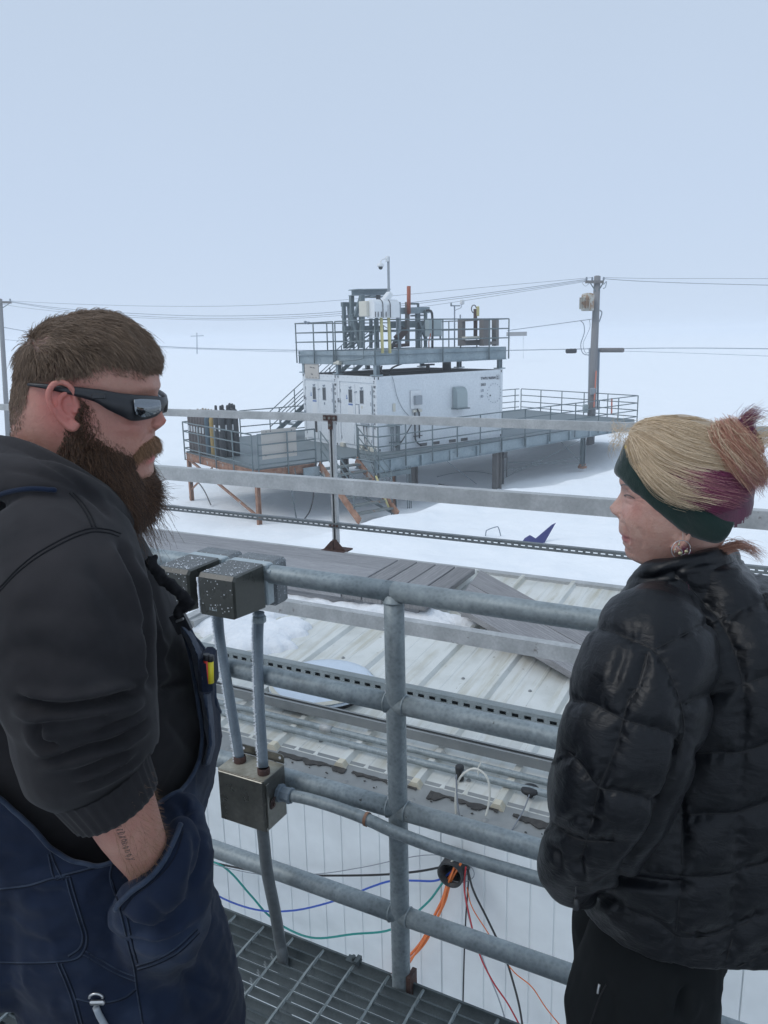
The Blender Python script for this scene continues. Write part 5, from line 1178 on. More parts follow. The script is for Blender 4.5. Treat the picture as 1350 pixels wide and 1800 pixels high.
mb = MB(); a_, b_ = gz(771, 851, .03), gz(800, 857, .03); mb.beam(a_, b_, .06, .04); mb.build('lath', M['weathercol'], org=a_, label='grey lath lying on the snow under the walkway', category='lath')
MB().cyl(K(2.6,-.6,-.5), gz(838, 851, 0), .012, 5).build('guy_wire', M['markgrey'], org=K(2.6,-.6,-.5), label='thin guy wire slanting from the walkway beam down to the snow', category='wire')
# ================================================================== PEOPLE: shared tools
from mathutils.bvhtree import BVHTree
def atY(x, y, Y): v = ray(x, y); return CAMP + v*((Y-CAMP.y)/v.y)
_R, _U, _F, _C = (np.array(q) for q in (RT, UP, FW, CAMP))
def project(P):
    q = P-_C; d = q@_F; return CX+FPX*(q@_R)/d, CY-FPX*(q@_U)/d
def table(pts, Y):          # photo outline -> (z, X) arrays in the plane Y
    A = sorted([(atY(x, y, Y).z, atY(x, y, Y).x) for x, y in pts]); return np.array([a[0] for a in A]), np.array([a[1] for a in A])
def sring(z, x0, x1, yc, b, n=64, e=1., tilt=0.):
    t = np.linspace(0, 2*np.pi, n, endpoint=False); c, s = np.cos(t), np.sin(t)
    xc, a = (x0+x1)/2, (x1-x0)/2
    x = xc+a*np.sign(c)*np.abs(c)**e; y = yc+b*np.sign(s)*np.abs(s)**e
    return np.stack([x, y, np.full(n, z)+tilt*(x-xc)], 1)
def loft(mb, rings, smooth=True):
    n = len(rings[0]); vs = [tuple(p) for r in rings for p in r]; o = len(vs)
    fs = [(i*n+k, i*n+(k+1) % n, (i+1)*n+(k+1) % n, (i+1)*n+k) for i in range(len(rings)-1) for k in range(n)]
    vs += [tuple(rings[0].mean(0)), tuple(rings[-1].mean(0))]
    fs += [(o, (k+1) % n, k) for k in range(n)]+[(o+1, (len(rings)-1)*n+k, (len(rings)-1)*n+(k+1) % n) for k in range(n)]
    return mb.add(vs, fs, smooth)
def limb(mb, pts, n=20):    # pts: (px, py, Y, radius)
    P = catmull([atY(x, y, Y) for x, y, Y, r in pts], 6); R = np.interp(np.linspace(0, len(pts)-1, len(P)), range(len(pts)), [p[3] for p in pts])
    P = [P[0]-(P[1]-P[0]).normalized()*R[0]*.6]+P+[P[-1]+(P[-1]-P[-2]).normalized()*R[-1]*.5]
    return mb.tube(P, [R[0]*.6]+list(R)+[R[-1]*.6], n)
def remesh(mb, vox, smooth=3, name='m'):
    me = mb.mesh(name); o = bpy.data.objects.new('tmp', me); COL.objects.link(o)
    m = o.modifiers.new('r', 'REMESH'); m.mode = 'VOXEL'; m.voxel_size = vox
    if smooth: s = o.modifiers.new('s', 'SMOOTH'); s.iterations = smooth; s.factor = .5
    dg = bpy.context.evaluated_depsgraph_get(); dg.update()
    out = bpy.data.meshes.new_from_object(o.evaluated_get(dg)); bpy.data.objects.remove(o); out.name = name
    out.polygons.foreach_set('use_smooth', [True]*len(out.polygons)); return out
def getv(me): a = np.empty(len(me.vertices)*3); me.vertices.foreach_get('co', a); return a.reshape(-1, 3)
def getn(me): a = np.empty(len(me.vertices)*3); me.vertices.foreach_get('normal', a); return a.reshape(-1, 3)
def setv(me, a): me.vertices.foreach_set('co', a.ravel()); me.update()
def smooth_line(pl, n=6): return np.array([(p.x, p.y) for p in catmull([V(x, y, 0) for x, y in pl], n)])
def dist_line(x, y, pl, smooth=True):       # distance and arclength to polyline in photo pixels
    L = smooth_line(pl) if smooth and len(pl) > 2 else np.array(pl, float); best = np.full(len(x), 1e9); arc = np.zeros(len(x)); s0 = 0; side = np.zeros(len(x))
    for a, b in zip(L[:-1], L[1:]):
        d = b-a; l2 = d@d+1e-9; t = np.clip(((x-a[0])*d[0]+(y-a[1])*d[1])/l2, 0, 1); dx = x-a[0]-t*d[0]; dy = y-a[1]-t*d[1]; q = np.hypot(dx, dy); m = q < best
        best[m] = q[m]; arc[m] = (s0+t*math.sqrt(l2))[m]; side[m] = (d[0]*dy-d[1]*dx)[m]; s0 += math.sqrt(l2)
    return best, arc, side, s0
def inpoly(x, y, poly):
    c = np.zeros(len(x), bool); n = len(poly); j = n-1
    for i in range(n):
        xi, yi = poly[i]; xj, yj = poly[j]
        if yi != yj: c ^= ((yi > y) != (yj > y)) & (x < (xj-xi)*(y-yi)/(yj-yi)+xi)
        j = i
    return c
def bvh_of(*mes):
    vs, fs = [], []
    for me in mes:
        o = len(vs); vs += [v.co.copy() for v in me.vertices]; fs += [[i+o for i in p.vertices] for p in me.polygons]
    return BVHTree.FromPolygons(vs, fs)
def drape(bvh, pts, off=.001, n=6, sm=True):
    L = smooth_line(pts, n) if sm and len(pts) > 2 else np.array(pts, float); out = []
    for x, y in L:
        d = ray(x, y).normalized(); h = bvh.ray_cast(CAMP, d)
        if h[0] is not None:
            nn_ = h[1] if h[1].dot(d) < 0 else -h[1]; out.append(h[0]+nn_*off)
    return out
def draped_tube(bvh, pts, r, name, mat, parent, off=.0005, n=6, segs=6):
    P = drape(bvh, pts, off, n)
    runs = [[]]
    for p in P:
        if runs[-1] and (p-runs[-1][-1]).length > .018: runs.append([])
        runs[-1].append(p)
    runs = [q for q in runs if len(q) > 2]
    for q in runs: MB().tube(q, r, segs).build(name, mat if not isinstance(mat, str) else M[mat], parent)
def nz3(P, sc, seed):       # cheap smooth noise on points
    r = np.random.default_rng(seed); z = np.zeros(len(P))
    for o in range(4):
        for k in range(3):
            w_ = r.normal(size=3); w_ /= np.linalg.norm(w_); f_ = sc*1.9**o; w2 = r.normal(size=3)
            z += np.sin(P@w_*f_+r.uniform(0, 6.28)+1.5*np.sin(P@w2*f_*.6+r.uniform(0, 6.28)))*.55**o/3
    return z
def colattr(me, cols):
    a = me.color_attributes.new('Col', 'FLOAT_COLOR', 'POINT'); c = np.concatenate([cols, np.ones((len(cols), 1))], 1).astype(np.float32); a.data.foreach_set('color', c.ravel())
def strands(name, P, rad, mat, parent):     # P: (N, k, 3) world points -> real hair curves
    N, k = P.shape[:2]; hc = bpy.data.hair_curves.new(name); hc.add_curves([k]*N)
    og = np.array(world_org(parent)); hc.attributes['position'].data.foreach_set('vector', (P-og).astype(np.float32).ravel())
    ra = hc.attributes.get('radius') or hc.attributes.new('radius', 'FLOAT', 'POINT')
    taper = np.linspace(1, .35, k)[None, :]*(rad if np.ndim(rad) == 0 else rad[:, None])*np.ones((N, 1)); ra.data.foreach_set('value', taper.astype(np.float32).ravel())
    hc.materials.append(mat); o = bpy.data.objects.new(name, hc); COL.objects.link(o); o.parent = parent; ORG[o.name] = world_org(parent); o['kind'] = 'stuff'; return o
# materials for people
def skin(name, rough=.5):
    t = NT(name); a = t.n('ShaderNodeVertexColor'); a.layer_name = 'Col'
    f = t.noise(320, 3, .6); g = t.noise(45, 4, .6)
    col = t.mix(t.ramp(g, [(.35, (0,)*3), (.7, (.42,)*3)]), a.outputs[0], (.36,.13,.10)); h_ = t.noise(130, 4, .7); col = t.mix(t.ramp(h_, [(.55, (0,)*3), (.75, (.35,)*3)]), col, (.30,.15,.11)); t.bump(t.math('ADD', f, t.math('MULTIPLY', h_, 1.8)), .5, .0011)
    return t.set(col, rough, 0, Subsurface_Weight=.12, Subsurface_Scale=.004)
M['skin'] = skin('skin')
def fabric(name, c1, c2, weave=900, rough=.9, sc=6, fade=None, bump=.25, sheen=.3):
    t = NT(name); a = t.noise(sc, 5, .6); b = t.noise(weave, 2, .5); d = t.noise(60, 4, .6)
    col = t.ramp(a, [(.3, c1), (.72, c2)]); col = t.mix(t.ramp(d, [(.3, (0,)*3), (.8, (.35,)*3)]), col, tuple(x*.55 for x in c1))
    if fade: col = t.mix(t.ramp(t.noise(fade[1], 4, .5), [(.54, (0,)*3), (.72, (1,)*3)]), col, fade[0])
    t.bump(t.math('ADD', b, t.math('MULTIPLY', d, .8)), bump, .0012); return t.set(col, rough, 0, Sheen_Weight=sheen, Specular_IOR_Level=.18)
M['hoodie'] = fabric('charcoal_hoodie', (.0115,.0110,.0128), (.0235,.0220,.0238), fade=((.036,.033,.035), 3.5), sheen=.06)
M['hoodie_seam'] = fabric('hoodie_seam', (.010,.010,.012), (.018,.018,.020), sheen=0)
M['denim'] = fabric('dark_denim', (.0040,.0088,.024), (.0090,.0180,.043), 1100, .85, 7, ((.030,.044,.078), 6), .5, .06)
M['denim_hem'] = fabric('worn_denim_hem', (.012,.021,.044), (.045,.064,.100), 900, .85, 40, None, .4, .1)
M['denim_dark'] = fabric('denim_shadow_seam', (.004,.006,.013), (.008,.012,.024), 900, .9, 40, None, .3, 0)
t = NT('quilted_nylon'); a = t.noise(70, 3, .6); b = t.noise(14, 5, .6, dist=1.); c = t.noise(700, 2)
d = t.noise(34, 4, .62, stretch=(1., 1., 2.6), dist=1.4); t.bump(t.math('ADD', t.math('MULTIPLY', b, 1.2), t.math('ADD', t.math('MULTIPLY', d, 1.1), t.math('MULTIPLY', a, .35))), .26, .006)
M['nylon'] = t.set(t.ramp(b, [(.3, (.0020,.0026,.0042)), (.7, (.0038,.0048,.0072))]), t.ramp(b, [(.3, (.34,)*3), (.7, (.48,)*3)]), 0, Specular_IOR_Level=.30)
M['nylon_seam'] = flat('nylon_seam', (.004,.004,.005), .6)
M['pants'] = fabric('black_softshell', (.0045,.0058,.0066), (.0080,.0095,.0105), sheen=.0)
M['fleece'] = fabric('green_fleece', (.006,.020,.017), (.011,.032,.026), 500, .95, 30, None, .5, .3)
M['knit_yellow'] = fabric('yellow_knit', (.55,.38,.02), (.70,.52,.05), 600, .9, 40, None, .4, .1)
def hairmat(name, c, c2, rough=.45):
    t = NT(name); ci = t.n('ShaderNodeHairInfo'); col = t.ramp(ci.outputs['Random'], [(0, c), (1, c2)]); return t.set(col, rough, 0, Specular_IOR_Level=.35)
M['hair_m'] = hairmat('brown_short_hair', (.095,.062,.041), (.27,.185,.125)); M['beard'] = hairmat('dark_brown_beard', (.034,.020,.014), (.16,.085,.048)); M['stache'] = hairmat('ginger_moustache', (.15,.080,.042), (.38,.22,.12))
M['blonde'] = hairmat('blonde_hair', (.40,.285,.17), (.74,.60,.43)); M['magenta'] = hairmat('magenta_hair', (.10,.014,.045), (.22,.045,.10)); M['ginger'] = hairmat('copper_hair', (.28,.115,.075), (.56,.31,.22))
M['hairbase_m'] = mottled('scalp_hair', (.030,.020,.016), (.055,.038,.028), 60, .8, 0, 300, .5); M['hairbase_b'] = mottled('blonde_under', (.24,.17,.11), (.40,.31,.21), 40, .6, 0, 300, .5)
M['hairbase_p'] = mottled('magenta_under', (.06,.010,.028), (.13,.028,.06), 40, .6, 0, 300, .5); M['hairbase_g'] = mottled('copper_under', (.14,.05,.032), (.27,.10,.06), 40, .6, 0, 300, .5)
M['pinkhair'] = hairmat('rose_hair', (.26,.09,.11), (.50,.25,.24)); M['lens'] = flat('mirror_lens', (.22,.24,.26), .05, .95); M['frame'] = flat('matte_black_frame', (.012,.013,.016), .38); M['tattoo'] = flat('tattoo_ink', (.11,.075,.07), .6)
M['brass'] = flat('aged_brass', (.52,.46,.28), .35, .6); M['silver'] = flat('silver', (.5,.5,.5), .3, .9)

def make_head(zx_front, zx_back, halfw, yc, nose, eye, yaw, cz, facing, n=160, nz=190, brow=0., lips=None, chin_w=.03, sock=.010):
    """Head as stacked cross-sections. zx_*: (z, x) tables of the side profile, x measured along the facing direction
    from the head axis; halfw: (z, w) table; nose: (z, extra, width) table."""
    zs = np.linspace(zx_front[0][0], zx_front[0][-1], nz); rings = []
    allf = np.interp(zs, *zx_front); dz_ = zs[1]-zs[0]; kz = np.arange(-int(.03/dz_), int(.03/dz_)+1)*dz_; kw = np.exp(-(kz/.0095)**2); kw /= kw.sum()
    pad = len(kz)//2; smf = np.convolve(np.pad(allf, pad, mode='edge'), kw, 'valid'); top_k = np.clip((zs[-1]-zs)/.03, 0, 1); smf = smf*top_k+allf*(1-top_k)
    for z, xf, xdet in zip(zs, smf, allf-smf):
        xb = np.interp(z, *zx_back); w = np.interp(z, *halfw); t = np.linspace(0, 2*np.pi, n, endpoint=False)
        c, s = np.cos(t), np.sin(t); xc = xb+(xf-xb)*.46
        a = np.where(c > 0, xf-xc, xc-xb); ef = np.where(c > 0, .84, .95)
        x = xc+a*np.sign(c)*np.abs(c)**ef; y = w*np.sign(s)*np.abs(s)**.92
        front = np.clip(c, 0, 1)
        ne = np.interp(z, nose[0], nose[1]); nw = np.interp(z, nose[0], nose[2])
        x = x+(ne*np.exp(-(y/nw)**2)+xdet*np.exp(-(y/.026)**2))*(front > 0)
        # nostril wings
        for sg in (-1, 1):
            x = x+nose[3]*np.exp(-((y-sg*nose[4])/.0065)**2-((z-nose[5])/.007)**2)*(front > 0)
            x = x-sock*np.exp(-((y-sg*.031)/.014)**2-((z-eye)/.012)**2)*(front > 0)
            x = x+sock*.75*np.exp(-((y-sg*.031)/.0105)**2-((z-eye+.001)/.0085)**2)*(front > 0)
            x = x+.004*np.exp(-((y-sg*.045)/.02)**2-((z-eye+.030)/.016)**2)*(front > 0)
            x = x+brow*np.exp(-((y-sg*.028)/.022)**2-((z-eye-.020)/.007)**2)*(front > 0)
        if lips is not None:
            x = x-.0028*np.exp(-(y/.022)**4)*np.exp(-((z-lips)/.0018)**2)*(front > 0)
        rings.append(np.stack([x, y, np.full(n, z)], 1))
    return rings
def place_head(rings, cx_, cy_, yaw, side):   # side=+1: faces +X, -1: faces -X ; yaw turns the face away from +Y/-Y
    f = np.array([side*math.cos(yaw), math.sin(yaw), 0.]); l = np.array([-f[1], f[0], 0.])
    return [np.stack([cx_+r[:,0]*f[0]+r[:,1]*l[0], cy_+r[:,0]*f[1]+r[:,1]*l[1], r[:,2]], 1) for r in rings], f, l
def ear(c, f, l, h=.066, sgn=1):       # pinna built of a helix tube, lobe and bowl; returns MB; l = outward
    mb = MB(); c, f, l, u = Vector(c), Vector(f), Vector(l), V(0,0,1); k = h/.066
    def P(a, b, o): return c+f*a*k+u*b*k+l*o*k
    hel = [P(.012,-.004,.004), P(.010,.010,.007), P(.010,.022,.011), P(.001,.032,.016), P(-.011,.031,.021), P(-.019,.019,.023), P(-.019,.003,.021), P(-.013,-.013,.016), P(-.006,-.025,.012), P(.003,-.032,.008), P(.009,-.024,.004)]
    mb.tube(catmull(hel, 5), [.0040*k]*10+list(np.interp(np.linspace(0,1,41), [0,.3,.6,.8,1], np.array([.0040,.0046,.0042,.0055,.0062])*k)), 8)
    ah = [P(.004,.020,.007), P(-.006,.013,.013), P(-.010,.001,.014), P(-.006,-.012,.010), P(.003,-.018,.007)]
    mb.tube(catmull(ah, 5), .0038*k, 8)
    mb.ball(P(-.004,.002,.002), .017*k, 12, 8, (1., .45 if abs(l.y) > .5 else 1, 1.5)); mb.ball(P(.008,-.008,.006), .0045*k, 8, 6)
    mb.ball(P(.003,-.027,.006), .0085*k, 10, 8, (.9, .7, 1.1))
    return mb
M['redpen'] = flat('red_marker', (.62,.035,.02), .35); M['yellowpen'] = flat('yellow_marker', (.75,.62,.02), .35)
# ================================================================== BEARDED MAN
MY = 1.15
man = thing('person', V(-.46, 1.12, 0), 'bearded man in charcoal hoodie and denim overalls with wraparound sunglasses, hand in pocket, looking right', 'person')
HY = 1.12
hc0 = atY(150, 700, HY); hcx = hc0.x; myaw = R_(2)
_hf = V(math.cos(myaw), math.sin(myaw), 0); _hl = V(-_hf.y, _hf.x, 0)
def hz(px, py): p = atP(px, py, V(hcx, HY, 0), _hl); return p.z, (p-V(hcx, HY, p.z)).dot(_hf)
def htab(pts): A = sorted(hz(*p) for p in pts); return np.array([a[0] for a in A]), np.array([a[1] for a in A])
ff_ = htab([(185,930), (190,890), (205,866), (236,852), (262,843), (269,830), (267,817), (271,808), (269,801), (266,797), (270,792), (272,782), (270,768), (268,752), (267,735), (268,715), (272,698), (277,682), (277,662), (273,640), (264,615), (245,588), (215,566), (188,556), (165,552)])
fb_ = htab([(10,930), (14,860), (24,800), (28,749), (27,711), (31,680), (37,650), (47,620), (62,595), (85,574), (115,560), (150,552)])
zt_ = hz(157, 551)[0]
def zz(py): return hz(150, py)[0]
hw_ = (np.array([zz(930), zz(880), zz(830), zz(790), zz(745), zz(700), zz(650), zz(610), zz(580), zz(562), zz(552)]), np.array([.072, .070, .068, .071, .076, .079, .080, .076, .062, .040, .004]))
nzt = sorted([(zz(765), 0, .010), (zz(757), .008, .012), (zz(749), .0175, .011), (zz(742), .0205, .0105), (zz(733), .0165, .0095), (zz(720), .0115, .008), (zz(705), .006, .0085), (zz(690), .001, .010)])
nose_ = (np.array([q[0] for q in nzt]), np.array([q[1] for q in nzt]), np.array([q[2] for q in nzt]), .007, .0125, zz(748))
rings = make_head(ff_, fb_, hw_, HY, nose_, zz(708), myaw, 0, 1, brow=.003, lips=zz(799))
rings, hf, hl = place_head(rings, hcx, HY, myaw, 1)
HR = -hl    # his right side, towards the camera
mb = MB(); loft(mb, rings)
ec = Vector((hcx, HY, 0))+Vector(hf)*(atY(101, 714, HY-.08).x-hcx+.012)+Vector(HR)*.075; ec.z = atY(112, 713, HY-.08).z
e_ = ear(ec, hf, HR, .062); mb.add(e_.v, e_.f, True)
ec2 = ec-Vector(HR)*.148; e_ = ear(ec2, hf, -HR, .062); mb.add(e_.v, e_.f, True)
headm = remesh(mb, .0017, 3, 'body')
v = getv(headm); nn_ = getn(headm); x, y = project(v); nr_ = (nn_[:,1] < .35); dd = np.zeros(len(v))
for pl, dp, w_ in (([(271,733),(267,742),(268,752),(275,758)], .0022, 2.2), ([(266,758),(256,768),(249,782)], .0016, 3.0), ([(225,738),(240,744),(256,742)], .0010, 3.), ([(262,799),(268,799),(274,799)], .0022, 1.8), ([(216,668),(240,666),(262,668)], .0007, 2.)):
    d, a, s_, tot = dist_line(x, y, pl); dd -= dp*np.exp(-(d/w_)**2)*nr_*np.clip(np.minimum(a, tot-a)/6, 0, 1)
dd += nr_*(.0016*np.exp(-(((x-276)/7)**2+((y-747)/5.5)**2))+.0035*np.exp(-(((x-228)/22)**2+((y-752)/13)**2)))
setv(headm, v+nn_*dd[:, None])
def skin_cols(me, base, spots):
    v = getv(me); c = np.tile(np.array(base), (len(v), 1))
    for p, r_, col, k in spots:
        w_ = np.exp(-(((v-np.array(p))/np.array(r_))**2).sum(1))[:, None]*k; c = c*(1-w_)+np.array(col)*w_
    colattr(me, c)
def HP(px, py, Y=HY): return atY(px, py, Y)
# torso, arms and legs under the clothes joined into the same body mesh
FT = table([(150,845), (178,880), (205,915), (233,950), (262,992), (290,1040), (318,1095), (345,1150), (362,1205), (371,1260), (373,1310), (364,1350), (350,1400), (338,1440), (335,1480), (338,1530), (345,1590)], MY+.045)
BT = table([(20,845), (-30,870), (-62,915), (-88,980), (-105,1060), (-110,1150), (-108,1250), (-108,1350), (-112,1450), (-112,1530), (-105,1590)], MY)
def HB(z): return np.interp(z, [.62,.80,.95,1.05,1.15,1.25,1.33,1.39,1.43,1.47], [.20,.225,.235,.240,.238,.228,.218,.185,.135,.085])
def torso(mb, z0, z1, ins=0., n=90, k=40, e=.86):
    rings = []
    for z in np.linspace(z0, z1, k):
        x0, x1 = np.interp(z, *BT)+ins, np.interp(z, *FT)-ins; b = HB(z)-ins
        rings.append(sring(z, x0, x1, MY, max(b, .02), n, e))
    return loft(mb, rings)
mb = MB(); torso(mb, .80, 1.44, .03)
limb(mb, [(110,985,.99,.06), (135,1080,.91,.062), (143,1180,.87,.058), (158,1320,.86,.050), (195,1385,.865,.047), (225,1450,.875,.0405), (258,1512,.905,.031), (272,1540,.92,.029)])
limb(mb, [(110,985,1.32,.06), (120,1080,1.40,.062), (130,1180,1.45,.055), (150,1290,1.46,.048), (200,1370,1.44,.040), (245,1420,1.42,.030)])
for (a_, b_) in ((1.03, 1.04), (1.27, 1.26)):
    x_ = -.44 if a_ < 1.1 else -.54
    mb.tube([V(x_, a_, .92), V(x_+.025, a_, .70), V(x_+.03, b_, .48), V(x_+.0, b_, .25), V(x_-.03, b_, .08)], [.105,.092,.066,.058,.045], 18); mb.ball((x_+.05, b_, .05), .05, 12, 8, (2.2,.9,.9))
# hand inside the pocket: palm and five fingers
hw0 = atY(272, 1540, .92)
mb.ball(hw0+V(.004,.02,-.05), .034, 14, 10, (1.1,.55,1.25))
for k_, (dx, ln) in enumerate(((-.022,.06), (-.006,.075), (.011,.072), (.027,.058))):
    p0 = hw0+V(.002+dx,.025,-.085); mb.tube([p0, p0+V(.006,.004,-ln*.5), p0+V(.002,.012,-ln)], [.0095,.0088,.007], 10)
mb.tube([hw0+V(.028,.015,-.03), hw0+V(.040,.02,-.06), hw0+V(.042,.03,-.09)], [.012,.011,.008], 10)
hw1 = atY(245, 1420, 1.42); mb.ball(hw1+V(.02,0,-.05), .034, 14, 10, (1.,.55,1.25))
for dx, ln in ((-.02,.06), (-.005,.075), (.01,.07), (.025,.055)): p0 = hw1+V(.02+dx,0,-.08); mb.tube([p0, p0+V(.008,0,-ln*.5), p0+V(0,0,-ln)], [.0095,.0088,.007], 10)
mb.tube([hw1+V(.045,0,-.03), hw1+V(.06,0,-.06)], [.012,.008], 10)
lower = remesh(mb, .006, 2, 'lower')
bm = bmesh.new(); bm.from_mesh(headm); bm.from_mesh(lower); bm.to_mesh(headm); bm.free(); headm.polygons.foreach_set('use_smooth', [True]*len(headm.polygons)); headm.update()
yn = HY-.075
skin_cols(headm, (.44,.235,.175), [
    (HP(110,712,yn), (.035,.05,.045), (.56,.13,.11), .85), (HP(292,745), (.016,.02,.014), (.50,.15,.11), .7), (HP(235,748,HY-.06), (.035,.05,.025), (.48,.18,.14), .6),
    (HP(283,756,HY-.012), (.0045,.008,.0025), (.13,.035,.03), .9), (HP(250,770,HY-.05), (.012,.03,.020), (.40,.17,.13), .45), (HP(200,720,yn), (.03,.04,.02), (.47,.22,.17), .5), (HP(273,806), (.013,.035,.0060), (.52,.085,.085), 1.), (HP(268,798.5), (.014,.03,.0022), (.05,.012,.012), .9), (HP(60,790,HY-.05), (.06,.08,.035), (.50,.25,.19), .5), (HP(30,700,HY), (.05,.08,.03), (.30,.175,.14), .6), (atY(200,1400,.86), (.06,.06,.05), (.46,.20,.16), .5), (atY(235,1545,.90), (.04,.05,.03), (.46,.19,.15), .6)])  # dark nostril and mouth gap: shade put into the skin colour
hv = getv(headm)
_c = headm.color_attributes['Col']; _a = np.empty(len(hv)*4, np.float32); _c.data.foreach_get('color', _a); _a = _a.reshape(-1, 4)
_lat = (hv-np.array([hcx, HY, 0]))@HR; _q = hv-np.outer(_lat, HR); _sx, _sy = project(_q)
_m = inpoly(_sx, _sy, [(20,735), (30,745), (60,735), (80,700), (86,676), (100,668), (140,663), (172,657), (190,641), (215,630), (240,634), (262,646), (275,651), (300,650), (300,530), (0,530)]) & (hv[:,2] > 1.45)
_g = np.clip((735-_sy[_m])/85., 0, 1)[:, None]; _a[_m, :3] = _g*np.array([.075,.052,.040])+(1-_g)*np.array([.25,.15,.115]); _c.data.foreach_set('color', _a.ravel())
body_me = headm
bo = body_me.copy(); setv(body_me, hv-np.array(world_org(man)))
body = link('body', body_me, M['skin'], man)
setv(bo, hv); bvh_head = bvh_of(bo)
# ---- hair and beard as strands rooted on the head surface
def surf_pts(me, cond, N, seed):
    v = getv(me); nn_ = getn(me); x, y = project(v); near = nn_@0 if 0 else None
    ok = np.where(cond(v, nn_, x, y))[0]; r = np.random.default_rng(seed); i = r.choice(ok, N); j = v[i]+r.normal(size=(N, 3))*.0006
    return j, nn_[i], r
def sidepx(v):      # side-view photo coordinates with the near side mirrored on the head's own plane
    q = v.copy(); lat = (q-np.array([hcx, HY, 0]))@HR; q = q-np.outer(lat, HR); return project(q)
hairline = [(20,735), (30,745), (60,735), (80,700), (86,672), (100,664), (140,663), (172,661), (190,645), (215,636), (240,640), (262,652), (275,657), (300,650), (300,530), (0,530)]
def hcond(v, n_, x, y):
    sx_, sy_ = sidepx(v); return inpoly(sx_, sy_, hairline) & (v[:,2] > 1.45)
P0, Nn, r = surf_pts(bo, hcond, 36000, 5)
sx_, sy_ = sidepx(P0); hfv = np.array(hf)
top = sstep(655, 590, sy_); 
fade = sstep(742, 690, sy_)*sstep(668, 640, sy_+np.abs(sx_-150)*.0)  # longer above the temples
L = (.0022+.0035*sstep(735, 680, sy_)+.0065*sstep(668, 625, sy_)+.0125*top)*(.75+.5*r.random(len(P0)))*(1-.3*sstep(240, 285, sx_))
frontw = sstep(180, 270, sx_)*top
dirv = Nn*(.9-.55*top)[:, None]+hfv*(.25+.65*top)[:, None]+np.array([0,0,1.])*(-.45+.55*top-.9*frontw)[:, None]
cl = np.stack([nz3(P0, 160, 3+q) for q in range(3)], 1); dirv += .34*cl+.13*r.normal(size=dirv.shape)
bk = sstep(130, 70, sx_)*sstep(585, 620, sy_); dirv = dirv*(1-bk)[:, None]+bk[:, None]*(Nn*.45-hfv*.1+np.array([0,0,-.8])+.25*cl+.12*r.normal(size=dirv.shape))
spike = (sx_ < 100) & (sy_ < 598) & (r.random(len(sx_)) < .5); dirv[spike] += np.array([-.35, 0, .45]); L *= np.where(r.random(len(L)) < .015, 1.4, 1.)
dirv /= np.linalg.norm(dirv, axis=1)[:, None]
k = 5; T = np.linspace(0, 1, k)
S = P0[:, None, :]+dirv[:, None, :]*(L[:, None]*T[None])[:, :, None]+(Nn[:, None, :]*-.2+np.array([0,0,-.35]))*(L[:, None]*T[None]**2)[:, :, None]
keep_ = r.random(len(P0)) < .30+.70*sstep(735, 655, sy_+np.where(sx_ > 120, 12, 0)); strands('hair', S[keep_], .00032, M['hair_m'], man)
P0, Nn, r = surf_pts(bo, lambda v, n_, x, y: (lambda a, b: inpoly(a, b, [(25,760), (45,765), (75,735), (84,690), (66,690), (30,690)]))(*sidepx(v)) & (v[:,2] > 1.4), 1500, 8)
d_ = Nn*.5+np.array([.2,0,-1.]); S = P0[:, None, :]+d_[:, None, :]*(.004*T[None])[:, :, None]*np.ones((len(P0),1,1)); strands('nape_stubble', S, .00022, M['hair_m'], man)
beard_poly = [(148,688), (156,684), (172,690), (186,704), (188,730), (196,757), (215,775), (236,788), (250,797), (248,812), (254,834), (275,838), (275,865), (250,880), (190,900), (150,880), (128,850), (124,820), (130,785), (142,765), (148,740)]
def bcond(v, n_, x, y):
    a, b = sidepx(v); return inpoly(a, b, beard_poly) & (v[:,2] > 1.33) & (v[:,2] < 1.7) & (np.abs((v-np.array([hcx,HY,0]))@HR) < .0795)
P0, Nn, r = surf_pts(bo, bcond, 30000, 6)
sx_, sy_ = sidepx(P0)
low = sstep(740, 850, sy_); L = (.007+.040*low**1.3+.006*sstep(215, 262, sx_)*low)*(.45+.75*r.random(len(P0)))
L *= np.where(r.random(len(P0)) < .04, 1.7, 1.)
L *= .35+.65*sstep(0, 26, dist_line(sx_, sy_, beard_poly+[beard_poly[0]], False)[0])
dirv = Nn*(.85-.45*low)[:, None]+hfv*(.20+.30*low)[:, None]+np.array([0,0,-1.])*(.35+.75*low)[:, None]
cl = np.stack([nz3(P0, 95, 31+q) for q in range(3)], 1); dirv += .38*cl+.20*r.normal(size=dirv.shape); dirv /= np.linalg.norm(dirv, axis=1)[:, None]
k = 12; T = np.linspace(0, 1, k)
ph = r.uniform(0, 6.28, len(P0)); amp = r.uniform(.0006, .0022, len(P0))*np.minimum(1, L/.03); w1 = np.cross(dirv, [0.3,.9,.2]); w1 /= np.linalg.norm(w1, axis=1)[:, None]; w2 = np.cross(dirv, w1)
tu = r.uniform(1.5, 4.5, len(P0))*(L/.04)
S = P0[:, None, :]+dirv[:, None, :]*(L[:, None]*T[None])[:, :, None]
S += w1[:, None, :]*(amp[:, None]*(np.sin(ph[:, None]+tu[:, None]*6.28*T[None])-np.sin(ph)[:, None]))[:, :, None]+w2[:, None, :]*(amp[:, None]*(np.cos(ph[:, None]+tu[:, None]*6.28*T[None])-np.cos(ph)[:, None]))[:, :, None]
S += np.array([0,0,-.25])*(L[:, None]*T[None]**2)[:, :, None]
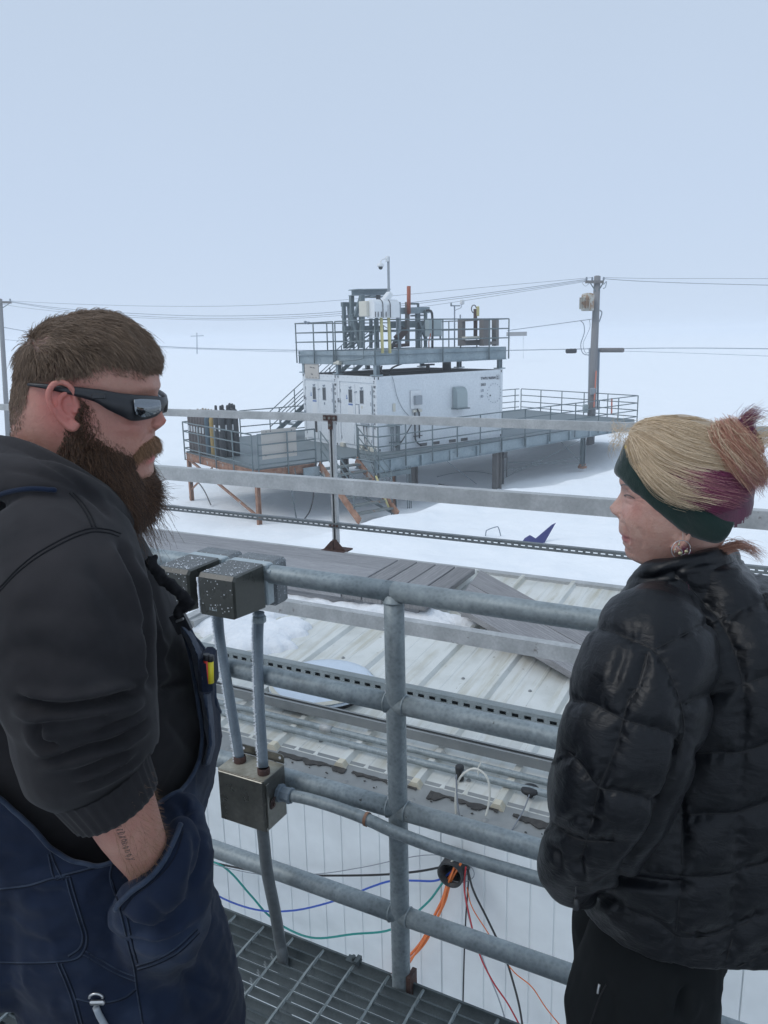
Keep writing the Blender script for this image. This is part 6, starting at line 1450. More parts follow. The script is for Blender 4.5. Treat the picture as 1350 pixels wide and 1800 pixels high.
# keep the mass inside the beard's outline: the lower tip line of the photograph
strands('beard', S, .00038, M['beard'], man)
P0, Nn, r = surf_pts(bo, lambda v, n_, x, y: (lambda a, b: inpoly(a, b, [(262,774), (273,765), (290,765), (288,776), (275,781), (265,788), (253,799), (247,793)]))(*sidepx(v)) & (((v-np.array([hcx,HY,0]))@hfv) > .06), 2400, 9)
d_ = Nn*.50+hfv*.10+np.array([0,0,-.75])+.25*HR[None]*np.sign(((P0-np.array([hcx,HY,0]))@HR))[:, None]+.25*np.stack([nz3(P0, 200, 60+q) for q in range(3)], 1)+.15*r.normal(size=Nn.shape)
d_ /= np.linalg.norm(d_, axis=1)[:, None]; L = .005+.010*r.random(len(P0))**1.5; T = np.linspace(0, 1, 6)
S = P0[:, None, :]+d_[:, None, :]*(L[:, None]*T[None])[:, :, None]+np.array([0,0,-.3])*(L[:, None]*T[None]**2)[:, :, None]; strands('moustache', S, .00026, M['stache'], man)
P0, Nn, r = surf_pts(bo, lambda v, n_, x, y: inpoly(x, y, [(190,1440), (265,1330), (300,1450), (270,1540), (225,1540)]) & (n_[:,1] < .3) & (v[:,1] < 1.), 900, 10)
d_ = Nn*.5+np.array([.3,0,-.6])+.3*r.normal(size=Nn.shape); S = P0[:, None, :]+d_[:, None, :]*(.010*T[None])[:, :, None]; strands('arm_hair', S, .00012, M['stache'], man)
for nm, pl, N_, sd_, ln_, dv in (('cheek_stubble', [(140,672),(160,672),(182,690),(196,712),(204,745),(220,765),(240,780),(256,792),(250,812),(150,790)], 2600, 19, .0042, np.array([.25,0,-1.])), ('temple_fade', [(150,655),(176,652),(200,634),(228,622),(262,640),(280,652),(262,664),(215,652),(196,664),(176,690),(150,700)], 1300, 20, .0050, np.array([.5,0,-.8]))):
    P0, Nn, r = surf_pts(bo, lambda v, n_, x, y: (lambda a, b: inpoly(a, b, pl))(*sidepx(v)) & (v[:,2] > 1.4) & (np.abs((v-np.array([hcx,HY,0]))@HR) < .081), N_, sd_)
    d_ = Nn*.35+dv+.3*r.normal(size=Nn.shape); T5 = np.linspace(0, 1, 5); strands(nm, P0[:, None, :]+d_[:, None, :]*(ln_*(.4+.8*r.random((len(P0),1)))*T5[None])[:, :, None], .00020, M['beard' if nm[0] == 'c' else 'hair_m'], man)
# dark hair mass beneath the beard strands so that no skin shows through
mb = MB()
mb.ball(atY(196, 832, HY), .038, 20, 14, (1.15,1.5,1.2)); mb.ball(atY(225, 852, HY), .030, 18, 12, (1.0,1.25,1.0)); mb.ball(atY(183, 795, HY), .038, 18, 12, (.8,1.75,1.1)); mb.ball(atY(244, 868, HY), .017, 14, 10, (1.,1.3,1.1)); 
bmh = remesh(mb, .004, 4, 'beard_mass'); vv_ = getv(bmh); nn_ = getn(bmh); setv(bmh, vv_+nn_*(nz3(vv_, 110, 4)*.004)[:, None]-np.array(world_org(man)))
bmo = link('beard_mass', bmh, M['hairbase_m'], man)
vb = getv(bmh)+np.array(world_org(man)); nb = getn(bmh); r = np.random.default_rng(12); i = r.choice(np.where(vb[:,2] < zz(770))[0], 16000); P0, Nn = vb[i]+r.normal(size=(len(i),3))*.0015, nb[i]
sx_, sy_ = sidepx(P0); low = sstep(800, 880, sy_)
d_ = Nn*(.8)+hfv*.12+np.array([0,0,-.75])+.42*np.stack([nz3(P0, 85, 71+q) for q in range(3)], 1)+.28*r.normal(size=Nn.shape); d_ /= np.linalg.norm(d_, axis=1)[:, None]
L = (.010+.016*low)*(.5+.7*r.random(len(P0))); k = 10; T = np.linspace(0, 1, k); ph = r.uniform(0, 6.28, len(P0)); w1 = np.cross(d_, [.3,.9,.2]); w2 = np.cross(d_, w1); L *= np.where(r.random(len(P0)) < .06, 1.8, 1.); amp = r.uniform(.0008, .0026, len(P0)); tu = r.uniform(.7, 2., len(P0))
S = P0[:, None, :]+d_[:, None, :]*(L[:, None]*T[None])[:, :, None]+w1[:, None, :]*(amp[:, None]*(np.sin(ph[:, None]+tu[:, None]*6.28*T[None])-np.sin(ph)[:, None]))[:, :, None]+w2[:, None, :]*(amp[:, None]*(np.cos(ph[:, None]+tu[:, None]*6.28*T[None])-np.cos(ph)[:, None]))[:, :, None]
strands('beard_curls', S, .00034, M['beard'], man)
# ---- sunglasses
def HL(x, y, z): return V(hcx, HY, z)+Vector(hf)*x+Vector(HR)*y      # x forward, y to his right
zg = lambda py: zz(py)
path = [(-.045,.079,zz(666),zz(671)), (-.020,.083,zz(668),zz(677)), (.012,.084,zz(673),zz(688)), (.040,.083,zz(678),zz(700)), (.053,.081,zz(681),zz(712)), (.070,.076,zz(686),zz(725)), (.082,.068,zz(689),zz(734)), (.094,.050,zz(693),zz(735)), (.103,.030,zz(696),zz(732)), (.109,.014,zz(699),zz(722)), (.111,0,zz(702),zz(714))]
def mir(q): return (q[0], -q[1], q[2], q[3])
full = path+[mir(q) for q in path[:-1]][::-1]
C1 = catmull([V(*q[:3]) for q in full], 6); C2 = catmull([V(*q[:2], q[3]) for q in full], 6)
def band(Ca, Cb, th, mat, name, parent, i0=0, i1=None, push=0.):
    i1 = i1 or len(Ca); rows = []
    for i in range(i0, i1):
        a, b = Ca[i], Cb[i]; tn = (Ca[min(i+1, len(Ca)-1)]-Ca[max(i-1, 0)]); nrm = V(-tn.y, tn.x, 0).normalized()
        o_ = HL(a.x, a.y, 0)-HL(0,0,0)
        def W(q, d): q2 = q+nrm*d*(1 if True else 1); return HL(q2.x, q2.y, q2.z)
        mid = (a+b)/2
        rows.append([W(a, -th/2+push), W(a*.97+b*.03, th/2+push), W(mid, th/2+.0012+push), W(b*.97+a*.03, th/2+push), W(b, -th/2+push), W(mid, -th/2+push)])
    mb = MB(); n_ = 6; vs = [p for r_ in rows for p in r_]; fs = [(i*n_+k, i*n_+(k+1) % n_, (i+1)*n_+(k+1) % n_, (i+1)*n_+k) for i in range(len(rows)-1) for k in range(n_)]
    fs += [tuple(range(n_))[::-1], tuple((len(rows)-1)*n_+k for k in range(n_))]; mb.add(vs, fs, True); return mb.build(name, M[mat], parent)
sg = band(C1, C2, .0042, 'frame', 'sunglasses', man)
for sgn in (1, -1):
    seg = [(q[0]+.0005, sgn*(q[1]+.0005), q[2]-.0042 if i not in (0,) else q[2]-.006, q[3]+.0046 if i not in (0,) else q[3]+.007) for i, q in enumerate([(.0825,.0675,zz(690),zz(732)), (.0885,.0590,zz(692),zz(735)), (.095,.048,zz(694),zz(735)), (.1025,.031,zz(697),zz(731)), (.105,.025,zz(699),zz(727))])]
    band(catmull([V(*q[:3]) for q in seg], 5), catmull([V(*q[:2], q[3]) for q in seg], 5), .0030, 'lens', 'lens', sg, push=.0046)
MB().rbox(HL(.046,.0862,zz(690)), Vector(hf)*.009, V(0,0,.0035), Vector(HR)*.0012, .003).build('temple_badge', M['markgrey' if 0 else 'frame'], sg)
# ---- hoodie
mb = MB(); rings = []
for z in np.linspace(.92, 1.455, 60):
    g = -.013*(1-sstep(.98, 1.10, z)); rings.append(sring(z, np.interp(z, *BT)-g, np.interp(z, *FT)+g, MY, max(HB(z)+g, .02), 100, .86))
loft(mb, rings)
limb(mb, [(100,972,.98,.100), (112,1040,.925,.101), (122,1110,.895,.0985), (135,1190,.875,.0925), (148,1250,.868,.0855), (154,1300,.866,.084), (160,1338,.866,.080), (180,1370,.867,.063)], 28)
limb(mb, [(100,985,1.32,.10), (110,1060,1.39,.10), (125,1180,1.44,.09), (150,1290,1.46,.085), (195,1360,1.44,.06)], 24)
def ring_tube(pts, r): P = catmull([atY(*p) for p in pts], 6); P.append(P[0]); mb.tube(P+[P[1]], r, 16)
ring_tube([(-45,800,1.12), (0,800,1.035), (58,822,1.0), (115,848,1.0), (165,880,1.03), (195,905,1.10), (190,893,1.2), (150,850,1.26), (60,815,1.29), (-20,795,1.24)], .027)
ring_tube([(-75,838,1.12), (-10,838,.995), (60,850,.965), (120,866,.97), (170,895,1.01), (200,925,1.10), (195,910,1.2), (150,870,1.29), (60,845,1.33), (-40,830,1.27)], .031)
hood = remesh(mb, .0045, 4, 'hoodie')
v = getv(hood); nn_ = getn(hood); x, y = project(v); nearm = sstep(.25, -.15, nn_[:,1])
rg = (1-np.abs(nz3(v*np.array([1,1,1.5]), 9, 27)))**4; disp = nz3(v, 9, 2)*.004+nz3(v, 28, 3)*.0012+.0022*rg
def crease(pl, depth, w_, ridge=.6, off=None):
    d, a, s_, tot = dist_line(x, y, pl); e_ = np.clip(np.minimum(a, tot-a)/28., 0, 1)
    return (-depth*np.exp(-(d/w_)**2)+ridge*depth*np.exp(-((d-w_*2.2)/(w_*1.3))**2))*e_*nearm
for pl, dp, w_ in (
    ([(28,1225),(75,1238),(130,1240),(195,1228),(248,1214)], .017, 8), ([(52,1282),(90,1268),(140,1262),(200,1254)], .008, 8), ([(66,1336),(110,1330),(160,1312),(205,1300),(262,1262)], .010, 6),
    ([(120,1362),(160,1350),(200,1330),(238,1318)], .008, 6), ([(60,1262),(72,1290),(88,1308),(120,1318)], .009, 7), ([(150,1290),(190,1276),(230,1262),(258,1240)], .006, 5), ([(130,1382),(175,1370),(215,1350),(250,1325)], .006, 5), ([(246,1090),(256,1140),(263,1185),(258,1215)], .014, 9), ([(222,1196),(236,1200),(246,1212)], .010, 6),
    ([(262,1216),(300,1203),(337,1194)], .008, 7), ([(205,945),(228,1000),(247,1060),(262,1120),(268,1165)], .009, 8), ([(233,965),(262,1025),(280,1075),(284,1135)], .007, 6), ([(316,1110),(300,1150),(280,1168)], .006, 6),
    ([(288,1250),(318,1290),(345,1330)], .005, 10), ([(-5,1150),(60,1140),(140,1160),(215,1180)], .004, 16), ([(20,1080),(90,1070),(170,1095)], .003, 18), ([(150,990),(200,1060),(225,1120)], .004, 14)):
    disp += crease(pl, dp, w_)
for pl in ([(0,775),(50,795),(95,822),(140,852),(185,890)], [(0,822),(60,832),(115,850),(165,880),(200,915)]): disp += crease(pl, .004, 5, .3)
setv(hood, v+nn_*disp[:, None]); bvh_hood = bvh_of(hood)
hv = getv(hood)
# visible shell: neck stays open because the head passes through
setv(hood, hv-np.array(world_org(man))); ho = link('hoodie', hood, M['hoodie'], man)
for pl in ([(-5,1038),(28,1003),(60,976),(95,955),(130,938),(160,929),(190,931),(212,938)], [(-5,1044),(28,1009),(62,982),(97,961),(132,944),(162,935),(190,937),(208,943)], [(122,866),(138,884),(152,905),(162,928)], [(128,866),(145,884),(159,905),(169,928)]):
    draped_tube(bvh_hood, pl, .0011, 'seam', 'hoodie_seam', ho, .0002)
# ribbed cuff
A0 = atY(186, 1388, .868); ax = (atY(225,1450,.875)-atY(160,1340,.866)).normalized()
mb = MB(); n_ = 120; sidev = ax.cross(V(0,1,0)).normalized(); bv = ax.cross(sidev)
rows = []
for j in range(9):
    t_ = j/8; rows.append([A0+V(.004,-.003,0)+ax*(-.026+.046*t_)+(sidev*math.cos(2*math.pi*k_/n_)*(.0625+.0012*math.cos(30*2*math.pi*k_/n_))+bv*math.sin(2*math.pi*k_/n_)*(.0625+.0012*math.cos(30*2*math.pi*k_/n_)))*(1-.13*t_+(.0 if j < 2 else 0)) for k_ in range(n_)])
rows.append([A0+V(.004,-.003,0)+ax*.019+(p-A0-V(.004,-.003,0)-ax*.020)*.93 for p in rows[-1]]); rows.append([p-ax*.02 for p in rows[-1]])
mb.add([p for r_ in rows for p in r_], [(i*n_+k_, i*n_+(k_+1) % n_, (i+1)*n_+(k_+1) % n_, (i+1)*n_+k_) for i in range(len(rows)-1) for k_ in range(n_)], True)
mb.build('cuff', M['hoodie'], man)
# tattoo lettering along the forearm
rr = random.Random(4); Lb = smooth_line([(200,1416),(205,1440),(213,1465),(221,1488),(230,1514)], 12); tat = MB()
for i in range(15):     # script letters, two or three pen strokes each
    f_ = (i+.5)/15*(len(Lb)-1); a_ = int(f_); p = Lb[a_]+(Lb[min(a_+1, len(Lb)-1)]-Lb[a_])*(f_-a_); h_ = rr.choice((5.5, 5.5, 8.5)); w_ = 2.3
    for stt in rr.sample(([(-1,-1),(0,.2),(1,1)], [(-1,1),(-.2,0),(-1,-1)], [(1,-1),(1,.6),(0,1),(-1,.5)], [(-1,0),(0,.8),(1,0),(0,-.8),(-1,0)], [(0,-1.3),(.1,0),(0,1.1)]), 2):
        P = drape(bvh_head, [(p[0]+b_*h_*.9+rr.uniform(-.4,.4)+a2*.4, p[1]+a2*w_+rr.uniform(-.4,.4)-b_*1.5) for a2, b_ in stt], .00008, 3)
        if len(P) > 1: tat.tube(P, .00042, 4)
tat.build('tattoo', M['tattoo'], man).__setitem__('kind', 'stuff')
# ---- denim overalls
LEG = [(.93,.125), (.80,.128), (.62,.112), (.45,.098), (.25,.092), (.06,.095)]
mb = MB()
rings = []
for z in np.linspace(.74, 1.30, 60):
    g = .010+.004*sstep(1.0, 1.15, z); x0, x1 = np.interp(z, *BT)-g, np.interp(z, *FT)+g+.006; rings.append(sring(z, x0, x1, MY, HB(z)+g+.002, 120, .86))
loft(mb, rings)
xl = -.47
for Yl, sg_ in ((MY-.115, 0), (MY+.115, -.10)):
    xl = -.47+sg_
    mb.tube([V(xl+.02, Yl, .98), V(xl+.035, Yl, .84), V(xl+.060, Yl, .70), V(xl+.078, Yl, .58), V(xl+.07, Yl, .45), V(xl+.04, Yl, .32), V(xl+.0, Yl, .18), V(xl+.0, Yl, .05)], [.14,.15,.155,.15,.135,.12,.115,.12], 32)
# fabric pushed out by the hand in the pocket
limb(mb, [(318,1452,.935,.018), (322,1484,.91,.022), (314,1512,.890,.024), (297,1542,.878,.026), (270,1568,.876,.026), (240,1592,.884,.024), (222,1614,.90,.022)], 20)
limb(mb, [(322,1420,1.0,.030), (320,1470,.97,.040), (316,1520,.935,.048), (300,1570,.915,.052), (290,1625,.93,.055), (285,1690,.97,.04)], 22); limb(mb, [(272,1600,.920,.048), (262,1650,.945,.052), (262,1710,.97,.05)], 20)
den = remesh(mb, .0045, 12, 'overalls'); v = getv(den); nn_ = getn(den); x, y = project(v); nearm = sstep(.25, -.15, nn_[:,1])
rg = (1-np.abs(nz3(v*np.array([1,1,1.7]), 11, 25)))**4; rg2 = (1-np.abs(nz3(v*np.array([1,1,2.]), 30, 26)))**4; disp = nz3(v, 12, 22)*.004+nz3(v, 40, 23)*.0012+.0045*rg+.0018*rg2
for pl, dp, w_ in (([(215,1600),(240,1620),(290,1618),(335,1590)], .008, 8), ([(225,1640),(265,1650),(310,1640),(345,1612)], .006, 7), ([(335,1450),(345,1490),(335,1540),(330,1570)], .006, 8), ([(255,1580),(290,1600),(330,1575)], .006, 7), ([(330,1700),(355,1730),(395,1745)], .006, 9), ([(40,1560),(80,1570),(130,1560)], .004, 10), ([(300,1690),(330,1720),(345,1790)], .006, 12), ([(30,1640),(90,1655),(140,1640)], .003, 9), ([(300,1400),(322,1420),(328,1450)], .007, 6), ([(310,1430),(335,1425),(348,1405)], .006, 5)):
    disp += crease(pl, dp, w_)
v = v+nn_*disp[:, None]
# cut the cloth along the bib and side-opening line (mirrored on the far side)
edge = [(-240,1250), (-120,1310), (0,1397), (33,1427), (73,1467), (95,1492), (130,1512), (165,1520), (197,1514), (225,1492), (250,1455), (270,1420), (284,1402), (318,1388), (338,1362), (352,1330), (355,1290), (348,1240), (340,1190), (330,1140), (317,1101), (420,1060), (560,1200), (560,2200), (-600,2200), (-600,1250)]
vm = v.copy(); far_ = vm[:,1] > MY; vm[far_, 1] = 2*MY-vm[far_, 1]; xm, ym = project(vm)
poly_ok = inpoly(xm, ym, edge)
bm = bmesh.new(); setv(den, v); bm.from_mesh(den); bm.verts.ensure_lookup_table()
bmesh.ops.delete(bm, geom=[q for q in bm.verts if not poly_ok[q.index]], context='VERTS')
for _ in range(6):      # even out the cut edge
    bd = [q for q in bm.verts if q.is_boundary]; new = []
    for q in bd:
        nb = [e.other_vert(q) for e in q.link_edges if e.is_boundary]
        new.append(q.co*.4+(sum((n2.co for n2 in nb), V(0,0,0))/max(1, len(nb)))*.6 if nb else q.co)
    for q, c_ in zip(bd, new): q.co = c_
bm.to_mesh(den); bm.free(); bvh_den = bvh_of(den)
bnd = bmesh.new(); bnd.from_mesh(den)
hem = []; seen = set()
for e_ in bnd.edges:        # follow every open edge with a rolled hem
    if e_.is_boundary and e_.index not in seen:
        chain = [e_.verts[0], e_.verts[1]]; seen.add(e_.index)
        while True:
            nx = [q for q in chain[-1].link_edges if q.is_boundary and q.index not in seen]
            if not nx: break
            seen.add(nx[0].index); chain.append(nx[0].other_vert(chain[-1]))
        if len(chain) > 12: hem.append([q.co.copy() for q in chain][::2])
bnd.free()
setv(den, getv(den)-np.array(world_org(man))); ov = link('overalls', den, M['denim'], man)
for q in hem: MB().tube(q, .0032, 8).build('rolled_hem', M['denim_hem'], ov)
def stitch(pl, r_=.0009, mat='denim_hem', off=.0004): draped_tube(bvh_den, pl, r_, 'seam_and_shade_line', mat, ov, off)
for pl in ([(0,1562),(50,1556),(90,1544),(122,1540)], [(122,1540),(130,1570),(142,1610),(152,1645),(146,1672),(125,1687),(60,1692),(0,1691)], [(116,1544),(124,1574),(136,1613),(145,1645),(139,1666),(120,1680)], [(110,1545),(97,1520),(86,1490)],
           [(100,1692),(112,1720),(125,1755),(137,1800)], [(107,1692),(119,1720),(132,1755),(144,1800)], [(145,1677),(175,1695),(205,1712),(237,1724)], [(150,1671),(180,1689),(210,1706),(238,1716)], [(133,1755),(165,1762),(195,1760),(220,1752),(239,1737)],
           [(195,1545),(205,1580),(213,1610),(225,1660),(235,1700),(240,1740),(250,1800)], [(222,1612),(231,1655),(240,1690)], [(197,1515),(193,1545),(208,1590)], [(240,1697),(275,1685),(310,1665),(345,1632)], [(242,1703),(278,1691),(314,1671),(348,1638)],
           [(97,1541),(150,1528),(196,1514)], [(84,1500),(95,1543),(115,1538)]):
    stitch(pl)
    stitch([(a+2.2, b+2.0) for a, b in pl], .0011, 'denim_dark', .0002)  # dark copy beside each seam, its shadow painted as a line
# pocket mouth with rolled rim where the forearm goes in
rim = drape(bvh_den, [(318,1452),(313,1470),(302,1492),(290,1515),(274,1537),(255,1554),(234,1568),(218,1583),(208,1597)], .004, 6)
if len(rim) > 2: MB().tube(rim, .0038, 8).build('pocket_rim', M['denim_hem'], ov)
stitch([(322,1462),(310,1500),(290,1530),(262,1556),(236,1575),(216,1600)], .0010, 'denim_dark')  # dark line along the pocket rim, shade put into its colour
# tool loop with a steel snap in the leg pocket
tl = drape(bvh_den, [(170,1766),(178,1785),(190,1806)], .004, 4)
if len(tl) > 1: MB().tube(tl, .0045, 8).build('tool_strap', M['fadedgrey'], ov)
p = drape(bvh_den, [(172,1757),(174,1757)], .006, 1, False)
if p: mb = MB(); mb.rbox(p[0], V(.010,0,0), V(0,.003,0), V(0,0,.0035), .002); mb.tube([p[0]+V(.009*math.cos(a_), -.002, .009+.007*math.sin(a_)) for a_ in np.linspace(0, 3.14, 9)], .0018, 6); mb.build('steel_snap', M['silver'], ov)
# bib edge standing off the chest, its front pocket with marker pens
mb = MB(); Y_ = MY-.02
rows = []
for px, py, w_ in ((320,1100,5), (338,1120,14), (352,1150,16), (360,1190,17), (367,1230,15), (372,1270,13), (374,1310,12), (366,1345,12)):
    rows.append([atY(px-w_, py+2, Y_-.05), atY(px-w_*.3, py, Y_-.075), atY(px+3, py, Y_-.04), atY(px+4, py, Y_+.03), atY(px-w_*.5, py+2, Y_+.02)])
n_ = 5; mb.add([p for r_ in rows for p in r_], [(i*n_+k_, i*n_+(k_+1) % n_, (i+1)*n_+(k_+1) % n_, (i+1)*n_+k_) for i in range(len(rows)-1) for k_ in range(n_)]+[tuple(range(n_)), tuple(range((len(rows)-1)*n_, len(rows)*n_))], True)
bb = remesh(mb, .004, 3, 'bib_edge'); v = getv(bb); setv(bb, v+getn(bb)*(nz3(v, 60, 5)*.0022)[:, None]-np.array(world_org(man))); link('bib_edge', bb, M['denim_hem'], ov)
pk = MB(); pk.rbox(atY(366, 1178, Y_-.045), V(.010,0,0), V(0,.028,0), V(0,0,.028), .006)
pk.build('bib_pocket', M['denim'], ov)
pt = atY(366, 1190, Y_-.075)
for px, mt, top_ in ((363, 'red', 1150), (369.5, 'yellowpen', 1152)):
    a_, b_ = atY(px+1, 1200, Y_-.068), atY(px, top_+10, Y_-.068); MB().cyl(a_, b_, .0048, 10).build('marker_pen', M[mt if mt != 'red' else 'redpen'], ov); MB().cyl(b_, atY(px, top_, Y_-.068), .0050, 10).build('pen_cap', M['black'], ov)
MB().cyl(atY(377, 1199, Y_-.06), atY(374.5, 1152, Y_-.06), .0019, 8).build('pen_clip', M['black'], ov)
# frayed black cord and buckle at the chest
mb = MB(); P = catmull([atY(x_, y_, MY-.06) for x_, y_ in ((262,985), (280,1010), (300,1030), (318,1046), (333,1060), (322,1068), (312,1078))], 6)
for q in range(4): mb.tube([p+V(rr.uniform(-.004,.004), rr.uniform(-.006,.006), rr.uniform(-.005,.005)) for p in P], .0062, 7)
for p in P:
    if rr.random() < .8: mb.ball(p+V(rr.uniform(-.004,.008), rr.uniform(-.006,.006), rr.uniform(-.003,.007)), .0045, 8, 6)
mb.ball(P[-13], .006, 8, 6)
fo = remesh(mb, .0018, 1, 'frayed_cord'); setv(fo, getv(fo)-np.array(world_org(man))); link('frayed_cord', fo, M['hoodie_seam'], man)
mb = MB(); a_, b_ = atY(310, 1078, MY-.06), atY(326, 1110, MY-.06); mb.beam(a_, b_, .022, .010, (0,1,0)); mb.build('bib_buckle', M['frame'], ov)
mb = MB(); c = atY(316, 1090, MY-.075); mb.rbox(c, V(.006,0,.002), V(0,.002,0), V(0,0,.002), .001); mb.build('buckle_pin', M['silver'], ov)
# shoulder strap glimpse
sp = drape(bvh_hood, [(-20,874),(10,865),(40,860),(75,859),(100,862)], .004, 6)
if len(sp) > 2: mb = MB(); mb.tube(sp, [.002]+[.0032]*(len(sp)-2)+[.002], 8); mb.build('shoulder_strap', M['denim'], ov)
for Yl in (MY-.115, MY+.115):
    mb = MB(); mb.tube([V(xl-.07, Yl, .05), V(xl, Yl, .07), V(xl+.09, Yl, .055), V(xl+.17, Yl, .04)], [.04,.052,.045,.035], 16); mb.box((xl+.05, Yl, .012), V(.14,0,0), V(0,.045,0), V(0,0,.012)); mb.build('boot', M['rubber'], man)
# ================================================================== WOMAN IN THE PUFFER JACKET
WY = 1.15
wom = thing('person', V(.50, 1.15, 0), 'woman with blonde and magenta hair, green headband and black puffer jacket, looking left', 'person')
og = np.array(world_org(wom))
hc1 = atY(1190, 860, WY); wcx = hc1.x; wyaw = R_(24)
_wf = V(-math.cos(wyaw), math.sin(wyaw), 0); _wl = V(-_wf.y, _wf.x, 0)
def wz(px, py): p = atP(px, py, V(wcx, WY, 0), _wl); return p.z, (p-V(wcx, WY, p.z)).dot(_wf)
def wtab(pts): A = sorted(wz(*p) for p in pts); return np.array([a[0] for a in A]), np.array([a[1] for a in A])
def wzz(py): return wz(1190, py)[0]
wf = wtab([(1178,1060), (1172,1020), (1162,1001), (1142,989), (1118,984), (1101,976), (1098,966), (1100,958), (1094.5,952), (1096,948), (1093,944), (1094,938), (1088.5,933), (1088,925), (1089,915), (1091,905), (1094,893), (1096,880), (1096,866), (1093,856), (1091,846), (1091,830), (1094,812), (1102,790), (1120,768), (1150,752), (1180,747)])
wb = wtab([(1262,1060), (1262,1020), (1262,985), (1268,960), (1282,935), (1292,900), (1295,860), (1290,820), (1274,785), (1245,760), (1210,749), (1195,747)])
whw = (np.array([wzz(1060), wzz(1010), wzz(975), wzz(950), wzz(920), wzz(880), wzz(840), wzz(800), wzz(770), wzz(755), wzz(748)]), np.array([.046, .043, .047, .055, .0635, .0705, .072, .066, .050, .032, .004]))
nzt = sorted([(wzz(920), 0, .009), (wzz(913), .005, .011), (wzz(908), .0135, .0105), (wzz(899), .0195, .0095), (wzz(890), .0150, .0080), (wzz(879), .0085, .0065), (wzz(868), .0035, .007), (wzz(860), .0005, .008)])
nose_ = (np.array([q[0] for q in nzt]), np.array([q[1] for q in nzt]), np.array([q[2] for q in nzt]), .006, .0105, wzz(905))
rings = make_head(wf, wb, whw, WY, nose_, wzz(872), wyaw, 0, -1, brow=.0025, lips=wzz(944), sock=.011)
rings, wfv, wlv = place_head(rings, wcx, WY, wyaw, -1)
WL = wlv if wlv[1] < 0 else -wlv      # sideways towards the camera (her left)
def WH(x, y, z): return V(wcx, WY, z)+Vector(wfv)*x+Vector(WL)*y
mb = MB(); loft(mb, rings)
for sg_ in (1, -1): e_ = ear(WH(-.010, .055*sg_, wzz(922)), wfv, WL*sg_, .050); mb.add(e_.v, e_.f, True)
wh = remesh(mb, .0016, 2, 'body')
# eyelids, brow lines and crow's feet
v = getv(wh); nn_ = getn(wh); x, y = project(v); near = nn_[:,1] < .3
def wr(pl, dp, w_):
    d, a, s_, tot = dist_line(x, y, pl); return -dp*np.exp(-(d/w_)**2)*near*np.clip(np.minimum(a, tot-a)/5, 0, 1)*(v[:,2] > 1.28)
dsp = np.zeros(len(v))
for pl, dp, w_ in (([(1096,871),(1102,875),(1109,877),(1116,876)], .0020, 1.6), ([(1120,925),(1128,945),(1128,965)], .0010, 4.), ([(1132,900),(1136,925),(1134,945)], .0007, 4.), ([(1100,860),(1112,862),(1124,868)], .0009, 2.), ([(1116,874),(1124,869),(1134,864)], .0009, 1.5), ([(1116,877),(1126,876),(1138,874)], .0009, 1.5), ([(1114,880),(1124,883),(1134,887)], .0008, 1.5), ([(1098,882),(1106,887),(1114,888)], .0010, 2.),
    ([(1090,915),(1100,928),(1104,945),(1106,958)], .0016, 3.), ([(1097,946),(1103,948),(1108,953)], .0016, 1.8), ([(1098,966),(1106,972),(1116,976)], .0008, 3.), ([(1084,906),(1089,903),(1092,908),(1090,913)], .0012, 1.8)):
    dsp += wr(pl, dp, w_)
dsp += near*.0012*np.exp(-(((x-1104)/7)**2+((y-872)/3.2)**2))*(v[:,2] > 1.28)
setv(wh, v+nn_*dsp[:, None])
# body under the clothes
FW_ = table([(1150,1000), (1116,1044), (1085,1080), (1068,1120), (1062,1200), (1062,1300), (1052,1400), (1040,1500), (1030,1560), (1028,1620), (1040,1700)], WY)
BW_ = table([(1262,985), (1330,1010), (1385,1050), (1420,1110), (1440,1200), (1447,1320), (1450,1430), (1452,1540), (1450,1620), (1440,1700)], WY)
def HBW(z): return np.interp(z, [.55,.70,.85,1.0,1.10,1.18,1.24,1.27,1.30,1.33], [.19,.205,.205,.198,.192,.185,.160,.125,.085,.065])
def wtorso(mb, z0, z1, ins=0., n=90, k=40):
    rings = []
    for z in np.linspace(z0, z1, k):
        x0, x1 = np.interp(z, *FW_)+ins, np.interp(z, *BW_)-ins; rings.append(sring(z, x0, x1, WY, max(HBW(z)-ins, .02), n, .88))
    return loft(mb, rings)
mb = MB(); wtorso(mb, .84, 1.27, .04)
limb(mb, [(1150,1110,1.02,.045), (1120,1220,.97,.045), (1085,1350,.955,.042), (1030,1470,.97,.034), (1015,1530,1.0,.026)]); limb(mb, [(1150,1110,1.28,.045), (1110,1230,1.33,.045), (1080,1340,1.34,.04), (1050,1440,1.33,.034), (1040,1500,1.30,.026)])
xw = atY(1190, 1760, 1.06).x
for Yl in (WY-.09, WY+.09): mb.tube([V(xw, Yl, .75), V(xw, Yl, .55), V(xw, Yl, .40), V(xw, Yl, .22), V(xw, Yl, .08)], [.060,.060,.050,.045,.04], 16); mb.ball((xw-.05, Yl, .04), .042, 12, 8, (2.,.9,.8))
for (a_, b_, Yh) in ((1015,1530,1.0), (1040,1500,1.30)):
    h0 = atY(a_, b_, Yh)+V(.025,.01,.015); mb.ball(h0+V(.01,.03,-.03), .028, 12, 8, (.8,.8,1.2))
    for q, ln in ((-.02,.05), (-.007,.06), (.006,.06), (.019,.048)): p0 = h0+V(.012,.035+q,-.055); mb.tube([p0, p0+V(.006,0,-ln*.5), p0+V(.014,0,-ln)], [.008,.0075,.006], 8)
    mb.tube([h0+V(-.005,.03,-.02), h0+V(-.012,.04,-.05)], [.010,.007], 8)
low_ = remesh(mb, .006, 2, 'lower')
bm = bmesh.new(); bm.from_mesh(wh); bm.from_mesh(low_); bm.to_mesh(wh); bm.free(); wh.polygons.foreach_set('use_smooth', [True]*len(wh.polygons)); wh.update()
